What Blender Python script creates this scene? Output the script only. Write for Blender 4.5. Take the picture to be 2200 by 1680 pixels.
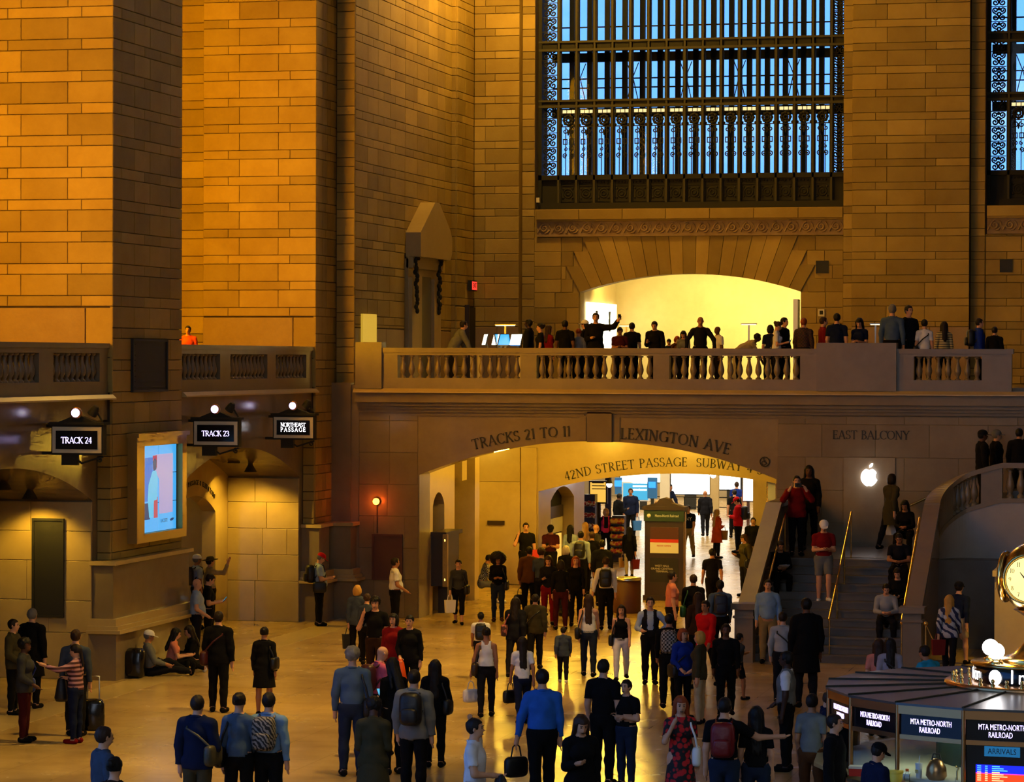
import bpy, math, random
import numpy as np
from mathutils import Vector, Matrix
for o in list(bpy.data.objects): bpy.data.objects.remove(o)
SC = bpy.context.scene
COL = SC.collection
rnd = random.Random(7)
PI = math.pi

# ---------------------------------------------------------------- camera
F_PX, CX, CY = 6412.0, 1100.0, 840.0
YAW, PITCH, ROLL, EYE = math.atan(1540/F_PX), math.atan(68/F_PX), .003, 6.5
_fw = np.array([-math.sin(YAW)*math.cos(PITCH), math.cos(YAW)*math.cos(PITCH), -math.sin(PITCH)])
_r0 = np.array([math.cos(YAW), math.sin(YAW), 0.]); _u0 = np.cross(_r0, _fw)
_R = _r0*math.cos(ROLL)+_u0*math.sin(ROLL); _U = _u0*math.cos(ROLL)-_r0*math.sin(ROLL)
_C = np.array([0, 0, EYE])
cam_d = bpy.data.cameras.new('camera'); cam = bpy.data.objects.new('camera', cam_d); COL.objects.link(cam)
cam_d.sensor_width = 36; cam_d.lens = F_PX/2200*36; cam_d.clip_end = 600; cam_d.clip_start = .5
M = Matrix.Identity(4)
for i in range(3):
    M[i][0] = _R[i]; M[i][1] = _U[i]; M[i][2] = -_fw[i]; M[i][3] = _C[i]
cam.matrix_world = M
SC.camera = cam
SC.view_settings.view_transform = 'Standard'; SC.view_settings.look = 'None'
SC.view_settings.gamma = 1; SC.view_settings.use_curve_mapping = False
SC.view_settings.exposure = 0.0
SC.cycles.max_bounces = 5; SC.cycles.diffuse_bounces = 2; SC.cycles.glossy_bounces = 3; SC.cycles.transmission_bounces = 2; SC.cycles.transparent_max_bounces = 8
SC.cycles.caustics_reflective = False; SC.cycles.caustics_refractive = False; SC.cycles.sample_clamp_indirect = 4; SC.cycles.use_adaptive_sampling = True; SC.cycles.adaptive_threshold = .11; SC.cycles.adaptive_min_samples = 14
# survey helpers: where the sight line of a photo point meets a wall, floor or shelf of the hall
def _ray(px, py): return _fw+_R*(px-CX)/F_PX-_U*(py-CY)/F_PX
def on_x(px, py, X): v = _ray(px, py); return _C+v*(X/v[0])
def on_y(px, py, Y): v = _ray(px, py); return _C+v*(Y/v[1])
def on_z(px, py, Z=0.): v = _ray(px, py); return _C+v*((Z-EYE)/v[2])

# ---------------------------------------------------------------- world: dusk sky, seen through the tall windows
W = bpy.data.worlds.new('world'); SC.world = W; W.use_nodes = True
wn = W.node_tree.nodes; wl = W.node_tree.links; wn.clear()
wo = wn.new('ShaderNodeOutputWorld'); wb = wn.new('ShaderNodeBackground')
tc = wn.new('ShaderNodeTexCoord'); sx = wn.new('ShaderNodeSeparateXYZ'); cr = wn.new('ShaderNodeValToRGB')
wl.new(tc.outputs['Generated'], sx.inputs[0]); wl.new(sx.outputs['Z'], cr.inputs[0])
cr.color_ramp.elements[0].position = 0.0; cr.color_ramp.elements[0].color = (.14, .38, 1., 1)
cr.color_ramp.elements[1].position = .5; cr.color_ramp.elements[1].color = (.05, .24, .9, 1)
nz = wn.new('ShaderNodeTexNoise'); nz.inputs['Scale'].default_value = 14; nz.inputs['Detail'].default_value = 4
mp = wn.new('ShaderNodeMapping'); mp.inputs['Scale'].default_value = (1, 1, 3)
wl.new(tc.outputs['Generated'], mp.inputs[0]); wl.new(mp.outputs[0], nz.inputs['Vector'])
cr2 = wn.new('ShaderNodeValToRGB'); cr2.color_ramp.elements[0].position = .5; cr2.color_ramp.elements[1].position = .75
cr2.color_ramp.elements[1].color = (.4, .4, .4, 1)
wl.new(nz.outputs['Fac'], cr2.inputs[0])
mx = wn.new('ShaderNodeMix'); mx.data_type = 'RGBA'; mx.inputs[7].default_value = (.45, .66, 1., 1)
wl.new(cr2.outputs[0], mx.inputs[0]); wl.new(cr.outputs[0], mx.inputs[6])
wl.new(mx.outputs[2], wb.inputs[0]); wb.inputs[1].default_value = 2.0
wl.new(wb.outputs[0], wo.inputs[0])

# ---------------------------------------------------------------- lights of the hall
def light(name, kind, loc, energy, color, size=1., size_y=None, to=None, spot=None, blend=.6):
    d = bpy.data.lights.new(name, kind); d.energy = energy; d.color = color
    if kind == 'AREA':
        d.size = size
        if size_y: d.shape = 'RECTANGLE'; d.size_y = size_y
    else: d.shadow_soft_size = size
    if kind == 'SPOT': d.spot_size = math.radians(spot); d.spot_blend = blend
    o = bpy.data.objects.new(name, d); COL.objects.link(o); o.location = loc
    if to is not None: o.rotation_euler = (Vector(to)-Vector(loc)).to_track_quat('-Z', 'Y').to_euler()
    return o
WARM = (1., .54, .06); GOLD = (1., .60, .05); AMBER = (1., .43, .002); COOL = (.70, .80, 1.)
# dusk daylight through the tall west windows behind the viewer and the south clerestory
light('west_window_daylight', 'AREA', (-6, -3, 17), 2500, COOL, 20, 16, to=(-7, 45, 0))
light('south_clerestory_daylight', 'AREA', (13, 36, 20), 380, COOL, 40, 8, to=(-14, 44, 0))
# chandeliers along the south side of the hall
for k, y in enumerate((30, 48, 64)): light('chandelier_glow', 'POINT', (8, y, 15), 55, WARM, .9)
light('balcony_wall_fill', 'POINT', (-18.8, 79.6, 19.2), 2600, WARM, .6)  # unseen point lights added to brighten the walls above the balcony
light('balcony_wall_fill', 'POINT', (-13.0, 76.0, 19.2), 380, WARM, .6)
# unseen warm spots added to brighten the north half of the floor
for y in (40, 48, 56, 64): light('floor_fill_spot', 'SPOT', (-9, y, 18), 12500, (1., .62, .12), .8, to=(-16.6, y+.8, 0), spot=36, blend=.7)
# unseen tall area lights put in the north window bays to light the reveals
light('bay_fill', 'AREA', (-24.2, 48.2, 11.4), 1500, AMBER, 2.2, 9, to=(-23.6, 57, 10.2))
light('bay_fill', 'AREA', (-24.2, 61.7, 11.9), 1600, AMBER, 2.2, 10, to=(-23.6, 70.8, 10.8))

# ---------------------------------------------------------------- materials
def srgb(r, g, b):
    f = lambda c: (c/255/12.92) if c/255 <= .04045 else ((c/255+.055)/1.055)**2.4
    return (f(r), f(g), f(b), 1.)
MATS = {}
def _new(name):
    m = bpy.data.materials.new(name); m.use_nodes = True
    b = m.node_tree.nodes['Principled BSDF']; MATS[name] = m
    return m, m.node_tree.nodes, m.node_tree.links, b
def plain(name, col, rough=.6, metal=0., spec=.5):
    m, n, l, b = _new(name)
    b.inputs['Base Color'].default_value = col if len(col) == 4 else (*col, 1)
    b.inputs['Roughness'].default_value = rough; b.inputs['Metallic'].default_value = metal
    b.inputs['Specular IOR Level'].default_value = spec
    return m
def emit(name, col, s):
    m, n, l, b = _new(name)
    b.inputs['Base Color'].default_value = (0, 0, 0, 1); b.inputs['Roughness'].default_value = .4
    b.inputs['Emission Color'].default_value = (*col[:3], 1); b.inputs['Emission Strength'].default_value = s
    return m
def stone(name, c1, c2, rough=.7, scale=1.2, var=.28, bump=.15, spec=.3):
    m, n, l, b = _new(name)
    oi = n.new('ShaderNodeObjectInfo'); t = n.new('ShaderNodeTexCoord')
    geo = n.new('ShaderNodeNewGeometry')
    no = n.new('ShaderNodeTexNoise'); no.inputs['Scale'].default_value = scale; no.inputs['Detail'].default_value = 6
    no.inputs['Roughness'].default_value = .65
    l.new(geo.outputs['Position'], no.inputs['Vector'])
    mix = n.new('ShaderNodeMix'); mix.data_type = 'RGBA'; mix.inputs[6].default_value = (*c1[:3], 1); mix.inputs[7].default_value = (*c2[:3], 1)
    cr_ = n.new('ShaderNodeValToRGB'); cr_.color_ramp.elements[0].position = .32; cr_.color_ramp.elements[1].position = .68
    l.new(no.outputs['Fac'], cr_.inputs[0]); l.new(cr_.outputs[0], mix.inputs[0])
    hsv = n.new('ShaderNodeHueSaturation')
    mr = n.new('ShaderNodeMapRange'); mr.inputs[3].default_value = 1-var; mr.inputs[4].default_value = 1+var*.8
    l.new(oi.outputs['Random'], mr.inputs[0]); l.new(mr.outputs[0], hsv.inputs['Value']); l.new(mix.outputs[2], hsv.inputs['Color'])
    l.new(hsv.outputs[0], b.inputs['Base Color'])
    b.inputs['Roughness'].default_value = rough; b.inputs['Specular IOR Level'].default_value = spec
    n2 = n.new('ShaderNodeTexNoise'); n2.inputs['Scale'].default_value = 22; n2.inputs['Detail'].default_value = 5
    l.new(geo.outputs['Position'], n2.inputs['Vector'])
    bp = n.new('ShaderNodeBump'); bp.inputs['Strength'].default_value = bump; bp.inputs['Distance'].default_value = .02
    l.new(n2.outputs['Fac'], bp.inputs['Height']); l.new(bp.outputs[0], b.inputs['Normal'])
    return m
def tinted(name, rough, spec=.3, noise=.0, sheen=0.):
    """one material whose colour is the object's own colour"""
    m, n, l, b = _new(name)
    oi = n.new('ShaderNodeObjectInfo')
    geo = n.new('ShaderNodeTexCoord')
    no = n.new('ShaderNodeTexNoise'); no.inputs['Scale'].default_value = 9; no.inputs['Detail'].default_value = 3
    l.new(geo.outputs['Object'], no.inputs['Vector'])
    mr = n.new('ShaderNodeMapRange'); mr.inputs[3].default_value = 1-noise; mr.inputs[4].default_value = 1+noise
    l.new(no.outputs['Fac'], mr.inputs[0])
    hsv = n.new('ShaderNodeHueSaturation'); l.new(oi.outputs['Color'], hsv.inputs['Color']); l.new(mr.outputs[0], hsv.inputs['Value'])
    l.new(hsv.outputs[0], b.inputs['Base Color'])
    b.inputs['Roughness'].default_value = rough; b.inputs['Specular IOR Level'].default_value = spec
    bp = n.new('ShaderNodeBump'); bp.inputs['Strength'].default_value = .35; bp.inputs['Distance'].default_value = .03
    l.new(no.outputs['Fac'], bp.inputs['Height']); l.new(bp.outputs[0], b.inputs['Normal'])
    return m
def stripes(name, c1, c2, scale, axis='Z', rough=.8, kind='WAVE'):
    m, n, l, b = _new(name)
    t = n.new('ShaderNodeTexCoord')
    if kind == 'WAVE':
        w = n.new('ShaderNodeTexWave'); w.bands_direction = axis; w.inputs['Scale'].default_value = scale
        l.new(t.outputs['Object'], w.inputs['Vector']); fac = w.outputs['Fac']
    elif kind == 'ZEBRA':
        w = n.new('ShaderNodeTexWave'); w.bands_direction = axis; w.inputs['Scale'].default_value = scale
        w.inputs['Distortion'].default_value = 6; w.inputs['Detail Scale'].default_value = 1.5
        l.new(t.outputs['Object'], w.inputs['Vector']); fac = w.outputs['Fac']
    elif kind == 'CHECK':
        w = n.new('ShaderNodeTexChecker'); w.inputs['Scale'].default_value = scale
        l.new(t.outputs['Object'], w.inputs['Vector']); fac = w.outputs['Fac']
    else:
        w = n.new('ShaderNodeTexVoronoi'); w.inputs['Scale'].default_value = scale
        l.new(t.outputs['Object'], w.inputs['Vector']); fac = w.outputs['Distance']
    c = n.new('ShaderNodeValToRGB'); c.color_ramp.elements[0].position = .42; c.color_ramp.elements[1].position = .55
    c.color_ramp.elements[0].color = (*c1[:3], 1); c.color_ramp.elements[1].color = (*c2[:3], 1)
    l.new(fac, c.inputs[0]); l.new(c.outputs[0], b.inputs['Base Color']); b.inputs['Roughness'].default_value = rough
    return m
stone('ashlar', (.36, .25, .070), (.285, .185, .045), .75, .9, .24)
stone('ashlar_dado', (.33, .22, .11), (.28, .175, .08), .5, 1.6, .1)
stone('marble', (.23, .175, .11), (.18, .13, .08), .17, .8, .12, .04, .5)
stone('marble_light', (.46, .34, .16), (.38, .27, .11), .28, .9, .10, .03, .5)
stone('marble_rail', (.21, .155, .095), (.165, .12, .07), .32, 1.3, .10, .04, .5)
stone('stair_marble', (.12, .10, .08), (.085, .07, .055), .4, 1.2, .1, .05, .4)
stone('frieze_stone', (.32, .22, .12), (.24, .15, .08), .7, 3, .1)
stone('stair_wall_marble', (.40, .35, .31), (.33, .29, .25), .4, 1.2, .1, .05, .4)
stone('plaster', (.50, .38, .18), (.42, .30, .13), .8, .7, .05, .05)
plain('mortar', (.07, .045, .025), .9)
plain('bronze', (.030, .028, .020), .75, 0., .15)
plain('bronze_light', (.060, .053, .030), .7, 0., .2)
plain('brass', (.75, .50, .16), .22, 1.)
plain('copper', (.55, .28, .11), .33, 1.)
plain('gilt_frame', (.42, .28, .09), .4, .8)
plain('black_panel', (.008, .007, .006), .6)
plain('black_gloss', (.006, .006, .008), .2)
plain('dark_wood', (.032, .017, .010), .4)
plain('maroon', (.075, .018, .010), .55)
plain('letter', (.012, .009, .006), .6)
plain('white_paint', (.75, .75, .75), .5)
plain('cream', (.65, .58, .42), .6)
plain('grey_roof', (.10, .10, .095), .30, .5)
plain('dark_green', (.008, .035, .022), .5)
plain('green_trim', (.02, .05, .035), .5)
plain('steel', (.45, .45, .45), .3, 1.)
plain('orange_mat', (.85, .16, .02), .8)
plain('red_mat', (.6, .03, .02), .7)
plain('yellow_mat', (.85, .6, .05), .6)
plain('blue_plastic', (.03, .16, .45), .4)
plain('paper', (.8, .78, .74), .7)
plain('pink_mat', (.8, .08, .16), .7)
plain('fruit_green', (.2, .4, .05), .5)
plain('eye_dark', (.01, .008, .008), .3)
tinted('cloth', .9, .12, .22)
tinted('skin', .55, .3, .08)
tinted('hair', .6, .25, .3)
tinted('leather', .45, .4, .1)
stripes('striped_knit', srgb(170, 120, 130), srgb(60, 18, 30), 4.0)
stripes('pale_stripe_knit', srgb(180, 165, 110), srgb(90, 80, 60), 5.0)
stripes('zebra', srgb(130, 120, 110), srgb(15, 12, 12), 9, 'DIAGONAL', kind='ZEBRA')
stripes('dotted', srgb(10, 10, 10), srgb(150, 145, 140), 28, kind='CHECK')
stripes('floral_red', srgb(190, 20, 25), srgb(12, 8, 10), 13, kind='VORONOI')
stripes('floral_pink', srgb(170, 90, 90), srgb(70, 40, 40), 12, kind='VORONOI')
stripes('plaid_dark', srgb(60, 20, 22), srgb(22, 12, 14), 24, kind='CHECK')
stripes('sport_panel', srgb(20, 30, 70), srgb(170, 170, 175), 3, 'DIAGONAL', kind='ZEBRA')
stripes('blob_mix', srgb(200, 60, 20), srgb(230, 170, 40), 9, kind='VORONOI')
stripes('snack_mix', srgb(210, 190, 150), srgb(150, 30, 20), 16, kind='VORONOI')
emit('lit_white', (1, .97, 1), 4); emit('lit_violet', (.62, .50, 1), 3.2); emit('lit_blue', (.04, .35, 1.), 1.6)
emit('lit_lamp_white', (1, .95, .95), 14); emit('lit_red', (1, .05, .03), 1.2); emit('lit_amber', (1, .18, .01), 30)
emit('lit_gold', (1, .62, .12), 2.6); emit('lit_clock', (1, .76, .26), 1.7); emit('lit_store', (1, .93, .62), 4.0)
emit('lit_daylight', (1, .97, .9), 4.5); emit('lit_yellow', (1, .55, .08), 1.0); emit('lit_warmtext', (1, .7, .3), 1.4)
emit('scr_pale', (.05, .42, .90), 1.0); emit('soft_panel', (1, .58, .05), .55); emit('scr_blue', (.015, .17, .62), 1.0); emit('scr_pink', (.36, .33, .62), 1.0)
emit('scr_red', (.45, .07, .12), 1.0); emit('scr_skin', (.10, .42, .75), 1.0); emit('scr_dark', (.01, .05, .16), 1.0)
emit('scr_teal', (.07, .50, .80), 1.0)
emit('arr_blue', (.01, .02, .85), 1.3); emit('arr_red', (1., .06, .01), 1.3); emit('arr_green', (.03, .75, .40), 1.3)
emit('arr_yellow', (.9, .8, .1), 1.2); emit('arr_pink', (1., .05, .6), 1.2); emit('arr_cyan', (.1, .6, 1.), 1.3); emit('arr_label', (.01, .13, .32), 1.0)
# window glass: clear with a faint sheen
m, n, l, b = _new('glass')
n.remove(b); tr = n.new('ShaderNodeBsdfTransparent'); gl = n.new('ShaderNodeBsdfGlossy'); gl.inputs['Roughness'].default_value = .05
fr = n.new('ShaderNodeFresnel'); fr.inputs['IOR'].default_value = 1.18; ms = n.new('ShaderNodeMixShader')
tr.inputs[0].default_value = (.93, .96, .97, 1)
l.new(fr.outputs[0], ms.inputs[0]); l.new(tr.outputs[0], ms.inputs[1]); l.new(gl.outputs[0], ms.inputs[2]); l.new(ms.outputs[0], n['Material Output'].inputs[0])
# polished floor slabs
m, n, l, b = _new('floor_marble')
geo = n.new('ShaderNodeNewGeometry'); no = n.new('ShaderNodeTexNoise'); no.inputs['Scale'].default_value = .9; no.inputs['Detail'].default_value = 7
l.new(geo.outputs['Position'], no.inputs['Vector'])
bk = n.new('ShaderNodeTexBrick'); bk.offset = 0; bk.inputs['Scale'].default_value = 1
bk.inputs['Brick Width'].default_value = 1.1; bk.inputs['Row Height'].default_value = 1.1; bk.inputs['Mortar Size'].default_value = .010
bk.inputs['Color1'].default_value = (.48, .34, .15, 1); bk.inputs['Color2'].default_value = (.45, .31, .13, 1); bk.inputs['Mortar'].default_value = (.40, .275, .115, 1)
l.new(geo.outputs['Position'], bk.inputs['Vector'])
mix = n.new('ShaderNodeMix'); mix.data_type = 'RGBA'; mix.blend_type = 'MULTIPLY'; mix.inputs[0].default_value = .8
cr_ = n.new('ShaderNodeValToRGB'); cr_.color_ramp.elements[0].position = .3; cr_.color_ramp.elements[0].color = (.75, .68, .6, 1); cr_.color_ramp.elements[1].position = .7
l.new(no.outputs['Fac'], cr_.inputs[0]); l.new(bk.outputs['Color'], mix.inputs[6]); l.new(cr_.outputs[0], mix.inputs[7]); l.new(mix.outputs[2], b.inputs['Base Color'])
mr = n.new('ShaderNodeMapRange'); mr.inputs[3].default_value = .16; mr.inputs[4].default_value = .34
l.new(no.outputs['Fac'], mr.inputs[0]); l.new(mr.outputs[0], b.inputs['Roughness']); b.inputs['Specular IOR Level'].default_value = .5

# ---------------------------------------------------------------- geometry helpers
class MB:
    def __init__(s): s.v = []; s.f = []; s.sm = []
    def add(s, vs, fs, smooth=False):
        k = len(s.v); s.v += [tuple(map(float, p)) for p in vs]
        s.f += [tuple(i+k for i in f) for f in fs]; s.sm += [smooth]*len(fs); return s
    def box(s, x0, x1, y0, y1, z0, z1):
        return s.add([(x0, y0, z0), (x1, y0, z0), (x1, y1, z0), (x0, y1, z0), (x0, y0, z1), (x1, y0, z1), (x1, y1, z1), (x0, y1, z1)],
                     [(0, 3, 2, 1), (4, 5, 6, 7), (0, 1, 5, 4), (1, 2, 6, 5), (2, 3, 7, 6), (3, 0, 4, 7)])
    def hexa(s, p8): return s.add(p8, [(0, 3, 2, 1), (4, 5, 6, 7), (0, 1, 5, 4), (1, 2, 6, 5), (2, 3, 7, 6), (3, 0, 4, 7)])
    def prism(s, poly, a, b, fn):
        """closed outline poly (2-D, ccw) swept from depth a to b; fn(u, w, d) -> xyz"""
        k = len(poly)
        vs = [fn(u, w, a) for u, w in poly]+[fn(u, w, b) for u, w in poly]
        fs = [tuple(range(k))[::-1], tuple(range(k, 2*k))]+[(i, (i+1) % k, k+(i+1) % k, k+i) for i in range(k)]
        return s.add(vs, fs)
    def tube(s, pts, r, n=8, caps=True, smooth=True):
        pts = [Vector(p) for p in pts]; k = len(pts); rs = r if isinstance(r, (list, tuple)) else [r]*k
        vs = []; up = Vector((0, 0, 1)); prev = None
        for i, p in enumerate(pts):
            d = (pts[min(i+1, k-1)]-pts[max(i-1, 0)])
            d = d.normalized() if d.length > 1e-9 else Vector((0, 0, 1))
            a = prev-d*prev.dot(d) if prev is not None else (up.cross(d) if abs(d.z) < .98 else Vector((1, 0, 0)).cross(d))
            if a.length < 1e-6: a = Vector((1, 0, 0)).cross(d)
            a.normalize(); prev = a; b_ = d.cross(a)
            vs += [p+(a*math.cos(2*PI*j/n)+b_*math.sin(2*PI*j/n))*rs[i] for j in range(n)]
        fs = [(i*n+j, i*n+(j+1) % n, (i+1)*n+(j+1) % n, (i+1)*n+j) for i in range(k-1) for j in range(n)]
        s.add(vs, fs, smooth)
        if caps: s.add(vs[:n], [tuple(range(n))[::-1]]); s.add(vs[-n:], [tuple(range(n))])
        return s
    def lathe(s, prof, c=(0, 0, 0), n=16, smooth=True, a0=0., a1=2*PI):
        full = abs(a1-a0-2*PI) < 1e-6; m_ = n if full else n+1
        vs = []
        for r, z in prof:
            for j in range(m_):
                a = a0+(a1-a0)*j/n; vs.append((c[0]+r*math.cos(a), c[1]+r*math.sin(a), c[2]+z))
        fs = []
        for i in range(len(prof)-1):
            for j in range(n):
                j2 = (j+1) % m_; fs.append((i*m_+j, i*m_+j2, (i+1)*m_+j2, (i+1)*m_+j))
        s.add(vs, fs, smooth)
        if full:
            for i, fl in ((0, True), (len(prof)-1, False)):
                if prof[i][0] > 1e-4:
                    ring = tuple(range(m_)); s.add(vs[i*m_:(i+1)*m_], [ring[::-1] if fl else ring])
        return s
    def ball(s, c, r, n=12, m=8, smooth=True):
        r = r if isinstance(r, (tuple, list)) else (r, r, r)
        vs = []
        for i in range(m+1):
            t = PI*i/m
            for j in range(n): vs.append((c[0]+r[0]*math.sin(t)*math.cos(2*PI*j/n), c[1]+r[1]*math.sin(t)*math.sin(2*PI*j/n), c[2]-r[2]*math.cos(t)))
        return s.add(vs, [(i*n+j, i*n+(j+1) % n, (i+1)*n+(j+1) % n, (i+1)*n+j) for i in range(m) for j in range(n)], smooth)
    def mesh(s, name='shape'):
        me = bpy.data.meshes.new(name); me.from_pydata(s.v, [], s.f)
        me.polygons.foreach_set('use_smooth', s.sm); me.validate(); me.update(); return me
    def build(s, name, mat, parent=None, loc=None, rot=None):
        return mk(name, s.mesh(name), mat, parent, loc, rot)
def mk(name, me, mat, parent=None, loc=None, rot=None, color=None):
    o = bpy.data.objects.new(name, me); COL.objects.link(o)
    if mat is not None and len(me.materials) == 0: me.materials.append(MATS[mat] if isinstance(mat, str) else mat)
    if parent is not None: o.parent = parent
    if loc is not None: o.location = loc
    if rot is not None: o.rotation_euler = rot if isinstance(rot, (tuple, list)) else (0, 0, rot)
    if color is not None: o.color = (*color[:3], 1)
    return o
def empty(name, loc=(0, 0, 0), rz=0.):
    o = bpy.data.objects.new(name, None); COL.objects.link(o); o.location = loc; o.rotation_euler = (0, 0, rz); o.empty_display_size = .2; return o
def tag(o, label, cat=None, group=None, kind=None):
    if label: o['label'] = label
    if cat: o['category'] = cat
    if group: o['group'] = group
    if kind: o['kind'] = kind
    return o
def struct(o, label=None): o['kind'] = 'structure'; return tag(o, label)
def boxobj(name, mat, x0, x1, y0, y1, z0, z1, parent=None): return MB().box(x0, x1, y0, y1, z0, z1).build(name, mat, parent)
def arc_pts(u0, u1, s, c, n=24):
    """segmental arch from (u0,s) over crown c to (u1,s)"""
    h = (u1-u0)/2; rise = c-s; r = (h*h+rise*rise)/(2*rise); cz = c-r; cu = (u0+u1)/2
    a = math.asin(h/r)
    return [(cu+r*math.sin(-a+2*a*i/n), cz+r*math.cos(-a+2*a*i/n)) for i in range(n+1)], (cu, cz, r, a)
def arch_wall(mb, u0, u1, z0, z1, a0, a1, s, c, d0, d1, fn, n=24):
    """wall slab with an arched opening; fn(u,z,d)->xyz"""
    def hexa(ua, ub, za0, zb0, zt):
        mb.hexa([fn(ua, za0, d0), fn(ub, zb0, d0), fn(ub, zb0, d1), fn(ua, za0, d1), fn(ua, zt, d0), fn(ub, zt, d0), fn(ub, zt, d1), fn(ua, zt, d1)])
    if a0 > u0: hexa(u0, a0, z0, z0, z1)
    if u1 > a1: hexa(a1, u1, z0, z0, z1)
    pts, _ = arc_pts(a0, a1, s, c, n)
    for (ua, za), (ub, zb) in zip(pts, pts[1:]): hexa(ua, ub, za, zb, z1)
    return mb
# dressed stone blocks: shared meshes by size, chamfered face, joints left open
_blk = {}
def block_mesh(w, h, d=.06, ch=.010):
    k = (round(w, 2), round(h, 3), d)
    if k not in _blk:
        w, h = k[0], k[1]
        b = MB(); c = ch
        b.add([(0, 0, 0), (w, 0, 0), (w, 0, h), (0, 0, h), (0, -d+c, 0), (w, -d+c, 0), (w, -d+c, h), (0, -d+c, h), (c, -d, c), (w-c, -d, c), (w-c, -d, h-c), (c, -d, h-c)],
              [(0, 1, 5, 4), (1, 2, 6, 5), (2, 3, 7, 6), (3, 0, 4, 7), (4, 5, 9, 8), (5, 6, 10, 9), (6, 7, 11, 10), (7, 4, 8, 11), (8, 9, 10, 11)])
        me = b.mesh('stone_block'); me.materials.append(None); _blk[k] = me
    return _blk[k]
_blkm = {}
def block(w, h, mat):
    k = (round(w, 2), round(h, 3), mat)
    if k not in _blkm:
        me = block_mesh(w, h).copy(); me.materials[0] = MATS[mat]; _blkm[k] = me
    return _blkm[k]
PER, BIG, GAP = .652, .436, .012
def courses(parent, p0, ang, length, z0, z1, phase, big, small, mat='ashlar', skip=None, name='stone', jitter=.0):
    """ashlar face: p0 = left end as seen, ang = direction of the face (rotation about z); big/small = joint positions per course"""
    ca, sa = math.cos(ang), math.sin(ang)
    k = math.floor((z0-phase)/PER)-1
    while True:
        zb = phase+k*PER
        if zb > z1: break
        for za, zc, joints in ((zb, zb+BIG, big), (zb+BIG, zb+PER, small)):
            a, b_ = max(za, z0), min(zc, z1)
            if b_-a < .06: continue
            js = [0.]+[j for j in joints if .05 < j < length-.05]+[length]
            if jitter: js = [0.]+[j+rnd.uniform(-jitter, jitter) for j in js[1:-1]]+[length]
            for u, v in zip(js, js[1:]):
                if skip and skip(u, v, a, b_): continue
                w, h = v-u-GAP, b_-a-GAP
                uu = u+GAP/2
                mk(name, block(w, h, mat), None, parent, (p0[0]+ca*uu, p0[1]+sa*uu, a+GAP/2), ang)
        k += 1
def even(length, w, off=0.): return [off+i*w for i in range(int((length-off)/w)+1)]
# ================================================================ THE HALL
fnN = lambda X: (lambda u, z, d: (X-d, u, z))      # face looking south: u = y
fnE = lambda Y: (lambda u, z, d: (u, Y+d, z))      # face looking west: u = x
struct(boxobj('floor', 'floor_marble', -34, 15, -6, 150, -.4, 0), 'polished tan marble concourse floor')
struct(boxobj('floor_border', 'marble_light', -21.6, -20.75, 20, 72.2, 0, .004), 'pale stone strip set in the concourse floor along the track gates')
struct(boxobj('ceiling', 'plaster', -34, 15, -6, 92, 36, 36.4))
struct(boxobj('wall_south', 'ashlar', 15, 15.6, -6, 92, 0, 36))
struct(boxobj('wall_west', 'ashlar', -34, 15, -6.6, -6, 0, 36))
XN, YE, YU = -22.0, 72.2, 84.0
PH_N, PH_E = 13.421-BIG-20*PER, 16.07-PER-24*PER

# ---- north wall, lower zone: thick wall with segmental track arches
wn_ = MB()
arch_wall(wn_, 59.0, 72.2, 0, 5.3, 61.4, 70.4, 3.58, 4.42, 0, 1.85, fnN(-22.3))
wall_n = struct(wn_.build('wall_north_lower', 'marble'), 'brown marble wall with the track 23 arch')
wn2 = MB()
arch_wall(wn2, 36, 59.0, 0, 5.3, 47.6, 56.6, 3.62, 4.42, 0, 3.2, fnN(-22.3))
wall_n2 = struct(wn2.build('wall_north_gate', 'marble'), 'brown marble wall with the track 24 arch')
# back of the northeast passage arch, with its own doorway
bk_ = MB()
arch_wall(bk_, 60.0, 70.6, 0, 5.3, 66.3, 69.45, 2.75, 3.2, 0, .35, fnN(-24.15))
wall_nb = struct(bk_.build('wall_gate_back', 'plaster'))
bq = MB(); bq.box(-28.2, -28, 60, 72, 0, 5.3); bq.box(-28, -24.5, 70.0, 70.3, 0, 5.3); bq.box(-28.2, -24.5, 60, 72, 4.2, 4.5)
struct(bq.build('wall_passage_northeast', 'plaster'))
struct(boxobj('wall_gate_west_back', 'plaster', -26.2, -26.0, 40, 60, 0, 5.3))
struct(boxobj('ceiling_gate', 'plaster', -28.2, -22.3, 36, 72.2, 5.3, 5.6))

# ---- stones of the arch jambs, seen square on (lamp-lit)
def slabs(parent, p0, ang, rows, length, mat, seed=1, wmin=.7, wmax=1.4):
    r = random.Random(seed)
    for za, zb in zip(rows, rows[1:]):
        u = 0.
        while u < length-.05:
            w = min(r.uniform(wmin, wmax), length-u)
            if length-u-w < .3: w = length-u
            mk('slab', block(w-.006, zb-za-.006, mat), None, parent, (p0[0]+math.cos(ang)*u, p0[1]+math.sin(ang)*u, za), ang); u += w
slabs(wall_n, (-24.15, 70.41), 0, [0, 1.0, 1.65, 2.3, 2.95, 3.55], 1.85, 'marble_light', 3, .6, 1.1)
slabs(wall_n2, (-25.5, 56.61), 0, [0, .95, 1.6, 2.4, 3.0, 3.6], 3.2, 'marble_light', 5, .8, 1.2)

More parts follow.
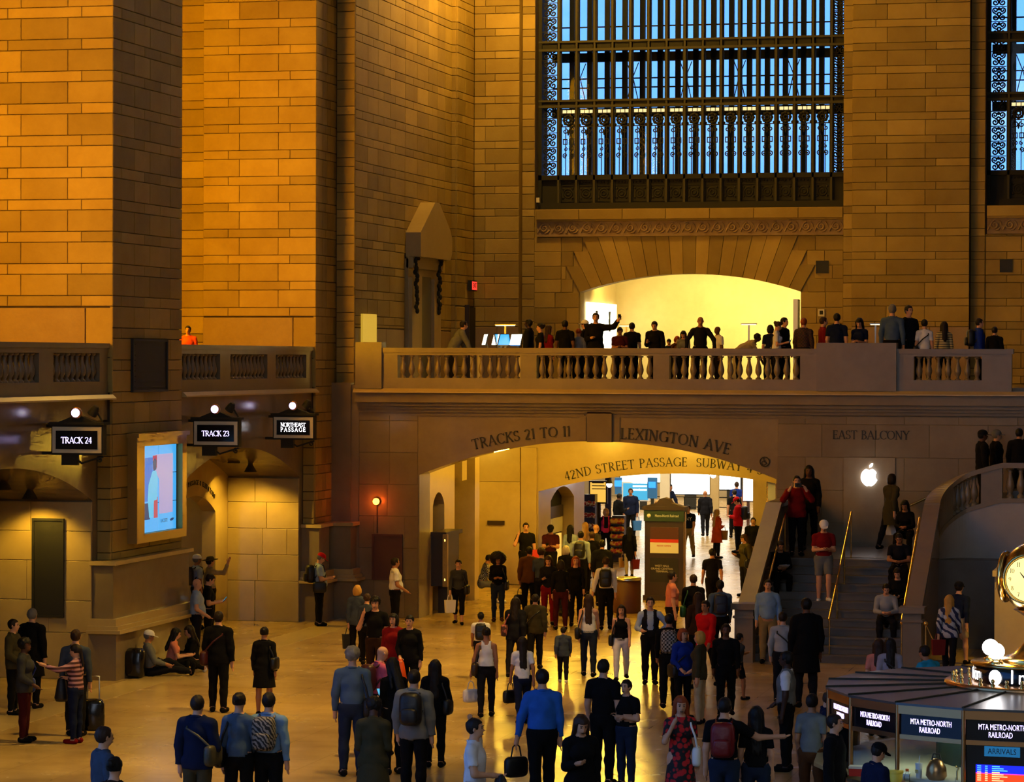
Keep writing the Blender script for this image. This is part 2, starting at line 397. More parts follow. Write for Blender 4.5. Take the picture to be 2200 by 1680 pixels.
# ---- piers of the north wall
def pier(name, y0, y1, stones_front, x_in, label, w_face=True, ztop=20):
    p = struct(boxobj(name, 'mortar', -24.95, XN-.06, y0+.06, y1, 0, 36), label); boxobj('pier_core', 'mortar', -26.6, -24.95, y0+.55, y1, 0, 36, p)
    fl = y1-y0
    courses(p, (XN-.06, y0), PI/2, fl, 2.4, ztop, PH_N, [fl*f for f in (.30, .52, .82)], [fl*f for f in (.12, .44, .67)], 'ashlar')
    if w_face:   # west reveal, up in the window bay
        courses(p, (-24.95, y0+.06), 0, 2.95, 7.55, ztop, PH_N, [.95, 1.97], [.66, 2.27], 'ashlar')
        # dado slab behind the balustrade
        mk('dado_slab', block(2.35, 1.72, 'ashlar_dado'), None, p, (-24.95, y0+.06, 5.8), 0)
        mk('stone', block(.57, .70, 'ashlar'), None, p, (-22.58, y0+.06, 5.8), 0); mk('stone', block(.57, 1.0, 'ashlar'), None, p, (-22.58, y0+.06, 6.52), 0)
        # set-back strip at the back of the bay
        courses(p, (-26.4, y0+.55), 0, 1.45, 5.8, ztop, PH_N, [.7], [.45], 'ashlar')
    return p
pier1 = pier('wall_pier_north', 56.93, 61.05, 0, 0, 'brown stone pier carrying the tall video screen')
pier2 = pier('wall_pier_corner', 70.76, 72.6, 0, 0, 'narrow brown stone pier next to the balcony')
struct(boxobj('wall_bay_back', 'plaster', -27.2, -26.8, 36, 74, 5.3, 36))
pier0 = struct(boxobj('wall_pier_west', 'ashlar', -26.5, XN, 43.1, 47.2, 0, 36))
# lower jamb faces of the piers (square-on strips beside the arches)
courses(pier1, (-22.3, 56.9), 0, .30, 2.4, 5.2, PH_N, [], [], 'ashlar')
courses(pier2, (-22.3, 70.72), 0, .30, 2.4, 5.2, PH_N, [], [], 'ashlar')
# pedestals
def pedestal(y0, y1, x1, name, label):
    p = empty(name, (-22.0, (y0+y1)/2, 0)); tag(p, label); p['kind'] = 'structure'
    e = (p.location.x, p.location.y)
    def bx(nm, m, xa, xb, ya, yb, za, zb): return boxobj(nm, m, xa-e[0], xb-e[0], ya-e[1], yb-e[1], za, zb, p)
    bx('plinth', 'marble', -22.35, x1, y0, y1, 0, .95)
    bx('plinth_moulding', 'marble_light', -22.35, x1+.13, y0-.13, y1+.13, .95, 1.02)
    bx('plinth_moulding', 'marble_light', -22.35, x1+.06, y0-.06, y1+.06, 1.02, 1.10)
    bx('plinth_moulding', 'marble_light', -22.35, x1-.0, y0+.0, y1-.0, 1.10, 1.24)
    bx('dado', 'marble', -22.35, x1-.10, y0+.10, y1-.10, 1.24, 2.32)
    bx('cap_moulding', 'marble_light', -22.35, x1-.02, y0+.02, y1-.02, 2.32, 2.40)
    return p
pedestal(56.5, 61.2, -21.75, 'trim_1', 'marble pedestal under the pier with the video screen')
pedestal(70.5, 71.55, -21.75, 'trim_2', 'marble pedestal at the corner by the red lamp')
pedestal(71.55, 72.25, -21.25, 'trim_3', 'stepped marble pedestal against the balcony wall')

struct(boxobj('wall_corner_base', 'marble', -22.3, -21.5, 72.12, 72.40, 0, 5.9))
# ---- corner pilaster and north wall above the balcony
wne = struct(boxobj('wall_north_upper', 'mortar', -23.5, -21.56, 72.5, 84.4, 5.3, 36), 'stone wall beside the balcony with the carved doorway')
courses(wne, (-21.98, 72.49), 0, .48, 5.85, 18.5, PH_N-.1, [], [], 'ashlar')
sk = lambda u, v, a, b: (a < 9.2 and u < 8.0 and v > 4.72)
ne_big = [1.1, 2.05, 3.2, 4.66, 5.9, 7.05, 8.05, 8.9]; ne_sm = [.6, 1.6, 2.6, 3.7, 4.66, 5.5, 6.6, 7.5, 8.05, 8.8]
courses(wne, (-21.56, 72.5), PI/2, 9.6, 7.3, 18.5, PH_E, ne_big, ne_sm, 'ashlar', sk)
for u, v in ((0, 1.3), (1.3, 2.9), (2.9, 4.66), (8.05, 9.6)): mk('dado_slab', block(v-u-.01, 1.42, 'ashlar_dado'), None, wne, (-21.56, 72.5+u, 5.86), PI/2)
boxobj('pilaster_core', 'mortar', -22, -21.39, 82.16, 84.2, 5.3, 36, wne)
courses(wne, (-21.56, 82.16), 0, .17, 5.85, 19, PH_E, [], [], 'ashlar')
courses(wne, (-21.39, 82.1), PI/2, 1.9, 8.0, 19, PH_E, [.9], [.55], 'ashlar')
courses(wne, (-21.39, 82.1), PI/2, .95, 5.85, 8.0, PH_E, [], [.5], 'ashlar')

# ---- east wall above the balcony
weu = struct(boxobj('wall_east_pier', 'mortar', -10.29, -7.12, YU+.06, 86, 5.3, 36), 'stone pier between the two tall windows')
courses(weu, (-10.35, YU+.06), 0, 3.29, 7.45, 18.2, PH_E, [.98, 2.05], [.66, 2.35], 'ashlar')
for u, v in ((0, 1.1), (1.1, 2.2), (2.2, 3.29)): mk('dado_slab', block(v-u-.01, 1.58, 'ashlar_dado'), None, weu, (-10.35+u, YU+.06, 5.86), 0)
boxobj('fillet_core', 'mortar', -7.12, -6.65, 84.36, 86, 5.3, 36, weu)
courses(weu, (-7.06, 84.36), 0, .41, 5.85, 18, PH_E, [], [], 'ashlar')
boxobj('fillet_core', 'mortar', -10.62, -10.29, 84.26, 86, 5.3, 36, weu)
courses(weu, (-10.62, 84.26), 0, .27, 5.85, 18, PH_E, [], [], 'ashlar')
wel = struct(boxobj('wall_east_corner', 'mortar', -21.4, -20.04, YU+.06, 86, 5.3, 36), 'stone strip of wall in the corner beside the tall window')
courses(wel, (-21.33, YU+.06), 0, 1.35, 7.45, 18.5, PH_E, [.33], [.62], 'ashlar')
for u, v in ((0, .7), (.7, 1.35)): mk('dado_slab', block(v-u-.01, 1.58, 'ashlar_dado'), None, wel, (-21.33+u, YU+.06, 5.86), 0)
boxobj('fillet_core', 'mortar', -20.04, -19.6, 84.41, 86, 5.3, 36, wel); boxobj('jamb', 'ashlar', -20.04, -19.985, 84.05, 84.41, 5.3, 36, wel)
courses(wel, (-19.98, 84.41), 0, .38, 5.85, 18.5, PH_E, [], [], 'ashlar')

# spandrel below the window, with the store arch
YS = 84.35
spx0, spx1, AX0, AX1, ASP, ACR = -19.6, -10.62, -18.25, -11.84, 8.45, 8.97
sp = MB(); arch_wall(sp, spx0, spx1, 5.3, 10.85, AX0, AX1, ASP, ACR, .05, .6, fnE(YS))
spand = struct(sp.build('wall_east_spandrel', 'ashlar'), 'stone wall under the tall window with the bright store arch')
pts, (acu, acz, acr, aca) = arc_pts(AX0, AX1, ASP, ACR)
NV = 19; vz = 10.04
def vous(i):
    a0, a1 = -aca+2*aca*i/NV, -aca+2*aca*(i+1)/NV
    # radial lines flare from a nearer centre so that the outer stones lean
    k0, k1 = a0*1.55, a1*1.55
    b0 = (acu+acr*math.sin(a0), acz+acr*math.cos(a0)); b1 = (acu+acr*math.sin(a1), acz+acr*math.cos(a1))
    top = vz if 2 <= i <= NV-3 else (9.62 if i in (1, NV-2) else 9.2)
    t0 = (b0[0]+(top-b0[1])*math.tan(k0), top); t1 = (b1[0]+(top-b1[1])*math.tan(k1), top)
    g = .007
    poly = [(b0[0]+g, b0[1]), (b1[0]-g, b1[1]), (t1[0]-g, t1[1]), (t0[0]+g, t0[1])]
    return poly
for i in range(NV):
    MB().prism(vous(i), .05, -.03 if i % 2 else -.02, fnE(YS)).build('voussoir', 'ashlar', spand)
vl, vr = vous(1), vous(NV-2)
def band(x0, x1, z0, z1, ws):
    x = x0
    for w in ws:
        if x >= x1-.02: break
        xb = min(x1, x+w)
        mk('stone', block(xb-x-.01, z1-z0-.01, 'ashlar'), None, spand, (x, YS+.05, z0), 0); x = xb
zc = [5.86, 7.2, 7.55, 8.0, 8.44]
for j, (za, zb) in enumerate(zip(zc, zc[1:])):
    band(spx0, AX0-.02, za, zb, [.62, .8] if j % 2 else [.95, .9]); band(AX1+.02, spx1, za, zb, [.7, .8] if j % 2 else [.45, .9])
zc = [8.44, 8.82, 9.2, 9.62, 10.04]
for j, (za, zb) in enumerate(zip(zc, zc[1:])):
    i0 = 0 if zb <= 9.21 else (1 if zb <= 9.63 else 2)
    p = vous(i0); q = vous(NV-1-i0)
    f = (zb-p[0][1])/(p[3][1]-p[0][1]); xl = p[0][0]+(p[3][0]-p[0][0])*f
    f = (zb-q[1][1])/(q[2][1]-q[1][1]); xr = q[1][0]+(q[2][0]-q[1][0])*f
    band(spx0, xl-.01, za, zb, [.8, .9, .9]); band(xr+.01, spx1, za, zb, [.5, .9, .9])
# ledge and frieze of running scrolls (both windows)
def spiral(r0, turns, n, cx=0., cz=0., s=1, a0=0.):
    return [(cx+s*r0*(1-t*.85)*math.cos(a0+t*turns*2*PI), cz+r0*(1-t*.85)*math.sin(a0+t*turns*2*PI)) for t in [i/n for i in range(n+1)]]
scr = MB()
scr.tube([(x, -.01, z) for x, z in spiral(.13, 1.6, 16, 0, 0, 1, PI/2)], [.030]*9+[.024]*8, 5)
scr.tube([(-.19, -.01, -.14), (-.13, -.01, -.02), (-.06, -.01, .10), (0, -.01, .13)], .026, 5)
scr.tube([(.02, -.01, -.15), (.10, -.01, -.13), (.17, -.01, -.06)], [.02, .035, .015], 5)
scr.tube([(.12, -.01, .13), (.17, -.01, .06), (.19, -.01, -.02)], [.015, .03, .015], 5)
scroll_me = scr.mesh('scroll')
def ledge(parent, x0, x1):
    n = max(1, int((x1-x0)/1.12)); w = (x1-x0)/n
    for i in range(n): mk('ledge_stone', block(w-.008, .29, 'ashlar'), None, parent, (x0+w*i, YS-.10, 10.54), 0)
    boxobj('ledge_core', 'ashlar', x0, x1, YS-.10, YS+.5, 10.5, 10.84, parent)
    boxobj('frieze_band', 'frieze_stone', x0, x1, YS-.02, YS+.3, 10.08, 10.5, parent)
    boxobj('frieze_moulding', 'frieze_stone', x0, x1, YS-.10, YS, 10.05, 10.11, parent); boxobj('frieze_moulding', 'ashlar', x0, x1, YS-.12, YS, 10.49, 10.54, parent)
    k = int((x1-x0)/.405)
    for i in range(k): mk('scroll', scroll_me, 'frieze_stone', parent, (x0+(i+.5)*(x1-x0)/k, YS-.03, 10.30))
ledge(spand, -19.52, spx1)
# south half of the east wall (second window bay and beyond)
sp2 = struct(boxobj('wall_east_south', 'mortar', -6.65, 15, YS+.05, 86, 5.3, 10.85), 'stone wall under the second tall window')
courses(sp2, (-6.65, YS+.05), 0, 6.6, 5.86, 10.05, PH_E, [1.0, 2.1, 3.2, 4.3, 5.4], [.6, 1.7, 2.8, 3.9, 5.0], 'ashlar')
ledge(sp2, -6.6, 1.0)
struct(boxobj('wall_east_far_pier', 'ashlar', 2.3, 15, 84, 86, 10.8, 36)); struct(boxobj('wall_east_top', 'ashlar', -34, 15, 84.5, 86, 27, 36))

# ---- tall windows: inner bronze screen, walkway, outer screen, glass
ZB, Z4, Z3a, Z3b, Z2a, Z2b, ZT = 10.95, 11.82, 13.82, 14.05, 15.46, 15.76, 27.
def window(name, x0, x1, nlow, nhigh, vis_hi, label):
    w = empty(name, (x0, 84.9, ZB)); struct(w, label)
    ox, oy, oz = x0, 84.9, ZB
    def bx(nm, m, xa, xb, ya, yb, za, zb, par=w): return boxobj(nm, m, xa-ox, xb-ox, ya-oy, yb-oy, za-oz, zb-oz, par)
    side = .60; P = (x1-x0-side-.42)/15
    xs = [x0+side+P*i for i in range(16)]
    for i, x in enumerate(xs):
        bx('mullion', 'bronze', x-.062, x+.062, 84.86, 85.0, ZB, ZT)
        bx('mullion_bead', 'bronze_light', x-.03, x+.03, 84.80, 84.88, ZB, ZT)
        bx('outer_mullion', 'bronze', x-.075, x+.075, 86.6, 86.75, ZB, ZT)
    bx('frame_post', 'bronze', x0-.05, x0+.10, 84.80, 85.0, ZB, ZT); bx('frame_post', 'bronze', x1-.08, x1+.05, 84.80, 85.0, ZB, ZT)
    for za, zb in ((Z3a, Z3b), (Z2a, Z2b)):
        bx('transom', 'bronze', x0, x1, 84.86, 85.02, za, zb); bx('transom_bead', 'bronze_light', x0, x1, 84.79, 84.87, za, za+.07); bx('transom_bead', 'bronze_light', x0, x1, 84.79, 84.87, zb-.06, zb)
        bx('walkway', 'bronze', x0, x1, 85.02, 86.6, zb-.10, zb-.04)
        bx('outer_transom', 'bronze', x0, x1, 86.6, 86.8, za-.14, za+.12)
    bx('sill_rail', 'bronze', x0, x1, 84.78, 85.04, ZB-.15, ZB+.10); bx('sill_rail', 'bronze', x0, x1, 84.80, 85.02, Z4-.10, Z4+.04)
    for z in (16.35, 14.55, 14.82): bx('outer_bar', 'bronze', x0, x1, 86.66, 86.70, z-.02, z+.02)
    for i in range(15):
        if not nlow <= i < nhigh: continue
        xc = (xs[i]+xs[i+1])/2
        g = empty('x', (0, 0, 0)); bpy.data.objects.remove(g)
        mk('scroll_grille', grille_me, 'bronze', w, (xc-ox, 84.92-oy, Z4-oz))
        mk('relief_panel', relief_me, 'bronze', w, (xc-ox, 84.93-oy, ZB-oz))
        mk('light_strip', prism_me, 'lit_warmtext' if i % 3 != 2 else 'lit_gold', w, (xc-ox, 85.06-oy, Z3a-oz-.16))
        for za, zb in ((Z4, Z3a), (Z3b, Z2a), (Z2b, ZT)):
            bx('pane', 'glass', xs[i]+.06, xs[i+1]-.06, 84.955, 84.965, za, zb)
        if i % 3 == 0:
            b = MB()
            for s in (-1, 1): b.tube([(xc-s*P*.33, 86.5, Z3b+.05), (xc-s*P*.05, 86.5, (Z3b+Z2a)/2), (xc+s*P*.33, 86.5, Z2a-.2)], .015, 5)
            b.v = [(a-ox, c-oy, d-oz) for a, c, d in b.v]; b.build('cross_rod', 'bronze', w)
    for xa, xb in ((x0+.10, xs[0]-.08), (xs[15]+.08, x1-.08)):
        if xb > vis_hi: continue
        if xa < x0+1 or nhigh >= 15:
            for k in range(14): mk('scroll_grille', side_me, 'bronze', w, ((xa+xb)/2-ox, 84.93-oy, Z4-oz+.02+.42*k))
            bx('relief_panel', 'bronze', xa-.05, xb+.05, 84.92, 84.98, ZB, Z4)
    return w
# lower grille: rosette head, paired scrolls, key square, thin bars
def ring(mb, cx, cz, r, t, n=14, y=0.): mb.tube([(cx+r*math.cos(2*PI*i/n), y, cz+r*math.sin(2*PI*i/n)) for i in range(n+1)], t, 4, caps=False)
g = MB(); H3 = Z3a-Z4
for x in (-.075, .075): g.box(x-.012, x+.012, -.012, .012, 0, H3-.55)
for s in (-1, 1):
    g.tube([(x, 0, z) for x, z in spiral(.085, 1.3, 14, s*.09, H3-.68, s, PI/2)], .017, 4)
    g.tube([(x, 0, z) for x, z in spiral(.075, 1.3, 14, s*.09, .62, s, -PI/2)], .017, 4)
    g.tube([(x, 0, z) for x, z in spiral(.06, 1.3, 12, s*.08, .80, s, PI/2)], .014, 4)
    g.box(s*.09-.055, s*.09+.055, -.012, .012, .93, .96); g.box(s*.09-.055, s*.09+.055, -.012, .012, 1.07, 1.10)
    g.box(s*.145-.012, s*.145+.012, -.012, .012, .93, 1.10); g.box(s*.035-.012, s*.035+.012, -.012, .012, .93, 1.10)
ring(g, 0, H3-.36, .13, .035); ring(g, 0, H3-.36, .06, .03, 8)
for k in range(8):
    a = 2*PI*k/8; g.ball((.13*math.cos(a), 0, H3-.36+.13*math.sin(a)), .05, 6, 4)
for s in (-1, 1): g.ball((s*.19, 0, H3-.50), .04, 6, 4); g.ball((s*.20, 0, H3-.22), .045, 6, 4)
g.box(-.26, .26, -.015, .015, H3-.56, H3-.53); g.box(-.26, .26, -.02, .02, H3-.18, H3-.155)
g.ball((0, 0, H3-.72), (.03, .02, .09), 6, 4)
grille_me = g.mesh('scroll_grille')
g = MB(); g.box(-.25, .25, 0, .04, .08, .80)
for a, b_, c, d in ((-.22, .22, .14, .17), (-.22, .22, .60, .63), (-.22, -.19, .14, .63), (.19, .22, .14, .63)): g.box(a, b_, -.03, 0, c, d)
ring(g, 0, .385, .13, .02, 12, -.01); ring(g, 0, .385, .06, .02, 8, -.01)
for s in (-1, 1):
    for q in (.25, .52): g.ball((s*.14, -.01, q), .035, 6, 4)
for k in range(5): g.ball((-.2+.1*k, -.01, .71), .035, 6, 4)
relief_me = g.mesh('relief_panel')
g = MB()
for k in range(3): g.box(-.20+.135*k, -.09+.135*k, 0, .02, 0, .11)
prism_me = g.mesh('light_strip')
g = MB()
for s in (-1, 1):
    g.tube([(x, 0, z) for x, z in spiral(.10, 1.4, 14, s*.10, .12, s, PI/2)], .022, 4); g.tube([(x, 0, z) for x, z in spiral(.09, 1.4, 14, s*.10, .32, s, -PI/2)], .022, 4)
ring(g, 0, .21, .05, .025, 8); g.box(-.21, .21, -.012, .012, -.01, .015); g.ball((0, 0, .36), .05, 6, 4)
side_me = g.mesh('scroll_grille')
window('window_1', -19.6, -10.62, 0, 15, 0, 'tall bronze lattice window above the bright store arch')
window('window_2', -6.65, 2.33, 0, 8, -5.5, 'tall bronze lattice window cut off by the picture edge')

# ---- bright store niche behind the arch
ns = MB(); ns.box(-19.0, -18.25, 84.95, 90, 5.3, 9.6); ns.box(-11.84, -11.2, 84.95, 90, 5.3, 9.6); ns.box(-19, -11, 89.6, 90, 5.3, 9.6); ns.box(-19, -11, 84.95, 90, 9.3, 9.6)
struct(ns.build('wall_store', 'plaster'), 'pale wall inside the bright store arch')
for za, zb, r in ((7.3, 7.95, 1), (7.95, 8.6, 2), (8.6, 9.25, 3)): pass
light('store_ceiling_lamp', 'AREA', (-15, 86.6, 9.15), 560, (1., .84, .26), 5.5, 1.6, to=(-15, 88.6, 7))
light('store_side_lamp', 'AREA', (-12.4, 86.5, 8.4), 200, (1., .9, .45), 1.2, 1.2, to=(-14, 89.6, 7.2))

# ---- balcony slab, cornice, lower east wall
struct(boxobj('floor_balcony', 'marble', -21.6, 15, 72.2, 89.6, 5.35, 5.85), 'balcony floor')
lw = MB(); arch_wall(lw, -22.3, 15, 0, 5.35, -19.72, -10.71, 3.60, 4.48, 0, 1.0, fnE(YE), 32)
wlow = struct(lw.build('wall_east_lower', 'marble'), 'brown marble wall with the wide passage arch below the balcony')
# marble facing slabs left of the arch and right of it, joints open
for j, (za, zb) in enumerate(zip([0, .95, 1.75, 2.55, 3.35, 4.15, 4.95], [.95, 1.75, 2.55, 3.35, 4.15, 4.95, 5.15])):
    xs_ = [-21.3, -20.55, -19.75] if j % 2 else [-21.3, -20.9, -20.1, -19.75]
    if za >= 3.3: xs_ = [-21.3, -20.5, -19.76]
    for a, b_ in zip(xs_, xs_[1:]):
        mk('facing_slab', block(b_-a-.004, zb-za-.004, 'marble'), None, wlow, (a, YE+.045, za), 0)
    xr = [-10.68, -9.6, -8.3, -7.0, -5.6, -4.2] if j % 2 else [-10.68, -10.0, -9.0, -7.6, -6.3, -4.9, -4.0]
    for a, b_ in zip(xr, xr[1:]):
        mk('facing_slab', block(b_-a-.004, zb-za-.004, 'marble'), None, wlow, (a, YE+.045, za), 0)
boxobj('key_block', 'marble', -15.41, -14.79, YE-.10, YE+.1, 4.46, 5.2, wlow)
boxobj('panel_moulding', 'marble', -21.2, -15.5, YE-.035, YE+.05, 5.08, 5.17, wlow); boxobj('panel_moulding', 'marble', -14.7, -9.8, YE-.035, YE+.05, 5.08, 5.17, wlow)
boxobj('panel_moulding', 'marble', -15.60, -15.45, YE-.03, YE+.05, 4.5, 5.1, wlow); boxobj('panel_moulding', 'marble', -14.75, -14.60, YE-.03, YE+.05, 4.5, 5.1, wlow)
co = empty('trim_4', (-3, YE, 5.17)); struct(co, 'marble cornice under the balcony rail')
def cx(nm, m, ya, yb, za, zb, x0=-21.3, x1=15): boxobj(nm, m, x0+3, x1+3, ya-YE, yb-YE, za-5.17, zb-5.17, co)
cx('moulding', 'marble', YE-.10, YE+.1, 5.17, 5.25); cx('moulding', 'marble', YE-.18, YE+.1, 5.25, 5.33); cx('moulding', 'marble', YE-.28, YE+.1, 5.33, 5.42)
cx('fascia', 'marble', YE-.40, YE+.1, 5.42, 5.69); MB().prism([(YE-.56, 5.66), (YE-.56, 5.69), (YE-.47, 5.765), (YE+.1, 5.765), (YE+.1, 5.66)], -21.3+3, 15+3, lambda u, z, d: (d, u-YE, z-5.17)).build('ledge_lip', 'marble_light', co)
cn = empty('trim_5', (-22.2, 60, 5.17)); struct(cn, 'marble cornice above the track gates')
for y0, y1 in ((36, 56.9), (61.08, 70.75)):
    for nm, m, x, za, zb in (('moulding', 'marble', -22.22, 5.1, 5.25), ('fascia', 'marble', -22.10, 5.25, 5.69), ):
        boxobj(nm, m, -22.6+22.2, x+22.2, y0-60, y1-60, za-5.17, zb-5.17, cn)
    MB().prism([(-21.90, 5.66), (-21.90, 5.69), (-21.98, 5.765), (-22.6, 5.765), (-22.6, 5.66)], y0-60, y1-60, lambda u, z, d: (u+22.2, d, z-5.17)).build('ledge_lip', 'marble_light', cn)
for ya, yb in ((47.2, 56.86), (61.1, 70.7)): struct(boxobj('wall_bay_light_stop', 'marble', -22.50, -22.42, ya, yb, 5.7, 6.74))  # low wall added to keep the bay light off the balusters
struct(boxobj('floor_north_balcony', 'marble', -27, -22.3, 36, 72.5, 5.6, 5.80))

# ---- vestibule behind the wide arch
v = MB()
v.box(-20.25, -19.72, 73.2, 73.5, 0, 4.6); v.box(-20.25, -19.72, 74.65, 75.7, 0, 4.6)
arch_wall(v, 73.5, 74.65, 2.6, 4.6, 73.5, 74.65, 2.75, 3.08, 0, .53, fnN(-19.72), 10)
wv = struct(v.build('wall_vestibule_left', 'marble_light'), 'polished wall inside the passage arch with a dark niche')
boxobj('niche_back', 'dark_wood', -20.3, -20.2, 73.4, 74.75, 0, 3.1, wv)
struct(boxobj('wall_vestibule_pier', 'marble_light', -20.6, -19.73, 77.9, 78.4, 0, 4.6))
struct(boxobj('wall_vestibule_west', 'marble_light', -25.2, -25, 72.2, 84, 0, 4.6))
struct(boxobj('wall_vestibule_right', 'marble_light', -10.71, -10.4, 73.2, 84.2, 0, 5.0))
iw = MB(); arch_wall(iw, -25, -10.5, 0, 4.9, -19.31, -11.0, 2.70, 3.26, 0, .5, fnE(83.7))
winn = struct(iw.build('wall_passage', 'marble_light'), 'golden wall with the 42nd Street passage lettering')
mk('wall_band', block(1.35, 2.95, 'marble_light'), None, winn, (-21.2, 83.72, .01), 0); mk('wall_band', block(1.35, 1.0, 'marble_light'), None, winn, (-21.2, 83.72, 2.97), 0)
mk('wall_band', block(.47, 3.95, 'marble_light'), None, winn, (-19.82, 83.69, .01), 0)
mk('wall_band', block(.5, 3.95, 'marble_light'), None, winn, (-21.75, 83.68, .01), 0)
boxobj('vent_slot', 'dark_wood', -21.05+.25, -20.55+.25, 83.6, 83.7, 1.72, 1.84, winn)
struct(boxobj('ceiling_vestibule', 'plaster', -25, -10.4, 73.2, 84.2, 4.62, 4.9))
# inscribed arch end hanging over the side opening
ae = MB()
pa, _ = arc_pts(-20.75, -19.75, 3.28, 3.46, 8)
ae.prism([(-20.75, 3.28)]+pa[1:-1]+[(-19.75, 3.28), (-19.75, 3.95), (-20.75, 3.95)], 0, .5, fnE(76.6))
ob = struct(ae.build('trim_6', 'plaster'), 'short inscribed arch end over the side opening')
for y in (74.0, 76.5, 79.5): light('vestibule_lamp', 'POINT', (-15.5, y+1, 4.2), 260, GOLD, .25)
light('vestibule_side_lamp', 'POINT', (-21.5, 80.6, 4.1), 200, GOLD, .25)
light('vestibule_side_lamp', 'POINT', (-18.0, 73.9, 4.1), 90, GOLD, .2)
light('vestibule_side_lamp', 'POINT', (-17.9, 80.2, 4.2), 280, GOLD, .25)

# ---- passage to Lexington Avenue beyond the inner arch
cw = MB()
cw.box(-19.8, -19.31, 84.2, 85.3, 0, 4.4); cw.box(-19.8, -19.31, 88.5, 90, 0, 4.4)
arch_wall(cw, 85.3, 88.5, 2.2, 4.4, 85.3, 88.5, 2.35, 2.72, 0, .49, fnN(-19.31), 12)
wcl = struct(cw.build('wall_passage_left', 'marble_light'), 'pale wall with an arched shop window in the far passage')
struct(boxobj('wall_passage_right', 'marble_light', -11.0, -10.6, 84.2, 126, 0, 4.4))
struct(boxobj('ceiling_passage', 'plaster', -34, -10.4, 84.2, 146, 4.4, 4.7))
struct(boxobj('wall_far_left', 'plaster', -34, -33.7, 84, 146, 0, 4.4)); struct(boxobj('wall_far_end', 'plaster', -34, -10, 140, 140.4, 0, 4.4))
struct(boxobj('wall_far_shop', 'dark_wood', -33.7, -21.0, 96.5, 96.9, 0, 4.4))
light('passage_ceiling_lamp', 'AREA', (-15.2, 88.5, 4.3), 190, GOLD, 5, 5, to=(-15.2, 88.5, 0))
light('far_hall_lamp', 'AREA', (-20, 106, 4.3), 1500, (1, .86, .6), 10, 16, to=(-20, 106, 0))
light('far_hall_lamp', 'AREA', (-24, 128, 4.3), 2200, (1, .9, .75), 12, 18, to=(-24, 128, 0))

# ---- stairs to the balcony
ST_Y, LAND = 63.8, 2.0; NST = 12; TR = 4.0/NST; RI = LAND/NST
st = empty('trim_7', (-8.3, ST_Y, 0)); struct(st, 'broad dark stone stair rising to the landing')
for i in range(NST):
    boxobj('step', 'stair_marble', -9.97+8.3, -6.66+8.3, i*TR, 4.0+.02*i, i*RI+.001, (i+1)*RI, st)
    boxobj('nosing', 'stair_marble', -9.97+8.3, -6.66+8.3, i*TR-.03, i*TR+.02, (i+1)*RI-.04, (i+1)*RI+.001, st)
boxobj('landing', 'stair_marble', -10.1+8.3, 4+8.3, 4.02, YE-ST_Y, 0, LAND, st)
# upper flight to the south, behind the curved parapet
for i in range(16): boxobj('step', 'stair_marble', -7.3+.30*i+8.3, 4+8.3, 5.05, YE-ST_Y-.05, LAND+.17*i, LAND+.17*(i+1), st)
def parapet(x0, x1, name, label, newel=True):
    p = empty(name, (x0, ST_Y, 0)); tag(p, label); p['kind'] = 'structure'
    f = lambda u, z, d: (d, u, z)
    MB().prism([(0, 0), (4.2, 0), (4.2, 3.16), (4.0, 3.16), (0, 1.11)], 0, x1-x0, f).build('parapet_wall', 'marble', p)
    MB().prism([(-.05, 1.09), (4.0, 3.14), (4.35, 3.14), (4.35, 3.25), (4.0, 3.25), (-.05, 1.20)], -.03, x1-x0+.03, f).build('coping', 'marble_rail', p)
    boxobj('newel', 'marble_rail', -.05, x1-x0+.05, -.32, .05, 0, 1.14, p); boxobj('newel_cap', 'marble_rail', -.12, x1-x0+.12, -.42, .08, 1.14, 1.27, p)
    boxobj('newel_neck', 'marble_rail', -.08, x1-x0+.08, -.37, .06, .95, 1.0, p)
    return p
parapet(-10.26, -9.96, 'trim_8', 'sloping marble parapet between stairs and passage arch')
parapet(-6.66, -6.36, 'trim_9', 'sloping marble parapet beside the curved stair wall')
lp = boxobj('wall_landing_left', 'marble', -10.24, -9.98, 68.0, 72.2, 0, 3.14); struct(lp, 'level marble parapet closing the landing')
boxobj('coping', 'marble_rail', -10.29, -9.93, 68.0, 72.2, 3.14, 3.25, lp)
# curved parapet of the upper flight
def plan(t):
    if t <= 1: a = PI-t*PI/2; return (-5.72+.80*math.cos(a), 67.95+.80*math.sin(a))
    return (-5.72+(t-1)*2.4, 68.75)
def cope(t): return float(np.interp(t, [0, .45, .8, 1.0, 1.28, 2.6], [3.27, 3.62, 3.86, 3.97, 4.17, 4.19]))
cp = empty('trim_10', (-5.9, 68.5, 0)); struct(cp, 'curved marble stair wall with balusters')
def sweep(t0, t1, n, half, zlo, zhi, name, mat):
    b = MB(); ts = [t0+(t1-t0)*i/n for i in range(n+1)]; rows = []
    for t in ts:
        x, y = plan(t); x2, y2 = plan(t+.01); x1, y1 = plan(max(0, t-.01)); d = Vector((x2-x1, y2-y1)).normalized(); nx, ny = -d.y, d.x
        q = []
        for s_, z in ((-1, zlo(t)), (1, zlo(t)), (1, zhi(t)), (-1, zhi(t))): q.append((x+nx*half*s_+5.9, y+ny*half*s_-68.5, z))
        rows.append(q)
    vs = [p for r in rows for p in r]; fs = [(i*4+k, i*4+(k+1) % 4, (i+1)*4+(k+1) % 4, (i+1)*4+k) for i in range(n) for k in range(4)]
    fs += [(3, 2, 1, 0), tuple(n*4+k for k in range(4))]
    b.add(vs, fs); return b.build(name, mat, cp)
sweep(0, 2.6, 40, .13, lambda t: 0, lambda t: cope(t)-.90, 'stair_wall', 'stair_wall_marble')
sweep(0, 2.6, 40, .16, lambda t: cope(t)-.90, lambda t: cope(t)-.80, 'base_rail', 'marble_rail')
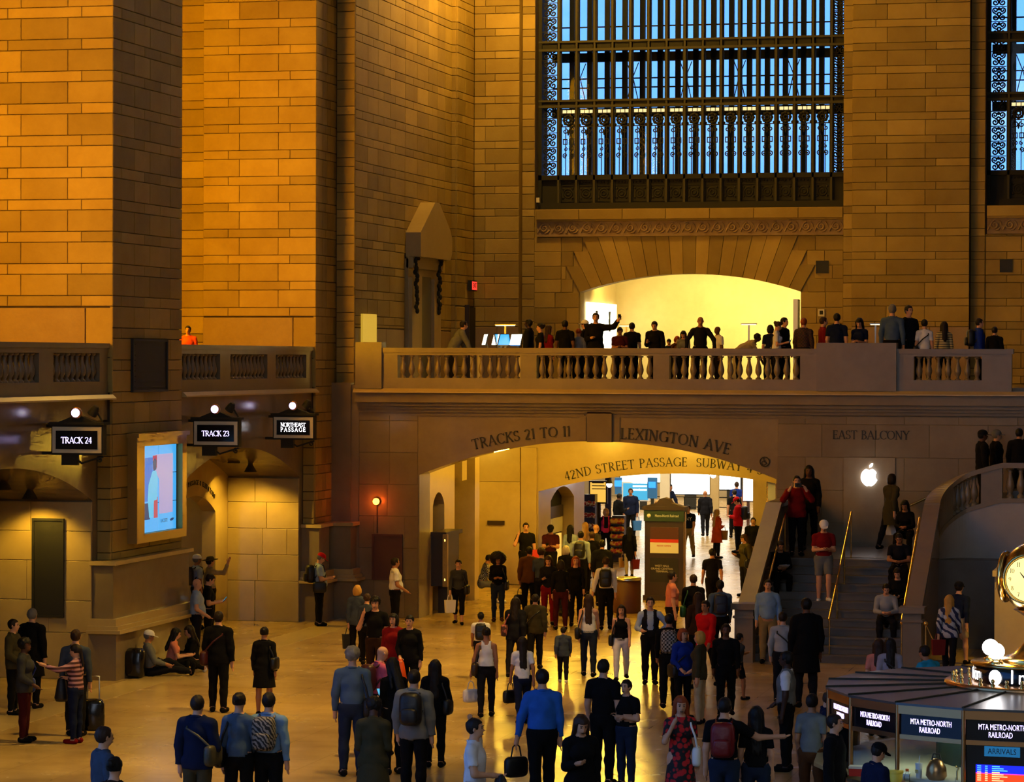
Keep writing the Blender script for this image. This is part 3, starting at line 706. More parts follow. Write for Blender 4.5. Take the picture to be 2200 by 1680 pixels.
sweep(0, 2.6, 40, .18, lambda t: cope(t)-.11, lambda t: cope(t), 'coping', 'marble_rail')
sweep(0, .62, 10, .13, lambda t: cope(t)-.82, lambda t: cope(t)-.10, 'parapet_wall', 'marble_rail')
sweep(1.10, 1.30, 4, .14, lambda t: cope(t)-.82, lambda t: cope(t)-.10, 'rail_block', 'marble_rail')
sweep(2.0, 2.3, 4, .14, lambda t: cope(t)-.82, lambda t: cope(t)-.10, 'rail_block', 'marble_rail')
STAIR_BAL = [.67, .76, .85, .94, 1.03, 1.37, 1.47, 1.57, 1.67, 1.77, 1.87]
struct(boxobj('wall_stair_block', 'marble_light', -4.86, -2.0, 64.6, 68.6, 0, 1.88), 'squat marble block behind the clock')
boxobj('block_cap', 'marble_light', -4.90, -2.0, 64.5, 68.6, 1.88, 2.0, bpy.data.objects['wall_stair_block'])
# ================================================================ LETTERING (own serif capitals)
TK, TN = .135, .065
def _L(x0, y0, x1, y1, w): return ('L', x0, y0, x1, y1, w)
def _A(cx, cy, rx, ry, a0, a1): return ('A', cx, cy, rx, ry, a0, a1)
def _s(x, y, w=.12): return ('L', x-w, y, x+w, y, TN*.9)
def stem(x): return [_L(x, 0, x, 1, TK), _s(x, .02), _s(x, .98)]
GL = {
 'A': (.84, [_L(.42, 1, .08, 0, TN), _L(.40, 1, .76, 0, TK), _L(.2, .34, .62, .34, TN), _s(.08, .02), _s(.76, .02)]),
 'B': (.66, stem(.14)+[_A(.28, .755, .24, .225, -90, 90), _A(.30, .265, .29, .245, -90, 90), _L(.14, .98, .3, .98, TN), _L(.14, .52, .3, .52, TN), _L(.14, .02, .32, .02, TN)]),
 'C': (.82, [_A(.46, .5, .40, .48, 42, 318), _L(.78, .72, .78, .95, TN)]),
 'D': (.80, stem(.14)+[_A(.28, .5, .44, .48, -90, 90), _L(.14, .98, .3, .98, TN), _L(.14, .02, .3, .02, TN)]),
 'E': (.62, stem(.14)+[_L(.14, .98, .54, .98, TN), _L(.14, .52, .46, .52, TN), _L(.14, .02, .56, .02, TN), _L(.54, .84, .54, 1, TN), _L(.57, 0, .57, .17, TN), _L(.46, .44, .46, .6, TN)]),
 'G': (.86, [_A(.46, .5, .40, .48, 42, 335), _L(.78, .05, .78, .46, TK), _s(.76, .46), _L(.76, .74, .76, .95, TN)]),
 'H': (.84, stem(.14)+stem(.70)+[_L(.14, .52, .70, .52, TN)]),
 'I': (.30, stem(.15)),
 'K': (.78, stem(.14)+[_L(.16, .45, .62, .98, TN), _L(.30, .56, .68, 0, TK), _s(.62, .98), _s(.68, .02)]),
 'L': (.58, stem(.14)+[_L(.14, .02, .52, .02, TN), _L(.53, 0, .53, .2, TN)]),
 'N': (.86, [_L(.14, 0, .14, 1, TN), _L(.14, 1, .72, 0, TK), _L(.72, 0, .72, 1, TN), _s(.14, .02), _s(.1, .98), _s(.72, .98)]),
 'O': (.90, [_A(.45, .5, .40, .48, 0, 360)]),
 'P': (.64, stem(.14)+[_A(.28, .73, .28, .25, -90, 90), _L(.14, .98, .3, .98, TN), _L(.14, .48, .3, .48, TN)]),
 'R': (.74, stem(.14)+[_A(.28, .74, .26, .24, -90, 90), _L(.14, .98, .3, .98, TN), _L(.14, .5, .3, .5, TN), _L(.32, .5, .68, .0, TK)]),
 'S': (.58, [_A(.29, .74, .22, .24, 40, 270), _A(.29, .26, .24, .24, -140, 90), _L(.47, .78, .47, .97, TN), _L(.08, .03, .08, .24, TN)]),
 'T': (.76, [_L(.38, 0, .38, 1, TK), _L(.04, .97, .72, .97, TN), _L(.05, .8, .05, 1, TN), _L(.71, .8, .71, 1, TN), _s(.38, .02)]),
 'U': (.82, [_L(.14, .3, .14, 1, TK), _L(.68, .3, .68, 1, TN), _A(.41, .31, .27, .29, 180, 360), _s(.14, .98), _s(.68, .98)]),
 'V': (.80, [_L(.06, 1, .40, 0, TK), _L(.40, 0, .74, 1, TN), _s(.06, .98), _s(.74, .98)]),
 'W': (1.1, [_L(.06, 1, .32, 0, TK), _L(.32, 0, .55, .9, TN), _L(.55, .9, .78, 0, TK), _L(.78, 0, 1.03, 1, TN), _s(.06, .98), _s(1.03, .98)]),
 'X': (.78, [_L(.08, 1, .70, 0, TK), _L(.08, 0, .70, 1, TN), _s(.08, .02), _s(.7, .02), _s(.08, .98), _s(.7, .98)]),
 'Y': (.78, [_L(.06, 1, .39, .48, TK), _L(.39, .48, .72, 1, TN), _L(.39, 0, .39, .5, TK), _s(.06, .98), _s(.72, .98), _s(.39, .02)]),
 '1': (.36, [_L(.2, 0, .2, 1, TK), _L(.2, 1, .06, .86, TN), _s(.2, .02)]),
 '2': (.60, [_A(.28, .74, .22, .24, -10, 170), _L(.48, .66, .08, .04, TK*.9), _L(.06, .04, .54, .04, TK*.8)]),
 '3': (.56, [_A(.26, .74, .20, .23, -90, 160), _A(.27, .27, .24, .25, -160, 90)]),
 '4': (.64, [_L(.44, 0, .44, 1, TK), _L(.44, 1, .06, .3, TN), _L(.05, .3, .6, .3, TN)]),
 '5': (.56, [_A(.26, .32, .24, .32, -150, 100), _L(.14, .58, .18, .98, TN), _L(.18, .96, .5, .96, TK*.8)]),
 '6': (.60, [_A(.3, .3, .24, .28, 0, 360), _A(.5, .3, .44, .68, 110, 180)]),
 '&': (.84, [_A(.36, .76, .18, .21, 0, 360), _A(.34, .28, .28, .26, 20, 330), _L(.2, .62, .72, 0, TK)]),
 '8': (.56, [_A(.28, .75, .19, .22, 0, 360), _A(.28, .27, .23, .25, 0, 360)]),
 '7': (.56, [_L(.06, .96, .5, .96, TK*.7), _L(.5, .96, .2, 0, TK)]),
 '9': (.60, [_A(.3, .7, .24, .28, 0, 360), _A(.1, .7, .44, .68, -70, 0)]),
 '0': (.66, [_A(.33, .5, .26, .48, 0, 360)]), ' ': (.40, []),
}
def glyph_polys(ch):
    w, st_ = GL[ch]; out = []
    for q in st_:
        if q[0] == 'L':
            _, x0, y0, x1, y1, t = q; d = Vector((x1-x0, y1-y0)); d = d.normalized() if d.length else Vector((1, 0)); n_ = Vector((-d.y, d.x))*t/2
            out.append([(x0-n_.x, y0-n_.y), (x1-n_.x, y1-n_.y), (x1+n_.x, y1+n_.y), (x0+n_.x, y0+n_.y)])
        else:
            _, cx_, cy_, rx, ry, a0, a1 = q; k = max(4, int(abs(a1-a0)/26))
            for i in range(k):
                A, B = math.radians(a0+(a1-a0)*i/k), math.radians(a0+(a1-a0)*(i+1)/k); qd = []
                for a, s in ((A, 1), (B, 1), (B, -1), (A, -1)):
                    t = TN+(TK-TN)*abs(math.cos(a))**1.5
                    qd.append((cx_+(rx+s*t/2)*math.cos(a), cy_+(ry+s*t/2*.8)*math.sin(a)))
                out.append(qd if a1 > a0 else qd[::-1])
    return w, out
def text_width(t, sp): return sum(GL[c][0]+sp for c in t)-sp
def lettering(name, text, size, place, mat, parent=None, sp=.14, depth=.012, fn=None):
    """place(s) -> (u, z, angle) along the baseline with s in metres from the start"""
    b = MB(); s = 0.
    for c in text:
        w, polys = glyph_polys(c); u, z, a = place(s+w*size/2); ca, sa = math.cos(a), math.sin(a)
        for p in polys:
            q = [(u+((x-w/2)*ca-y*sa)*size, z+((x-w/2)*sa+y*ca)*size) for x, y in p]
            b.prism(q, 0, -depth, fn)
        s += (w+sp)*size
    return b.build(name, mat, parent)
def straight(u0, z0): return lambda s: (u0+s, z0, 0.)
def along(p0, pm, p1, s0=0.):
    """baseline on the circle through three points"""
    ax, ay = p0; bx_, by = pm; cx_, cy = p1
    d = 2*(ax*(by-cy)+bx_*(cy-ay)+cx_*(ay-by))
    ux = ((ax*ax+ay*ay)*(by-cy)+(bx_*bx_+by*by)*(cy-ay)+(cx_*cx_+cy*cy)*(ay-by))/d
    uy = ((ax*ax+ay*ay)*(cx_-bx_)+(bx_*bx_+by*by)*(ax-cx_)+(cx_*cx_+cy*cy)*(bx_-ax))/d
    r = math.hypot(ax-ux, ay-uy); a0 = math.atan2(ay-uy, ax-ux)
    return lambda s: (ux+r*math.cos(a0-s/r), uy+r*math.sin(a0-s/r), a0-s/r-PI/2)
def fit(text, length, size): return (length/size-sum(GL[c][0] for c in text))/(len(text)-1)
def xz(px, py, Y): p = on_y(px, py, Y); return (p[0], p[2])
fE0 = fnE(YE-.016)
p0, pm, p1 = xz(1017, 966, YE), xz(1120, 946, YE), xz(1226, 937, YE)
L_ = math.dist(p0, pm)+math.dist(pm, p1)
lettering('lettering', 'TRACKS 21 TO 11', .255, along(p0, pm, p1), 'letter', wlow, fit('TRACKS 21 TO 11', L_, .255), .012, fE0)
p0, pm, p1 = xz(1333, 943, YE), xz(1450, 953, YE), xz(1566, 977, YE)
L_ = math.dist(p0, pm)+math.dist(pm, p1)
lettering('lettering', 'LEXINGTON AVE', .27, along(p0, pm, p1), 'letter', wlow, fit('LEXINGTON AVE', L_, .27), .012, fE0)
p0, p1 = xz(1789, 943, YE), xz(1954, 943, YE)
lettering('lettering', 'EAST BALCONY', .21, straight(*p0), 'letter', wlow, fit('EAST BALCONY', p1[0]-p0[0], .21), .012, fE0)
YI = 83.7; fE1 = fnE(YI-.001)
p0, pm, p1 = xz(1215, 1033, YI), xz(1460, 1002, YI), xz(1655, 1024, YI)
T_ = '42ND STREET PASSAGE  SUBWAY 4 5 6'
L_ = math.dist(p0, pm)+math.dist(pm, p1)
lettering('lettering', T_, .255, along(p0, pm, p1), 'letter', winn, fit(T_, L_*1.01, .255), .012, fE1)
fG = fnN(-24.15)
lettering('lettering', 'NORTHEAST PASSAGE & ELEVATORS', .115, along((66.45, 3.02), (67.9, 3.46), (69.35, 3.05)), 'letter', wall_nb, .22, .012, fG)
# wheelchair emblem engraved beside the arch
c = xz(1643, 992, YE); e = MB()
def eng(b, pts, r): b.tube([(c[0]+x, YE-.02, c[1]+z) for x, z in pts], r, 5)
eng(e, [(.115*math.cos(2*PI*i/20), .115*math.sin(2*PI*i/20)) for i in range(21)], .012)
eng(e, [(-.02+.048*math.cos(a), -.035+.048*math.sin(a)) for a in [PI*.6+i*PI*1.35/10 for i in range(11)]], .009)
eng(e, [(-.02, .06), (-.015, .0), (.03, -.005), (.06, -.06)], .011); eng(e, [(-.02, .03), (.03, .025)], .008); e.ball((c[0]-.022, YE-.02, c[1]+.078), .016, 6, 4)
e.build('emblem', 'letter', wlow)

# ================================================================ BALUSTRADES
bal_prof = [(.075, 0), (.075, .05), (.05, .06), (.035, .10), (.055, .14), (.078, .19), (.085, .25), (.070, .33), (.045, .42), (.034, .50), (.045, .515), (.045, .535), (.034, .545), (.06, .56), (.075, .57), (.075, .60)]
bal_me = MB().lathe(bal_prof, n=10).mesh('baluster'); bal_me.materials.append(MATS['marble_rail'])
def baluster(parent, x, y, z, sc=1.): o = mk('baluster', bal_me, None, parent, (x, y, z)); o.scale = (sc, sc, sc); return o
YR = 71.9
eb = empty('balustrade', (-13, YR, 5.76)); tag(eb, 'marble balustrade along the front of the east balcony', 'balustrade')
def er(nm, x0, x1, y0, y1, z0, z1): boxobj(nm, 'marble_rail', x0+13, x1+13, y0-YR, y1-YR, z0-5.76, z1-5.76, eb)
er('base_rail', -20.57, -9.67, YR-.13, YR+.13, 5.76, 6.03); er('base_rail', -7.75, -5.02, YR-.13, YR+.13, 5.76, 6.03)
er('top_rail', -20.57, -9.67, YR-.17, YR+.17, 6.66, 6.78); er('top_rail', -20.57, -9.67, YR-.13, YR+.13, 6.60, 6.66)
er('top_rail', -7.75, -4.98, YR-.17, YR+.17, 6.66, 6.78); er('top_rail', -7.75, -5.02, YR-.13, YR+.13, 6.60, 6.66)
for x0, x1, zt in ((-21.25, -20.57, 6.92), (-9.67, -7.75, 6.92)): er('end_block', x0, x1, YR-.22, YR+.2, 5.76, zt)
for x0, x1 in ((-20.57, -20.18), (-17.03, -16.62), (-13.69, -13.29), (-10.08, -9.67), (-7.75, -7.34), (-5.73, -5.02)): er('rail_pier', x0, x1, YR-.12, YR+.12, 6.03, 6.60)
for x0, x1, n in ((-20.18, -17.03, 14), (-16.62, -13.69, 13), (-13.29, -10.08, 14), (-7.34, -5.73, 7)):
    for i in range(n): baluster(eb, x0+(i+.5)*(x1-x0)/n+13, 0, .25, .97)
XR = -22.2
def north_rail(y0, y1, groups, label):
    nb = empty('balustrade', (XR, (y0+y1)/2, 5.76)); tag(nb, label, 'balustrade'); yc = (y0+y1)/2
    def nr(nm, ya, yb, w, za, zb): boxobj(nm, 'marble_rail', -w, w, ya-yc, yb-yc, za-5.76, zb-5.76, nb)
    nr('base_rail', y0, y1, .12, 5.76, 6.03); nr('top_rail', y0, y1, .16, 6.70, 6.80); nr('top_rail', y0, y1, .12, 6.60, 6.70)
    edges = [y0]+[v for g_ in groups for v in g_[:2]]+[y1]
    for a, b_ in zip(edges[::2], edges[1::2]):
        if b_-a > .05: nr('rail_pier', a, b_, .11, 6.03, 6.60)
    for a, b_, n in groups:
        for i in range(n): baluster(nb, 0, a+(i+.5)*(b_-a)/n-yc, .25, .97)
def yx(px): return on_x(px, 790, XR)[1]
north_rail(47.2, 56.88, [(48.0, 50.4, 9), (51.0, yx(72), 9), (yx(103), yx(203), 9)], 'marble balustrade cut by the picture edge, outside the screen pier')
north_rail(61.05, 70.75, [(61.3, yx(463), 9), (yx(485), yx(565), 10), (yx(583), yx(649), 9)], 'marble balustrade above the northeast passage arch')
for t in STAIR_BAL:
    x, y = plan(t); baluster(cp, x+5.9, y-68.5, cope(t)-.80, 1.15)

# ================================================================ TRACK SIGNS, LAMPS, SCREEN
FONTS = []
def font(name, body, size, mat, parent, loc, rot, align='CENTER', ext=.002, sx=1.):
    cu = bpy.data.curves.new(name, 'FONT'); cu.body = body; cu.size = size; cu.align_x = align; cu.align_y = 'CENTER'; cu.extrude = ext; cu.resolution_u = 3
    o = bpy.data.objects.new(name, cu); COL.objects.link(o); o.parent = parent; o.location = loc; o.rotation_euler = rot; cu.materials.append(MATS[mat]); o.scale = (sx, 1, 1); FONTS.append(o); return o
FRONT = (PI/2, 0, 0)     # text facing west, towards the viewer
def track_sign(pxl, pxr, pyt, pyb, lines, label, y):
    y = on_x(pxl, pyt, -22.08)[1]
    a, b_ = on_y(pxl, pyt, y), on_y(pxr, pyb, y); w, h = b_[0]-a[0], a[2]-b_[2]; cxx, czz = (a[0]+b_[0])/2, (a[2]+b_[2])/2
    s = empty('track_sign', (cxx, y, czz)); tag(s, label, 'sign', 'lit signs over the track gates')
    B = lambda nm, m, x0, x1, y0, y1, z0, z1: boxobj(nm, m, x0, x1, y0, y1, z0, z1, s)
    B('case', 'bronze', -w/2, w/2, -.06, .12, -h/2, h/2)
    f = .075
    B('face_frame', 'cream', -w/2+.03, w/2-.03, -.085, -.06, -h/2+.04, h/2-.04)
    dsp = B('display', 'black_gloss', -w/2+.03+f, w/2-.03-f, -.10, -.085, -h/2+.04+f, h/2-.04-f)
    dsb = B('display', 'black_gloss', -w/2+.03+f, w/2-.03-f, .12, .14, -h/2+.04+f, h/2-.04-f)
    B('cornice', 'bronze', -w/2-.04, w/2+.04, -.12, .16, h/2, h/2+.05)
    MB().prism([(-w*.36, h/2+.05), (w*.36, h/2+.05), (w*.10, h/2+.16), (-w*.10, h/2+.16)], -.08, .10, lambda u, z, d: (u, d, z)).build('crest', 'bronze', s)
    ld = MB(); pr = [(.0, 0), (.085, 0), (.085, .03), (0, .03)]
    ld.lathe(pr, n=20); ld.v = [(x, -.13-z, y_+h/2+.23) for x, y_, z in ld.v]; rlm = ld.build('round_lamp', 'lit_violet', s)
    rr = MB(); rr.lathe([(.085, -.02), (.11, -.02), (.11, .05), (.085, .05)], n=20); rr.v = [(x, -.10-z, y_+h/2+.23) for x, y_, z in rr.v]; rr.build('lamp_rim', 'copper', rlm)
    em = MB(); em.prism([(-.035, -.04), (.0, -.055), (.035, -.04), (.04, .035), (-.04, .035)], 0, .012, lambda u, z, d: (u, -.172+d, z+h/2+.23)); em.build('emblem', 'lit_white', rlm)
    fn = lambda u, z, d: (u, -.101+d, z)
    n = len(lines)
    for i, t in enumerate(lines):
        sz = .12 if n == 1 else .095; wd = w*.60 if n == 1 else w*.60
        lettering('lettering', t, sz, straight(-wd/2, (-.065 if n == 1 else (.02-.115*i))), 'lit_violet' if n == 1 else 'lit_white', dsp, fit(t, wd, sz), .004, fn)
        lettering('lettering', t, sz, straight(-wd/2, (-.065 if n == 1 else (.02-.115*i))), 'lit_white', dsb, fit(t, wd, sz), .004, lambda u, z, d: (-u, .141-d, z))
    # scrolled bracket below and spotlight above
    br = MB(); br.tube([(-w*.15, .05, -h/2-.02), (w*.05, .05, -h/2-.16), (w*.30, .05, -h/2-.08), (w*.46, .05, -h/2-.03)], .022, 6)
    br.tube([(x, .05, z) for x, z in spiral(.06, 1.3, 12, w*.40, -h/2-.09, 1, PI/2)], .016, 5); br.box(-w*.32, -w*.02, -.02, .10, -h/2-.20, -h/2); br.build('bracket', 'bronze', s)
    MB().box(-w/2-.75, -w/2, .02, .06, h/2-.06, h/2).box(-w/2-.75, -w/2, .02, .06, -h/2, -h/2+.06).build('wall_arm', 'bronze', s)
    sl = MB(); sl.tube([(w*.26, 0, h/2+.20), (w*.33, -.02, h/2+.30), (w*.36, -.03, h/2+.36)], [.10, .085, .05], 10); sl.tube([(w*.34, 0, h/2+.28), (w*.46, .02, h/2+.06)], .02, 6); sl.build('spotlight', 'bronze', s)
    return s
track_sign(113, 224, 912, 978, ['TRACK 24'], 'lit TRACK sign over the arch with the tall black panel', 54.6)
track_sign(417, 515, 901, 960, ['TRACK 23'], 'lit TRACK sign between the video screen and the northeast passage sign', 63.8)
track_sign(588, 677, 892, 945, ['NORTHEAST', 'PASSAGE'], 'lit sign reading NORTHEAST PASSAGE', 69.4)
def cone_lamp(px, py, X, top, label, power=22):
    p = on_x(px, py, X); o = empty('hanging_lamp', (p[0], p[1], p[2])); tag(o, label, 'lamp', 'cone lamps hanging in the gate arches')
    MB().lathe([(.02, .30), (.05, .28), (.06, .18), (.16, .0), (.15, .0), (.05, .16), (.0, .17)], n=14).build('shade', 'bronze', o)
    MB().tube([(0, 0, .28), (0, 0, top-p[2])], .022, 6).build('stem', 'bronze', o)
    MB().ball((0, 0, .08), .05, 8, 6).build('bulb', 'lit_gold', o)
    light('gate_lamp', 'SPOT', (p[0], p[1], p[2]-.02), power*5.5, GOLD, .08, to=(p[0]+.05, p[1]+.9, 0), spot=120)
    return o
cone_lamp(64, 1072, -23.35, 4.6, 'cone lamp hanging nearer to the TRACK 24 sign', 22)
cone_lamp(8, 1052, -23.6, 4.6, 'cone lamp cut by the picture edge in the track 24 arch', 14)
cone_lamp(502, 995, -23.6, 4.5, 'cone lamp hanging below the TRACK 23 sign bracket', 22)
cone_lamp(538, 1014, -23.2, 4.5, 'cone lamp hanging in the middle of the northeast passage arch', 34)
light('northeast_passage_glow', 'POINT', (-26.3, 67.5, 3.4), 30, GOLD, .2)
# video wall on the pier
S0, S1, SZ0, SZ1 = 58.22, 60.52, 2.86, 4.68
vs_ = empty('video_screen', (-21.95, 59.3, 3.7)); tag(vs_, 'tall blue advertising video screen in a gilt frame', 'screen')
def vb(nm, m, xa, xb, ya, yb, za, zb): return boxobj(nm, m, xa, xb, ya-59.3, yb-59.3, za-3.7, zb-3.7, vs_)
for nm, a in (('frame_side', (57.78, S0, 2.68, 4.86)), ('frame_side', (S1, 60.78, 2.68, 4.86)), ('frame_rail', (S0, S1, 4.68, 4.86)), ('frame_rail', (S0, S1, 2.68, 2.86))): vb(nm, 'gilt_frame', -.05, .16, *a)
vb('backing', 'black_gloss', -.05, .03, 57.8, 60.75, 2.7, 4.85); vb('frame_cornice', 'gilt_frame', -.05, .22, 57.72, 60.82, 4.86, 4.95)
for i in range(2):
    for j in range(3):
        ya = S0+.02+(S1-S0-.10)/2*i; za = SZ0+(SZ1-SZ0)/3*j
        vb('screen_panel', 'scr_pale', .03, .05, ya, ya+(S1-S0-.10)/2-.015, za+.008, za+(SZ1-SZ0)/3-.008)
def pic(nm, m, poly, d=.052): MB().prism([(S0+u*(S1-S0)-59.3, SZ0+v_*(SZ1-SZ0)-3.7) for u, v_ in poly], 0, .002, lambda u, z, dd: (d+dd, u, z)).build(nm, m, vs_)
pic('print', 'scr_blue', [(.03, .36), (.33, .36), (.33, .86), (.03, .86)]); pic('print', 'scr_dark', [(.03, .15), (.26, .15), (.26, .34), (.03, .34)])
pic('print', 'scr_pink', [(.50, .20), (.86, .20), (.86, .89), (.40, .89), (.40, .70), (.50, .60)]); pic('print', 'scr_red', [(.36, .16), (.46, .16), (.46, .40), (.36, .36)], .053)
pic('print', 'scr_red', [(.34, .72), (.44, .74), (.44, .88), (.33, .88)], .0535)
pic('print', 'scr_teal', [(.24, .17), (.34, .17), (.36, .36), (.44, .37), (.46, .60), (.42, .70), (.32, .70), (.22, .55), (.20, .38)], .055)
pic('print', 'scr_dark', [(.35, .70), (.42, .72), (.43, .82), (.38, .85), (.33, .81)], .056)
font('lettering', 'LACOSTE', .11, 'scr_dark', vs_, (.056, S0+.63*(S1-S0)-59.3, SZ0+.115*(SZ1-SZ0)-3.7), (PI/2, 0, PI/2), 'CENTER', .001, .9)
pic('print', 'scr_dark', [(.80, .10), (.86, .105), (.90, .13), (.84, .135), (.78, .12)], .056)

# grilles and panels on the walls
def panel(name, px0, py0, px1, py1, plane, at, mat, label, cat, thick=.05, bars=0, frame=True):
    f = on_y if plane == 'y' else on_x
    a, b_ = f(px0, py0, at), f(px1, py1, at); i = 0 if plane == 'y' else 1
    u0, u1, z0, z1 = a[i], b_[i], b_[2], a[2]; uc, zc_ = (u0+u1)/2, (z0+z1)/2; w, h = (u1-u0)/2, (z1-z0)/2
    o = empty(name, (uc, at, zc_) if plane == 'y' else (at, uc, zc_), 0 if plane == 'y' else PI/2); tag(o, label, cat)
    boxobj('backing', mat, -w, w, -thick*.4, .03, -h, h, o)
    if frame:
        t = min(.05, w*.14)
        for x0, x1, za, zb in ((-w, -w+t, -h, h), (w-t, w, -h, h), (-w+t, w-t, h-t, h), (-w+t, w-t, -h, -h+t)): boxobj('frame', mat, x0, x1, -thick, -thick*.4, za, zb, o)
    for k in range(bars):
        z = -h+(k+1)*2*h/(bars+1); boxobj('louvre', mat, -w*.86, w*.86, -thick*.8, -thick*.4, z-.008, z+.008, o)
    return o
panel('vent_grille', 282, 728, 357, 841, 'x', XN+.01, 'black_panel', 'black grille high on the pier above the video screen', 'vent', .05, 9)
panel('notice_board', 70, 1113, 138, 1327, 'y', 56.54, 'black_panel', 'tall black panel on the jamb under the TRACK 24 sign', 'panel', .05, 0)
panel('vent_grille', 1753, 560, 1780, 587, 'y', YS-.02, 'black_panel', 'small square vent to the right of the store arch', 'vent', .03, 4)
panel('vent_grille', 2148, 557, 2175, 585, 'y', YS-.02, 'black_panel', 'small square vent under the second tall window', 'vent', .03, 4)
panel('notice_board', 800, 1147, 865, 1247, 'y', YE-.02, 'maroon', 'dark maroon board on the wall under the red lamp', 'board', .05, 0)
# exit door and sign in the corner of the balcony
d_ = boxobj('door_1', 'black_panel', -21.36, -21.26, 83.05, 83.95, 5.86, 8.0); struct(d_, 'dark doorway in the balcony corner'); boxobj('door_frame', 'dark_wood', -21.36, -21.2, 82.98, 83.05, 5.86, 8.06, d_)
ex = empty('exit_sign', (-21.2, 83.5, 8.62)); tag(ex, 'red lit exit sign above the corner door', 'sign')
boxobj('case', 'black_panel', -.1, .02, -.30, .30, -.15, .15, ex); boxobj('face', 'lit_red', .02, .03, -.27, .27, -.12, .12, ex); font('lettering', 'EXIT', .2, 'black_panel', ex, (.033, 0, 0), (PI/2, 0, PI/2))
# carved doorway on the north wall above the balcony
ad = empty('carved_doorway', (-21.5, 78.85, 5.85)); tag(ad, 'carved stone doorway with gabled top and dark garlands', 'doorway')
def ab(nm, m, xa, xb, ya, yb, za, zb): return boxobj(nm, m, xa, xb, ya-78.85, yb-78.85, za-5.85, zb-5.85, ad)
ab('panel', 'marble_light', -.05, .06, 77.3, 80.5, 5.86, 9.2)
ab('pilaster', 'marble_light', .0, .16, 77.35, 78.1, 5.86, 8.7); ab('pilaster', 'marble_light', .0, .12, 78.15, 78.5, 5.86, 8.9); ab('pilaster', 'marble_light', .0, .16, 79.65, 80.35, 5.86, 8.7)
ab('door_leaf', 'dark_wood', .0, .09, 78.6, 79.55, 5.86, 8.75)
ab('lintel', 'marble_light', .0, .20, 77.3, 80.4, 8.95, 9.25)
MB().prism([(y-78.85, z-5.85) for y, z in ((77.25, 9.25), (80.4, 9.25), (80.6, 9.45), (80.6, 9.85), (80.35, 10.1), (79.2, 10.78), (78.75, 10.78), (77.5, 10.05), (77.25, 9.9))], 0, .42, lambda u, z, d: (d, u, z)).build('gable', 'marble_light', ad)
for yy in (77.55, 80.0):
    gb = MB(); r_ = random.Random(int(yy*10))
    for k in range(14):
        t = k/13; gb.ball((.22+r_.uniform(-.03, .03), yy-78.85+r_.uniform(-.10, .10)*(1-t*.5), 9.15-5.85-1.35*t), (.06, .10*(1-.5*t), .08), 7, 5)
    gb.tube([(.2, yy-78.85-.12, 9.3-5.85), (.28, yy-78.85, 9.2-5.85), (.2, yy-78.85+.12, 9.3-5.85)], .05, 6); gb.build('garland', 'bronze', ad)
lp_ = boxobj('glowing_wall_patch', 'soft_panel', -21.48, -21.42, 72.95, 74.2, 6.9, 7.65); tag(lp_, 'small glowing yellow panel standing in for lit wall beside the rail end block', 'panel')  # lit yellow area of the wall put in as an emissive panel
# red warning lamp
rl = empty('warning_lamp', (-20.81, YE-.02, 2.92)); tag(rl, 'glowing red lamp on the marble wall', 'lamp')
bb_ = MB().lathe([(.10, 0), (.10, .04), (.06, .06)], n=14); bb_.v = [(x, -z, y) for x, y, z in bb_.v]; bb_.build('base', 'copper', rl); MB().ball((0, -.12, 0), (.085, .09, .085), 12, 8).build('globe', 'lit_amber', rl)
MB().tube([(0, -.02, -.1), (0, -.02, -.8)], .012, 6).build('conduit', 'dark_wood', rl)
light('warning_lamp_glow', 'POINT', (-20.81, YE-.40, 2.92), 6, (1, .06, .005), .08)
# lit apple emblem on the landing wall
ap = empty('store_sign', (-8.44, YE-.03, 3.70)); tag(ap, 'glowing white apple emblem on the landing wall', 'sign')
boxobj('plate', 'marble', -.62, .62, -.012, .05, -1.6, .45, ap)
R_ = .215; pts_ = []
for i in range(48):
    a = 2*PI*i/48+PI/2; r = R_*(1+.06*math.cos(2*a)*-1); x, z = r*1.0*math.cos(a), r*math.sin(a)*1.0
    if z > 0: z -= .045*math.exp(-(x/.06)**2)*(z/R_)
    else: z += .028*math.exp(-(x/.06)**2); x *= 1-.22*(-z/R_)**2
    dx, dz = x-.265, z-.035
    if math.hypot(dx, dz) < .115: s_ = .115/max(1e-6, math.hypot(dx, dz)); x, z = .265+dx*s_, .035+dz*s_
    pts_.append((x, z-.03))
f_ = lambda u, z, d: (u, d, z)
MB().prism(pts_, -.02, -.06, f_).build('apple_shape', 'lit_white', ap)
MB().prism([(.0, .215), (.05, .22), (.085, .265), (.09, .315), (.04, .305), (.005, .265)], -.02, -.06, f_).build('apple_leaf', 'lit_white', ap)
light('store_sign_glow', 'POINT', (-8.44, YE-.5, 3.7), 5, (.95, .95, 1), .2)
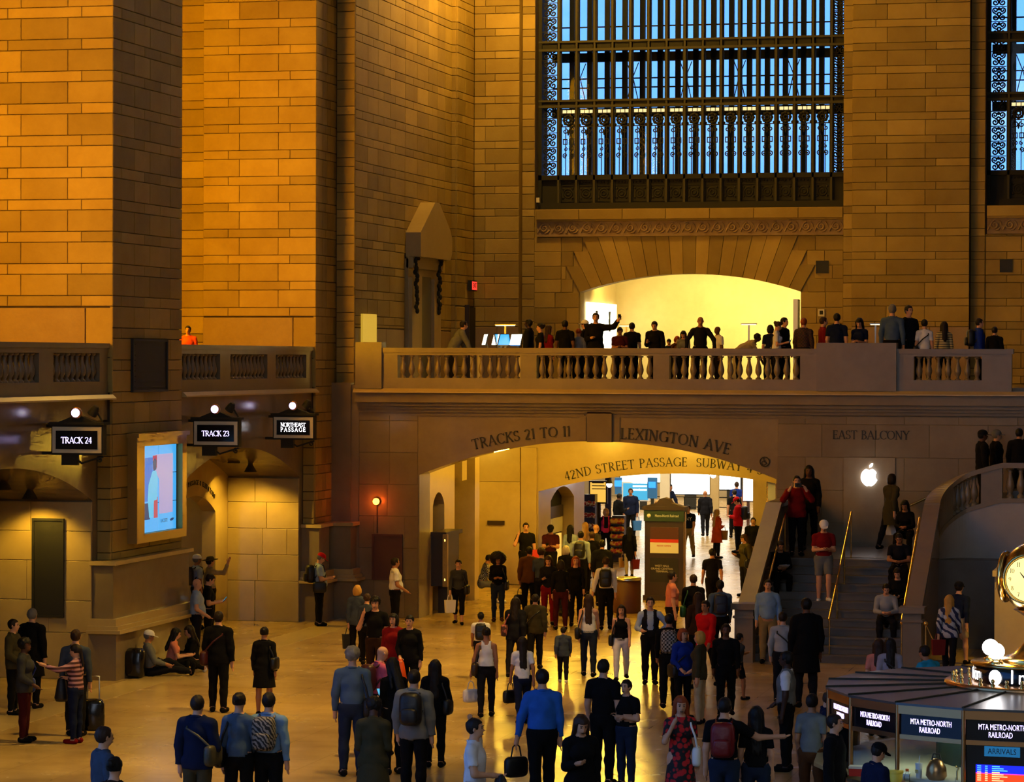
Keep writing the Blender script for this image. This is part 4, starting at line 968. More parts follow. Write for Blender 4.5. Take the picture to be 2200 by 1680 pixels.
# brass handrails on the stairs
def rail(x, y0, z0, y1, z1, label, ext=None):
    o = empty('handrail', (x, y0, 0)); tag(o, label, 'handrail', 'brass handrails of the stairs')
    pts = [(0, 0, z0), (0, y1-y0, z1)]+(ext or []); MB().tube(pts, .028, 8).build('rail', 'brass', o)
    for t in (.02, .35, .68, .99): MB().tube([(0, (y1-y0)*t, max(0, (y0+(y1-y0)*t-ST_Y)/4.0*LAND if y0+(y1-y0)*t < 67.8 else LAND)), (0, (y1-y0)*t, z0+(z1-z0)*t)], .018, 6).build('post', 'brass', o)
rail(-8.34, 64.0, .92, 67.85, 3.05, 'brass handrail up the middle of the stairs')
rail(-9.85, 64.0, .95, 67.8, 2.98, 'brass handrail along the parapet next to the passage arch')
rail(-6.78, 63.9, .88, 67.7, 2.95, 'brass handrail along the parapet next to the curved wall')
ro = MB().tube([tuple(on_y(1955, 1086, YE-.12)), tuple(on_y(2030, 1052, YE-.12)), tuple(on_y(2110, 1012, YE-.12))], .03, 8).build('wall_handrail', 'brass'); tag(ro, 'brass handrail fixed to the wall behind the curved parapet', 'handrail')
st_ = MB().tube([(0, 0, .95), (.0, .05, .02)], .02, 6).tube([(0, 0, .95), (.45, .1, 0)], .014, 6).ball((0, 0, .97), .05, 8, 6); p_ = on_z(1975, 1436); s_o = st_.build('brass_stand', 'brass', None, (p_[0]+.15, p_[1]-.2, 0)); tag(s_o, 'small brass stand leaning by the stair newel', 'stand')
# schedule case in the vestibule niche wall
sc_ = empty('schedule_case', (-19.72, 74.1, 0)); tag(sc_, 'dark wooden schedule case with a gilded carved edge', 'case')
boxobj('body', 'dark_wood', 0, .34, -.75, .75, .72, 2.0, sc_); boxobj('cornice', 'dark_wood', 0, .42, -.82, .82, 2.0, 2.10, sc_); boxobj('foot', 'dark_wood', .04, .28, -.2, .2, 0, .72, sc_)
boxobj('gilt_edge', 'gilt_frame', .34, .46, -.9, -.78, .72, 2.05, sc_)
for k in range(6): MB().ball((.40, -.86, .9+.2*k), (.05, .05, .07), 7, 5).build('carving', 'lit_gold' if k in (0, 5) else 'gilt_frame', sc_)  # end carvings glow: lamplight on the gilding put into the material
# lit text reflections are left to the polished stone itself
# ================================================================ INFORMATION BOOTH AND CLOCK
BC = (-2.57, 41.57); BR = 2.85; NB = 18; B0 = math.radians(-105)
bo = empty('information_booth', (*BC, 0)); tag(bo, 'many-sided brass and glass information booth with lit sign band', 'booth')
def bp(r, k, z): a = B0+2*PI*k/NB; return (r*math.cos(a), r*math.sin(a), z)
for k in range(NB):
    f8 = lambda r0, r1, z0, z1, e=0.: [bp(r0, k+e, z0), bp(r1, k+e, z0), bp(r1, k+1-e, z0), bp(r0, k+1-e, z0), bp(r0, k+e, z1), bp(r1, k+e, z1), bp(r1, k+1-e, z1), bp(r0, k+1-e, z1)]
    rp = [bp(1.0, k, 2.03), bp(BR+.04, k, 1.985), bp(BR+.04, k+1, 1.985), bp(1.0, k+1, 2.03), bp(1.0, k, 2.06), bp(BR+.04, k, 2.015), bp(BR+.04, k+1, 2.015), bp(1.0, k+1, 2.06)]
    MB().hexa(rp).build('roof_panel', 'grey_roof', bo)
    MB().tube([bp(1.0, k, 2.07), bp(BR+.04, k, 2.022)], .016, 5).build('roof_seam', 'bronze', bo)
    MB().hexa(f8(BR-.06, BR+.02, 1.87, 1.985)).build('eave_frame', 'copper', bo)
    sgp = MB().hexa(f8(BR-.06, BR-.02, 1.60, 1.87)).build('sign_panel', 'black_gloss', bo)
    MB().hexa(f8(BR-.06, BR+.0, 1.54, 1.60)).build('sill_frame', 'copper', bo)
    MB().tube([bp(BR, k, .95), bp(BR, k, 1.99)], .032, 6).build('post', 'copper', bo)
    MB().hexa(f8(BR-.10, BR-.02, 0, .93)).build('base_panel', 'marble', bo)
    MB().hexa(f8(BR-.30, BR+.20, .93, .98)).build('counter', 'marble_light', bo)
    a = B0+2*PI*(k+.5)/NB; am = math.cos(PI/NB)
    if k in (0,): MB().hexa(f8(BR-.06, BR-.03, .98, 1.54)).build('board', 'black_gloss', bo)
    else: MB().hexa(f8(BR-.05, BR-.04, .98, 1.54, .02)).build('pane', 'glass', bo)
    if k in (0, 17, 16, 15):
        rr = (BR-.02)*am+.004; loc = lambda z, du=0.: (rr*math.cos(a)-du*math.sin(a), rr*math.sin(a)+du*math.cos(a), z)
        font('lettering', 'MTA METRO-NORTH', .105, 'lit_violet', sgp, loc(1.775), (PI/2, 0, a+PI/2), sx=.62)
        font('lettering', 'RAILROAD', .105, 'lit_violet', sgp, loc(1.675, -.02), (PI/2, 0, a+PI/2), sx=.62)
    if k == 0:
        r2 = (BR-.03)*am+.004
        def onf(nm, m, u0, u1, z0, z1, d=0.):
            q = []
            for u, z in ((u0, z0), (u1, z0), (u1, z1), (u0, z1)):
                for dd in (0, .004): q.append(((r2+d+dd)*math.cos(a)-u*math.sin(a), (r2+d+dd)*math.sin(a)+u*math.cos(a), z))
            MB().add(q, [(0, 2, 4, 6), (1, 7, 5, 3), (0, 1, 3, 2), (2, 3, 5, 4), (4, 5, 7, 6), (6, 7, 1, 0)]).build(nm, m, bo)
        onf('board_label', 'arr_label', -.23, .23, 1.40, 1.53)
        font('lettering', 'ARRIVALS', .10, 'black_panel', bo, ((r2+.008)*math.cos(a), (r2+.008)*math.sin(a), 1.465), (PI/2, 0, a+PI/2), sx=.85)
        onf('screen_band', 'arr_blue', -.34, .36, 1.185, 1.29); onf('screen_band', 'arr_pink', -.34, .36, 1.172, 1.185); onf('screen_band', 'arr_red', -.34, .36, 1.05, 1.172)
        onf('screen_band', 'arr_yellow', -.34, .36, 1.042, 1.05); onf('screen_band', 'arr_green', -.34, .36, .99, 1.042)
        rows = ['LINE  TRACK  TIME  DESTINATION  REMARKS']
        for j in range(8):
            onf('screen_text', 'arr_cyan' if j < 3 else 'lit_warmtext', -.32, -.27, 1.265-.026*j, 1.278-.026*j, .004); onf('screen_text', 'arr_cyan' if j < 3 else 'lit_warmtext', -.22, -.185, 1.265-.026*j, 1.278-.026*j, .004)
            onf('screen_text', 'arr_cyan' if j < 3 else 'lit_warmtext', -.13, -.13+.10+.05*((j*7) % 3), 1.265-.026*j, 1.278-.026*j, .004)
MB().lathe([(0, .0), (BR-.7, .0), (BR-.7, .9), (0, .9)], n=18).build('inner_core', 'dark_wood', bo)
MB().lathe([(BR-1.0, .98), (BR-.08, .98), (BR-.08, 1.0), (BR-1.0, 1.0)], n=36).build('inner_counter', 'cream', bo)
MB().lathe([(0, .98), (1.35, .98), (1.35, 1.9), (0, 1.9)], n=18).build('inner_cabinet', 'dark_green', bo)
light('booth_lamp', 'POINT', (BC[0]-1.6, BC[1]-1.2, 1.8), 16.0, (.85, 1., .70), .1)
light('booth_lamp', 'POINT', (BC[0]-.4, BC[1]-2.0, 1.8), 14.0, (.95, 1., .70), .1)
# ring of brass balusters, lit information drum
fin = MB().lathe([(.05, 0), (.05, .02), (.02, .05), (.045, .10), (.02, .15), (.035, .18), (.03, .22), (0, .25)], n=8).mesh('finial'); fin.materials.append(MATS['brass'])
for k in range(34):
    a = 2*PI*k/34; mk('finial', fin, None, bo, (1.12*math.cos(a), 1.12*math.sin(a), 2.06)).scale = (.8, .8, .62)
MB().lathe([(1.02, 2.03), (1.24, 2.03), (1.24, 2.10), (1.02, 2.10)], n=36).build('ring_base', 'copper', bo)
MB().lathe([(0, 2.05), (.84, 2.05), (.84, 2.34), (0, 2.34)], n=40).build('sign_drum', 'black_gloss', bo)
MB().lathe([(0, 2.33), (.88, 2.33), (.88, 2.36), (0, 2.36)], n=40).build('drum_top', 'brass', bo)
CAMD = math.atan2(-BC[1], -BC[0])      # direction from booth to viewer
def on_drum(ch, ang, size, mat='lit_white'): a = CAMD+ang; font('lettering', ch, size, mat, bo, (.85*math.cos(a), .85*math.sin(a), 2.215), (PI/2, 0, a+PI/2), sx=.9)
for i, ch in enumerate('Information'): on_drum(ch, -.37+.130*i+(.04 if i > 0 else 0), .27)
for i, ch in enumerate('ation'): on_drum(ch, -1.62+.130*i, .27)
for i, ch in enumerate('Inform'): on_drum(ch, -2.5+.130*i, .27)
a = CAMD-.68; MB().lathe([(0, 0), (.105, 0), (.105, .01), (0, .01)], n=18).build('info_disc', 'lit_white', bo, (.845*math.cos(a), .845*math.sin(a), 2.20), (0, PI/2, a)); on_drum('i', -.68, .20, 'black_gloss')
# four-faced opal clock
ck = empty('clock', (*BC, 2.36)); tag(ck, 'four-faced brass ball clock with glowing opal dials', 'clock')
MB().lathe([(.46, 0), (.48, .04), (.40, .08), (.30, .12), (.22, .20), (.10, .32), (.07, .42), (.13, .46), (.13, .49), (.06, .52), (.08, .58), (.20, .66), (.30, .72)], n=24).build('pedestal', 'brass', ck)
MB().ball((0, 0, 1.16), (.47, .47, .50), 28, 18).build('case', 'brass', ck)
MB().lathe([(.20, 1.60), (.12, 1.68), (.15, 1.72), (.05, 1.80), (.0, 1.88)], n=16).build('finial', 'brass', ck)
for q in range(4):
    an = CAMD-math.radians(14)+q*PI/2
    fc = empty('x'); bpy.data.objects.remove(fc)
    rt = (0, PI/2, an); lc = (.36*math.cos(an), .36*math.sin(an), 1.16)
    dial = MB().lathe([(0, .16), (.10, .152), (.20, .125), (.29, .08), (.31, .06)], n=28); dm = dial.build('dial', 'lit_clock', ck, lc, rt)
    MB().lathe([(.30, .03), (.35, .03), (.36, .07), (.33, .10), (.31, .07)], n=28).build('bezel', 'brass', ck, lc, rt)
    nb_ = MB()
    for h in range(12):
        th = 2*PI*(h+1)/12
        tt = str(h+1); w_ = text_width(tt, .08)*.06; x = 0
        for ch in tt:
            gw, polys = glyph_polys(ch)
            for p in polys:
                # dial plane: local z outward, local -x up, local y = seen right
                pp = [(.235*math.sin(th)-w_/2+x+u*.06, .235*math.cos(th)-.03+v_*.06) for u, v_ in p]
                nb_.prism(pp, 0, .004, lambda u, v_, d: (-v_, u, .11+d+.045*(1-(u*u+v_*v_)/.0655)*1.0))
            x += (gw+.08)*.06
    for ang_, ln, wd in ((1.05*2*PI/12*10.2, .13, .012), (2*PI*.42, .20, .008)):
        dx, dz = math.sin(ang_), math.cos(ang_)
        nb_.prism([(-dz*wd, dx*wd), (dz*wd, -dx*wd), (dx*ln+dz*wd*.3, dz*ln-dx*wd*.3), (dx*ln-dz*wd*.3, dz*ln+dx*wd*.3)], .168, .174, lambda u, v_, d: (-v_, u, d))
    nb_.build('numerals', 'letter', dm)
light('clock_glow', 'POINT', (BC[0]-.75, BC[1]-.55, 3.4), 8, GOLD, .1)
for i, (dx, dy) in enumerate(((-.50, -.42), (-.62, .15), (.35, -.60), (.6, .2))):
    g_ = empty('globe_lamp', (BC[0]+dx, BC[1]+dy, 2.36)); tag(g_, ['white globe lamp on the near side of the booth drum', 'white globe lamp behind its twin on the booth drum', 'white globe lamp at the foot of the clock beyond the picture edge', 'white globe lamp on the far side of the clock'][i], 'lamp', 'globe lamps round the clock')
    MB().lathe([(.10, 0), (.10, .02), (.05, .04), (.05, .07)], n=14).build('base', 'brass', g_); MB().ball((0, 0, .17), .115, 16, 10).build('globe', 'lit_lamp_white', g_)
    light('globe_glow', 'POINT', (BC[0]+dx, BC[1]+dy, 2.75), 1.5, (1, .9, .8), .1)
# things on the booth counters
def at_booth(ang_deg, r, z): a = math.radians(ang_deg); return (BC[0]+r*math.cos(a), BC[1]+r*math.sin(a), z)
cu = empty('paper_cup', at_booth(-122.5, 2.55, 1.0)); tag(cu, 'white paper cup with straw behind the booth glass', 'cup')
MB().lathe([(.035, 0), (.05, .20), (0, .20)], n=14).build('cup', 'paper', cu); MB().tube([(0, 0, .2), (.01, 0, .30)], .006, 5).build('straw', 'white_paint', cu)
font('emblem', 'm', .10, 'yellow_mat', cu, (-.028, -.036, .10), (PI/2, 0, -.66), sx=.8)
hb = empty('handbag', at_booth(-117, 2.5, 1.0)); tag(hb, 'shiny brown handbag standing on the booth counter', 'bag')
MB().lathe([(.10, 0), (.14, .05), (.13, .16), (.08, .25), (.03, .28), (0, .28)], n=12).build('body', 'copper', hb); MB().tube([(-.06, 0, .26), (-.04, 0, .34), (.04, 0, .34), (.06, 0, .26)], .01, 6).build('handle', 'dark_wood', hb)
pl = boxobj('paper_stack', 'paper', -.16, .16, -.10, .10, 0, .03); pl.location = at_booth(-131, 2.55, 1.0); tag(pl, 'stack of white papers inside the booth', 'papers')
pl = boxobj('paper_card', 'paper', -.02, .02, -.07, .07, 0, .16); pl.location = at_booth(-107, 2.62, 1.08); tag(pl, 'white card stuck inside the booth pane', 'card')
kt = MB().tube([(0, 0, .0), (0, 0, .12), (.02, 0, .16), (-.02, 0, .18)], .012, 6).build('key_bunch', 'brass', None, at_booth(-110, 2.5, 1.02)); tag(kt, 'small brass keys hanging inside the booth', 'keys')
bx_ = empty('snack_box', at_booth(-138, 2.93, .98)); tag(bx_, 'red and white carton on the outer booth counter', 'carton'); boxobj('carton', 'red_mat', -.13, .13, -.08, .08, 0, .10, bx_); boxobj('lid', 'paper', -.135, .135, -.085, .085, .10, .13, bx_)
yt = empty('yellow_tub', at_booth(-124, 2.93, .98)); tag(yt, 'yellow tub on the booth counter', 'tub'); MB().lathe([(.08, 0), (.09, .13), (0, .13)], n=14).build('tub', 'yellow_mat', yt); MB().lathe([(.095, .12), (.095, .15), (0, .155)], n=14).build('lid', 'yellow_mat', yt)
bt = empty('juice_bottle', at_booth(-120.5, 2.93, .98)); tag(bt, 'small bottle with an orange cap on the booth counter', 'bottle'); MB().lathe([(.035, 0), (.037, .10), (.018, .14), (.018, .16), (0, .16)], n=12).build('bottle', 'glass', bt); MB().lathe([(.022, .16), (.022, .19), (0, .19)], n=10).build('cap', 'orange_mat', bt)

# ================================================================ STORE ON THE BALCONY
ZBAL = 5.85
def store_table(px0, px1, Y, label):
    a, b_ = on_y(px0, 745, Y), on_y(px1, 745, Y); o = empty('display_table', ((a[0]+b_[0])/2, Y, ZBAL)); w = (b_[0]-a[0])/2; tag(o, label, 'table', 'display tables of the store')
    boxobj('tabletop', 'cream', -w, w, -.45, .45, .84, .90, o)
    for sx_ in (-1, 1):
        for sy in (-1, 1): boxobj('leg', 'cream', sx_*(w-.1)-.05, sx_*(w-.1)+.05, sy*.38-.05, sy*.38+.05, 0, .84, o)
    return o
t1 = store_table(1015, 1130, 76.0, 'display table carrying the tilted computers'); t2 = store_table(1318, 1502, 79.0, 'long display table in front of the bright store arch'); t3 = store_table(1565, 1660, 78.0, 'display table beside the bending customer'); t4 = store_table(1855, 1905, 75.2, 'display table by the tall end block')
for i, px in enumerate((1041, 1064, 1084, 1108)):
    p = on_y(px, 732, 76.0); m_ = empty('desktop_computer', (p[0], 75.9, ZBAL+.90), [-1.15, -1.05, 1.0, -.75][i])
    tag(m_, ['silver computer seen from behind at the end of the display table', 'second silver computer from the man in the grey suit', 'dark-screened computer turned to the left', 'computer with a lit white screen'][i], 'computer', 'computers on the display table')
    MB().prism([(-.26, .10), (.26, .10), (.26, .42), (-.26, .42)], -.01, .02, lambda u, z, d: (u, d+(z-.1)*.25, z)).build('screen_body', 'steel' if i != 2 else 'black_gloss', m_); sb_ = bpy.context.scene.objects[-1] if False else [o for o in m_.children][-1]
    MB().prism([(-.245, .13), (.245, .13), (.245, .405), (-.245, .405)], -.014, -.01, lambda u, z, d: (u, d+(z-.1)*.25, z)).build('screen', 'lit_store' if i != 2 else 'lit_blue', sb_)
    MB().box(-.10, .10, -.04, .16, 0, .012).hexa([(-.05, .12, 0), (.05, .12, 0), (.05, .14, 0), (-.05, .14, 0), (-.05, .05, .25), (.05, .05, .25), (.05, .07, .25), (-.05, .07, .25)]).build('stand', 'steel', m_)
def t_lamp(px0, px1, py, Y, label):
    a, b_ = on_y(px0, py, Y), on_y(px1, py, Y); w = (b_[0]-a[0])/2; o = empty('table_lamp', ((a[0]+b_[0])/2, Y, ZBAL+.90)); h = a[2]-ZBAL-.90; tag(o, label, 'lamp', 'T-shaped lamps of the store tables')
    boxobj('post', 'steel', -.02, .02, -.02, .02, 0, h, o); boxobj('arm', 'steel', -w, w, -.05, .05, h, h+.03, o); boxobj('light_bar', 'lit_store', -w+.02, w-.02, -.045, .045, h-.012, h, o)
t_lamp(1064, 1107, 699, 76.1, 'T-shaped lamp above the tilted computers'); t_lamp(1330, 1362, 700, 79.0, 'T-shaped lamp behind the raised phone'); t_lamp(1592, 1626, 697, 78.1, 'thin T-shaped lamp inside the bright arch'); t_lamp(1869, 1893, 697, 75.3, 'T-shaped lamp over the tall end block')
ds = empty('wall_display', (-18.22, 87.0, 7.6)); tag(ds, 'white lit product display showing two watches on the store wall', 'screen')
a_, b_ = on_x(1259, 645, -18.2), on_x(1322, 722, -18.2); Y0_, Y1_ = max(85.05, a_[1]), b_[1]
boxobj('panel', 'lit_store', 0, .06, Y0_-87, Y1_-87, -.78, .58, ds)
for f in (.27, .72):
    yy = Y0_-87+f*(Y1_-Y0_); w_ = MB().tube([(.07, yy, -.25), (.07, yy+.03, -.05), (.07, yy+.03, .15), (.07, yy, .34)], [.05, .03, .03, .05], 6); w_.ball((.07, yy+.02, .05), (.01, .12, .10), 8, 6); w_.build('watch', 'bronze', ds)
for px, lb in ((1249, 'narrow black panel at the start of the store arch'), (1709, 'narrow black panel at the far end of the store arch')):
    q = on_y(px, 690, 85.2); o = empty('side_panel', (q[0], 85.2, 7.2)); tag(o, lb, 'panel', 'black panels in the store arch'); boxobj('panel', 'black_panel', -.06, .06, 0, .5, -1.3, 1.05, o); boxobj('edge', 'steel', -.065, .065, -.01, 0, -1.3, 1.05, o)
q = on_y(1765, 672, YS-.03); es = empty('wall_box', (q[0], q[1], q[2])); tag(es, 'small white box on the wall to the right of the store arch', 'box'); boxobj('case', 'cream', -.09, .09, -.05, .02, -.10, .10, es); boxobj('window', 'bronze', -.05, .05, -.055, -.05, -.05, .06, es)
q = on_y(1148, 412, 84.6); fl = empty('flood_lamp', (q[0]+.1, 84.6, 10.84)); tag(fl, 'small flood lamp on the window ledge', 'lamp'); boxobj('head', 'cream', -.06, .06, -.05, .05, .22, .36, fl); MB().tube([(0, 0, 0), (0, 0, .24)], .02, 6).build('stem', 'bronze', fl)

# ================================================================ PASSAGE FURNITURE
k0 = on_z(1427, 1290); kx, ky = k0[0], k0[1]
ki = empty('information_kiosk', (kx, ky, 0)); tag(ki, 'tall dark poster kiosk with a green railroad header', 'kiosk')
S_ = (on_y(1470, 1290, ky)[0]-on_y(1387, 1290, ky)[0])/2
boxobj('body', 'dark_wood', -S_, S_, -.06, .34, .12, 2.44, ki); boxobj('base', 'dark_wood', -S_-.04, S_+.04, -.10, .38, 0, .14, ki)
boxobj('side_trim', 'brass', S_, S_+.05, -.05, .05, .14, 2.40, ki)
hdr = boxobj('header', 'dark_green', -S_-.02, S_+.02, -.10, .36, 2.14, 2.44, ki); boxobj('cornice', 'dark_wood', -S_-.06, S_+.06, -.13, .40, 2.44, 2.54, ki)
MB().prism([(-.55*S_*2, 2.54), (.55*S_*2-.05, 2.54), (.20, 2.64), (.13, 2.74), (0, 2.78), (-.13, 2.74), (-.20, 2.64)], -.08, .3, lambda u, z, d: (u, d, z)).build('crest', 'dark_wood', ki)
font('lettering', 'Metro-North Railroad', .10, 'white_paint', hdr, (.08, -.103, 2.29), FRONT, sx=.72)
MB().lathe([(0, 0), (.055, 0), (.055, .006), (0, .006)], n=16).build('emblem', 'white_paint', hdr, (-S_+.12, -.103, 2.29), (PI/2, 0, 0))
pst = boxobj('poster', 'paper', -S_+.15, S_-.13, -.075, -.06, 1.28, 1.98, ki); boxobj('poster_photo', 'maroon', -S_+.15, S_-.13, -.078, -.075, 1.62, 1.98, pst); boxobj('poster_band', 'red_mat', -S_+.15, S_-.13, -.08, -.075, 1.57, 1.66, pst)
font('lettering', 'NOW OPEN', .07, 'red_mat', pst, (.0, -.08, 1.48), FRONT)
boxobj('lower_poster', 'black_panel', -S_+.15, S_-.13, -.072, -.06, .5, 1.15, ki); font('lettering', 'WEST HALL\nGRAND CENTRAL\nTERMINAL', .075, 'cream', ki, (-.05, -.075, .86), FRONT)
q = on_z(1347, 1316); bn = empty('litter_bin', (q[0], q[1], 0)); tag(bn, 'red granite litter bin with a bright metal rim', 'bin')
MB().lathe([(.36, 0), (.36, .84), (0, .84)], n=24).build('drum', 'maroon', bn); MB().lathe([(.37, .84), (.37, .90), (.26, .92), (.24, .88), (0, .84)], n=24).build('rim', 'steel', bn)
# arched shop window in the far passage wall
sw = empty('shop_window', (-19.45, 86.9, 0)); tag(sw, 'arched shop window in the far passage wall', 'window')
boxobj('backing', 'bronze', -.3, -.25, -1.6, 1.6, 0, 2.75, sw); boxobj('blind', 'cream', -.25, -.2, -1.55, 1.55, 1.3, 1.75, sw); boxobj('shade_band', 'dark_wood', -.25, -.18, -1.55, 1.55, 1.75, 2.1, sw)
boxobj('lit_case', 'lit_store', -.25, -.2, -1.4, -.2, .3, 1.25, sw); boxobj('door_leaf', 'green_trim', -.25, -.18, -.15, .5, 0, 1.3, sw); boxobj('lit_case', 'lit_yellow', -.25, -.2, .6, 1.4, .3, 1.25, sw); boxobj('post', 'cream', -.2, -.12, -.22, -.12, 0, 1.75, sw)
def far_panel(name, px0, px1, py0, py1, Y, mat, label, cat, frame=None, d=.12):
    a, b_ = on_y(px0, py0, Y), on_y(px1, py1, Y); o = empty(name, ((a[0]+b_[0])/2, Y, b_[2])); w = (b_[0]-a[0])/2; h = a[2]-b_[2]; tag(o, label, cat)
    boxobj('panel', mat, -w, w, 0, d, 0, h, o)
    if frame: boxobj('frame', frame, -w-.05, w+.05, .02, d+.04, -.05, h+.05, o)
    z = b_[2]
    if z > .1: boxobj('stand', frame or 'bronze', -w*.3, w*.3, .02, d, -z, 0, o)
    return o
fp = far_panel('poster_board', 1268, 1301, 1036, 1079, 95.5, 'lit_yellow', 'yellow poster in a dark frame over the snack stand', 'poster', 'dark_wood')
for k in range(3): boxobj('print_line', 'bronze', -.2, .2+.03*k, -.01, 0, .62-.1*k, .65-.1*k, fp)
def stand(px0, px1, py0, py1, Y, mat, label, r_seed):
    a, b_ = on_y(px0, py0, Y), on_y(px1, py1, Y); w = (b_[0]-a[0])/2; zt = a[2]; o = empty('snack_stand', ((a[0]+b_[0])/2, Y, 0)); tag(o, label, 'stand')
    boxobj('rack', 'dark_wood', -w, w, 0, .4, 0, zt, o); r_ = random.Random(r_seed)
    for i in range(5):
        boxobj('shelf', 'dark_wood', -w, w, -.25, .1, .25+i*(zt-.3)/5, .28+i*(zt-.3)/5, o)
        g_ = MB()
        for k in range(9): g_.ball((-w*.9+k*w*.225, -.12, .36+i*(zt-.3)/5+r_.uniform(-.02, .02)), (.07, .09, .09), 7, 5)
        g_.build('goods', mat, o)
stand(1255, 1278, 1062, 1125, 95.0, 'snack_mix', 'rack of pale snack bags by the passage corner', 1); stand(1315, 1340, 1108, 1172, 94.0, 'blob_mix', 'rack of orange fruit behind the pink vest', 2)
far_panel('pillar_panel', 1300, 1312, 1020, 1110, 97.5, 'dark_wood', 'narrow dark pillar beside the yellow poster', 'pillar')
fp = far_panel('information_screen', 1339, 1392, 1038, 1074, 108, 'scr_teal', 'large pale blue screen in the far hall', 'screen', 'white_paint')
for k in range(3): boxobj('print_line', 'lit_daylight', -.1, .42, -.01, 0, .60-.13*k, .66-.13*k, fp)
fp = far_panel('help_point', 1321, 1335, 1026, 1062, 106, 'blue_plastic', 'dark blue help point with square screen, beside the pillar', 'help point', None); boxobj('screen', 'lit_blue', -.13, .13, -.02, 0, .28, .5, fp)
fp = far_panel('help_point', 1391, 1411, 1026, 1071, 106, 'blue_plastic', 'dark blue help point with square screen, nearer to the kiosk', 'help point', None); boxobj('screen', 'lit_blue', -.13, .13, -.02, 0, .38, .60, fp)
far_panel('lit_window', 1442, 1524, 1010, 1062, 128, 'lit_daylight', 'glaring white glass front at the end of the passage', 'window', 'bronze')
far_panel('lit_window', 1333, 1420, 1000, 1036, 127, 'lit_daylight', 'white lit glass front behind the blue screen', 'window', 'bronze')
far_panel('lit_window', 1546, 1590, 1015, 1052, 124, 'lit_daylight', 'white lit glass front behind the blue T-shirt', 'window', 'bronze')
far_panel('column', 1418, 1438, 1004, 1090, 112, 'cream', 'pale square column near the kiosk crest', 'column'); far_panel('column', 1526, 1544, 1004, 1100, 112, 'plaster', 'square column under the violet lamp', 'column')
far_panel('map_panel', 1597, 1617, 1022, 1076, 100, 'lit_daylight', 'glowing white map panel on the passage wall', 'panel', 'steel')
far_panel('wall_mirror', 1650, 1666, 1030, 1075, 86, 'steel', 'narrow mirror strip at the edge of the arch', 'mirror', 'brass')
far_panel('wall_block', 1618, 1668, 1020, 1250, 90.5, 'marble_light', 'polished pale wall face beside the parapet', 'wall')
for px, py, Y, lb in ((1309, 1041, 90, 'violet-white spotlight over the pink vest'), (1532, 1021, 90, 'violet-white spotlight over the far column')):
    q = on_y(px, py, Y); o = empty('spotlight', (q[0], Y, q[2])); tag(o, lb, 'lamp', 'spotlights in the passage'); MB().ball((0, 0, 0), .09, 12, 8).build('bulb', 'lit_lamp_white', o); MB().lathe([(.10, .03), (.06, .14), (.02, .16), (.02, 4.4-q[2])], n=10).build('fitting', 'bronze', o)
rl_ = MB()
for z in (.55, .95): rl_.tube([(-2.2, 0, z), (2.2, 0, z)], .02, 6)
for x in (-2.2, 0, 2.2): rl_.tube([(x, 0, 0), (x, 0, .95)], .02, 6)
q = on_z(1470, 1118); r__ = rl_.build('barrier_rail', 'bronze', None, (q[0], q[1], 0)); tag(r__, 'low barrier rail in the far hall', 'rail')
light('stair_block_fill', 'SPOT', (-3.8, 62.0, 5.0), 700, GOLD, .2, to=(-3.9, 64.6, .9), spot=50)  # added warm spot that only brightens the marble block behind the clock
# ================================================================ PEOPLE: posed bodies grown as one continuous surface
def surface_nets(fun, lo, hi, h):
    lo = np.array(lo)-h; n = np.ceil((np.array(hi)+h-lo)/h).astype(int)+1
    ax = [lo[i]+h*np.arange(n[i]) for i in range(3)]
    P = np.stack(np.meshgrid(*ax, indexing='ij'), -1).reshape(-1, 3)
    V = fun(P).reshape(n); S = V < 0
    c = np.zeros(n-1, int)
    for a in (0, 1):
        for b in (0, 1):
            for d in (0, 1): c += S[a:n[0]-1+a, b:n[1]-1+b, d:n[2]-1+d]
    act = (c > 0) & (c < 8); idx = -np.ones(n-1, int); idx[act] = np.arange(act.sum())
    ijk = np.argwhere(act); acc = np.zeros((len(ijk), 3)); cnt = np.zeros(len(ijk))
    corners = [(a, b, d) for a in (0, 1) for b in (0, 1) for d in (0, 1)]
    for p in range(8):
        for q in range(p+1, 8):
            A, B = np.array(corners[p]), np.array(corners[q])
            if np.abs(A-B).sum() != 1: continue
            va = V[tuple((ijk+A).T)]; vb = V[tuple((ijk+B).T)]; m_ = (va < 0) != (vb < 0)
            t = np.where(m_, va/np.where(m_, va-vb, 1), 0)
            acc += m_[:, None]*(A+(B-A)*t[:, None]); cnt += m_
    verts = lo+h*(ijk+acc/cnt[:, None]); quads = []
    for d in range(3):
        e = [0, 0, 0]; e[d] = 1; u, w = (d+1) % 3, (d+2) % 3
        sl0 = [slice(0, n[k]-(1 if k == d else 0)) for k in range(3)]; sl1 = [slice(e[k], n[k]) for k in range(3)]
        A = S[tuple(sl0)]; B = S[tuple(sl1)]; ed = np.argwhere(A != B)
        ed = ed[(ed[:, u] > 0) & (ed[:, w] > 0) & (ed[:, u] < n[u]-1) & (ed[:, w] < n[w]-1)]
        f = A[tuple(ed.T)]
        U_ = np.zeros(3, int); U_[u] = 1; W_ = np.zeros(3, int); W_[w] = 1
        q = np.stack([idx[tuple((ed-U_-W_).T)], idx[tuple((ed-W_).T)], idx[tuple(ed.T)], idx[tuple((ed-U_).T)]], 1)
        q[~f] = q[~f][:, ::-1]; quads.append(q)
    return verts, np.concatenate(quads)
def smin(a, b, k): h = np.clip(.5+.5*(b-a)/k, 0, 1); return b+(a-b)*h-k*h*(1-h)
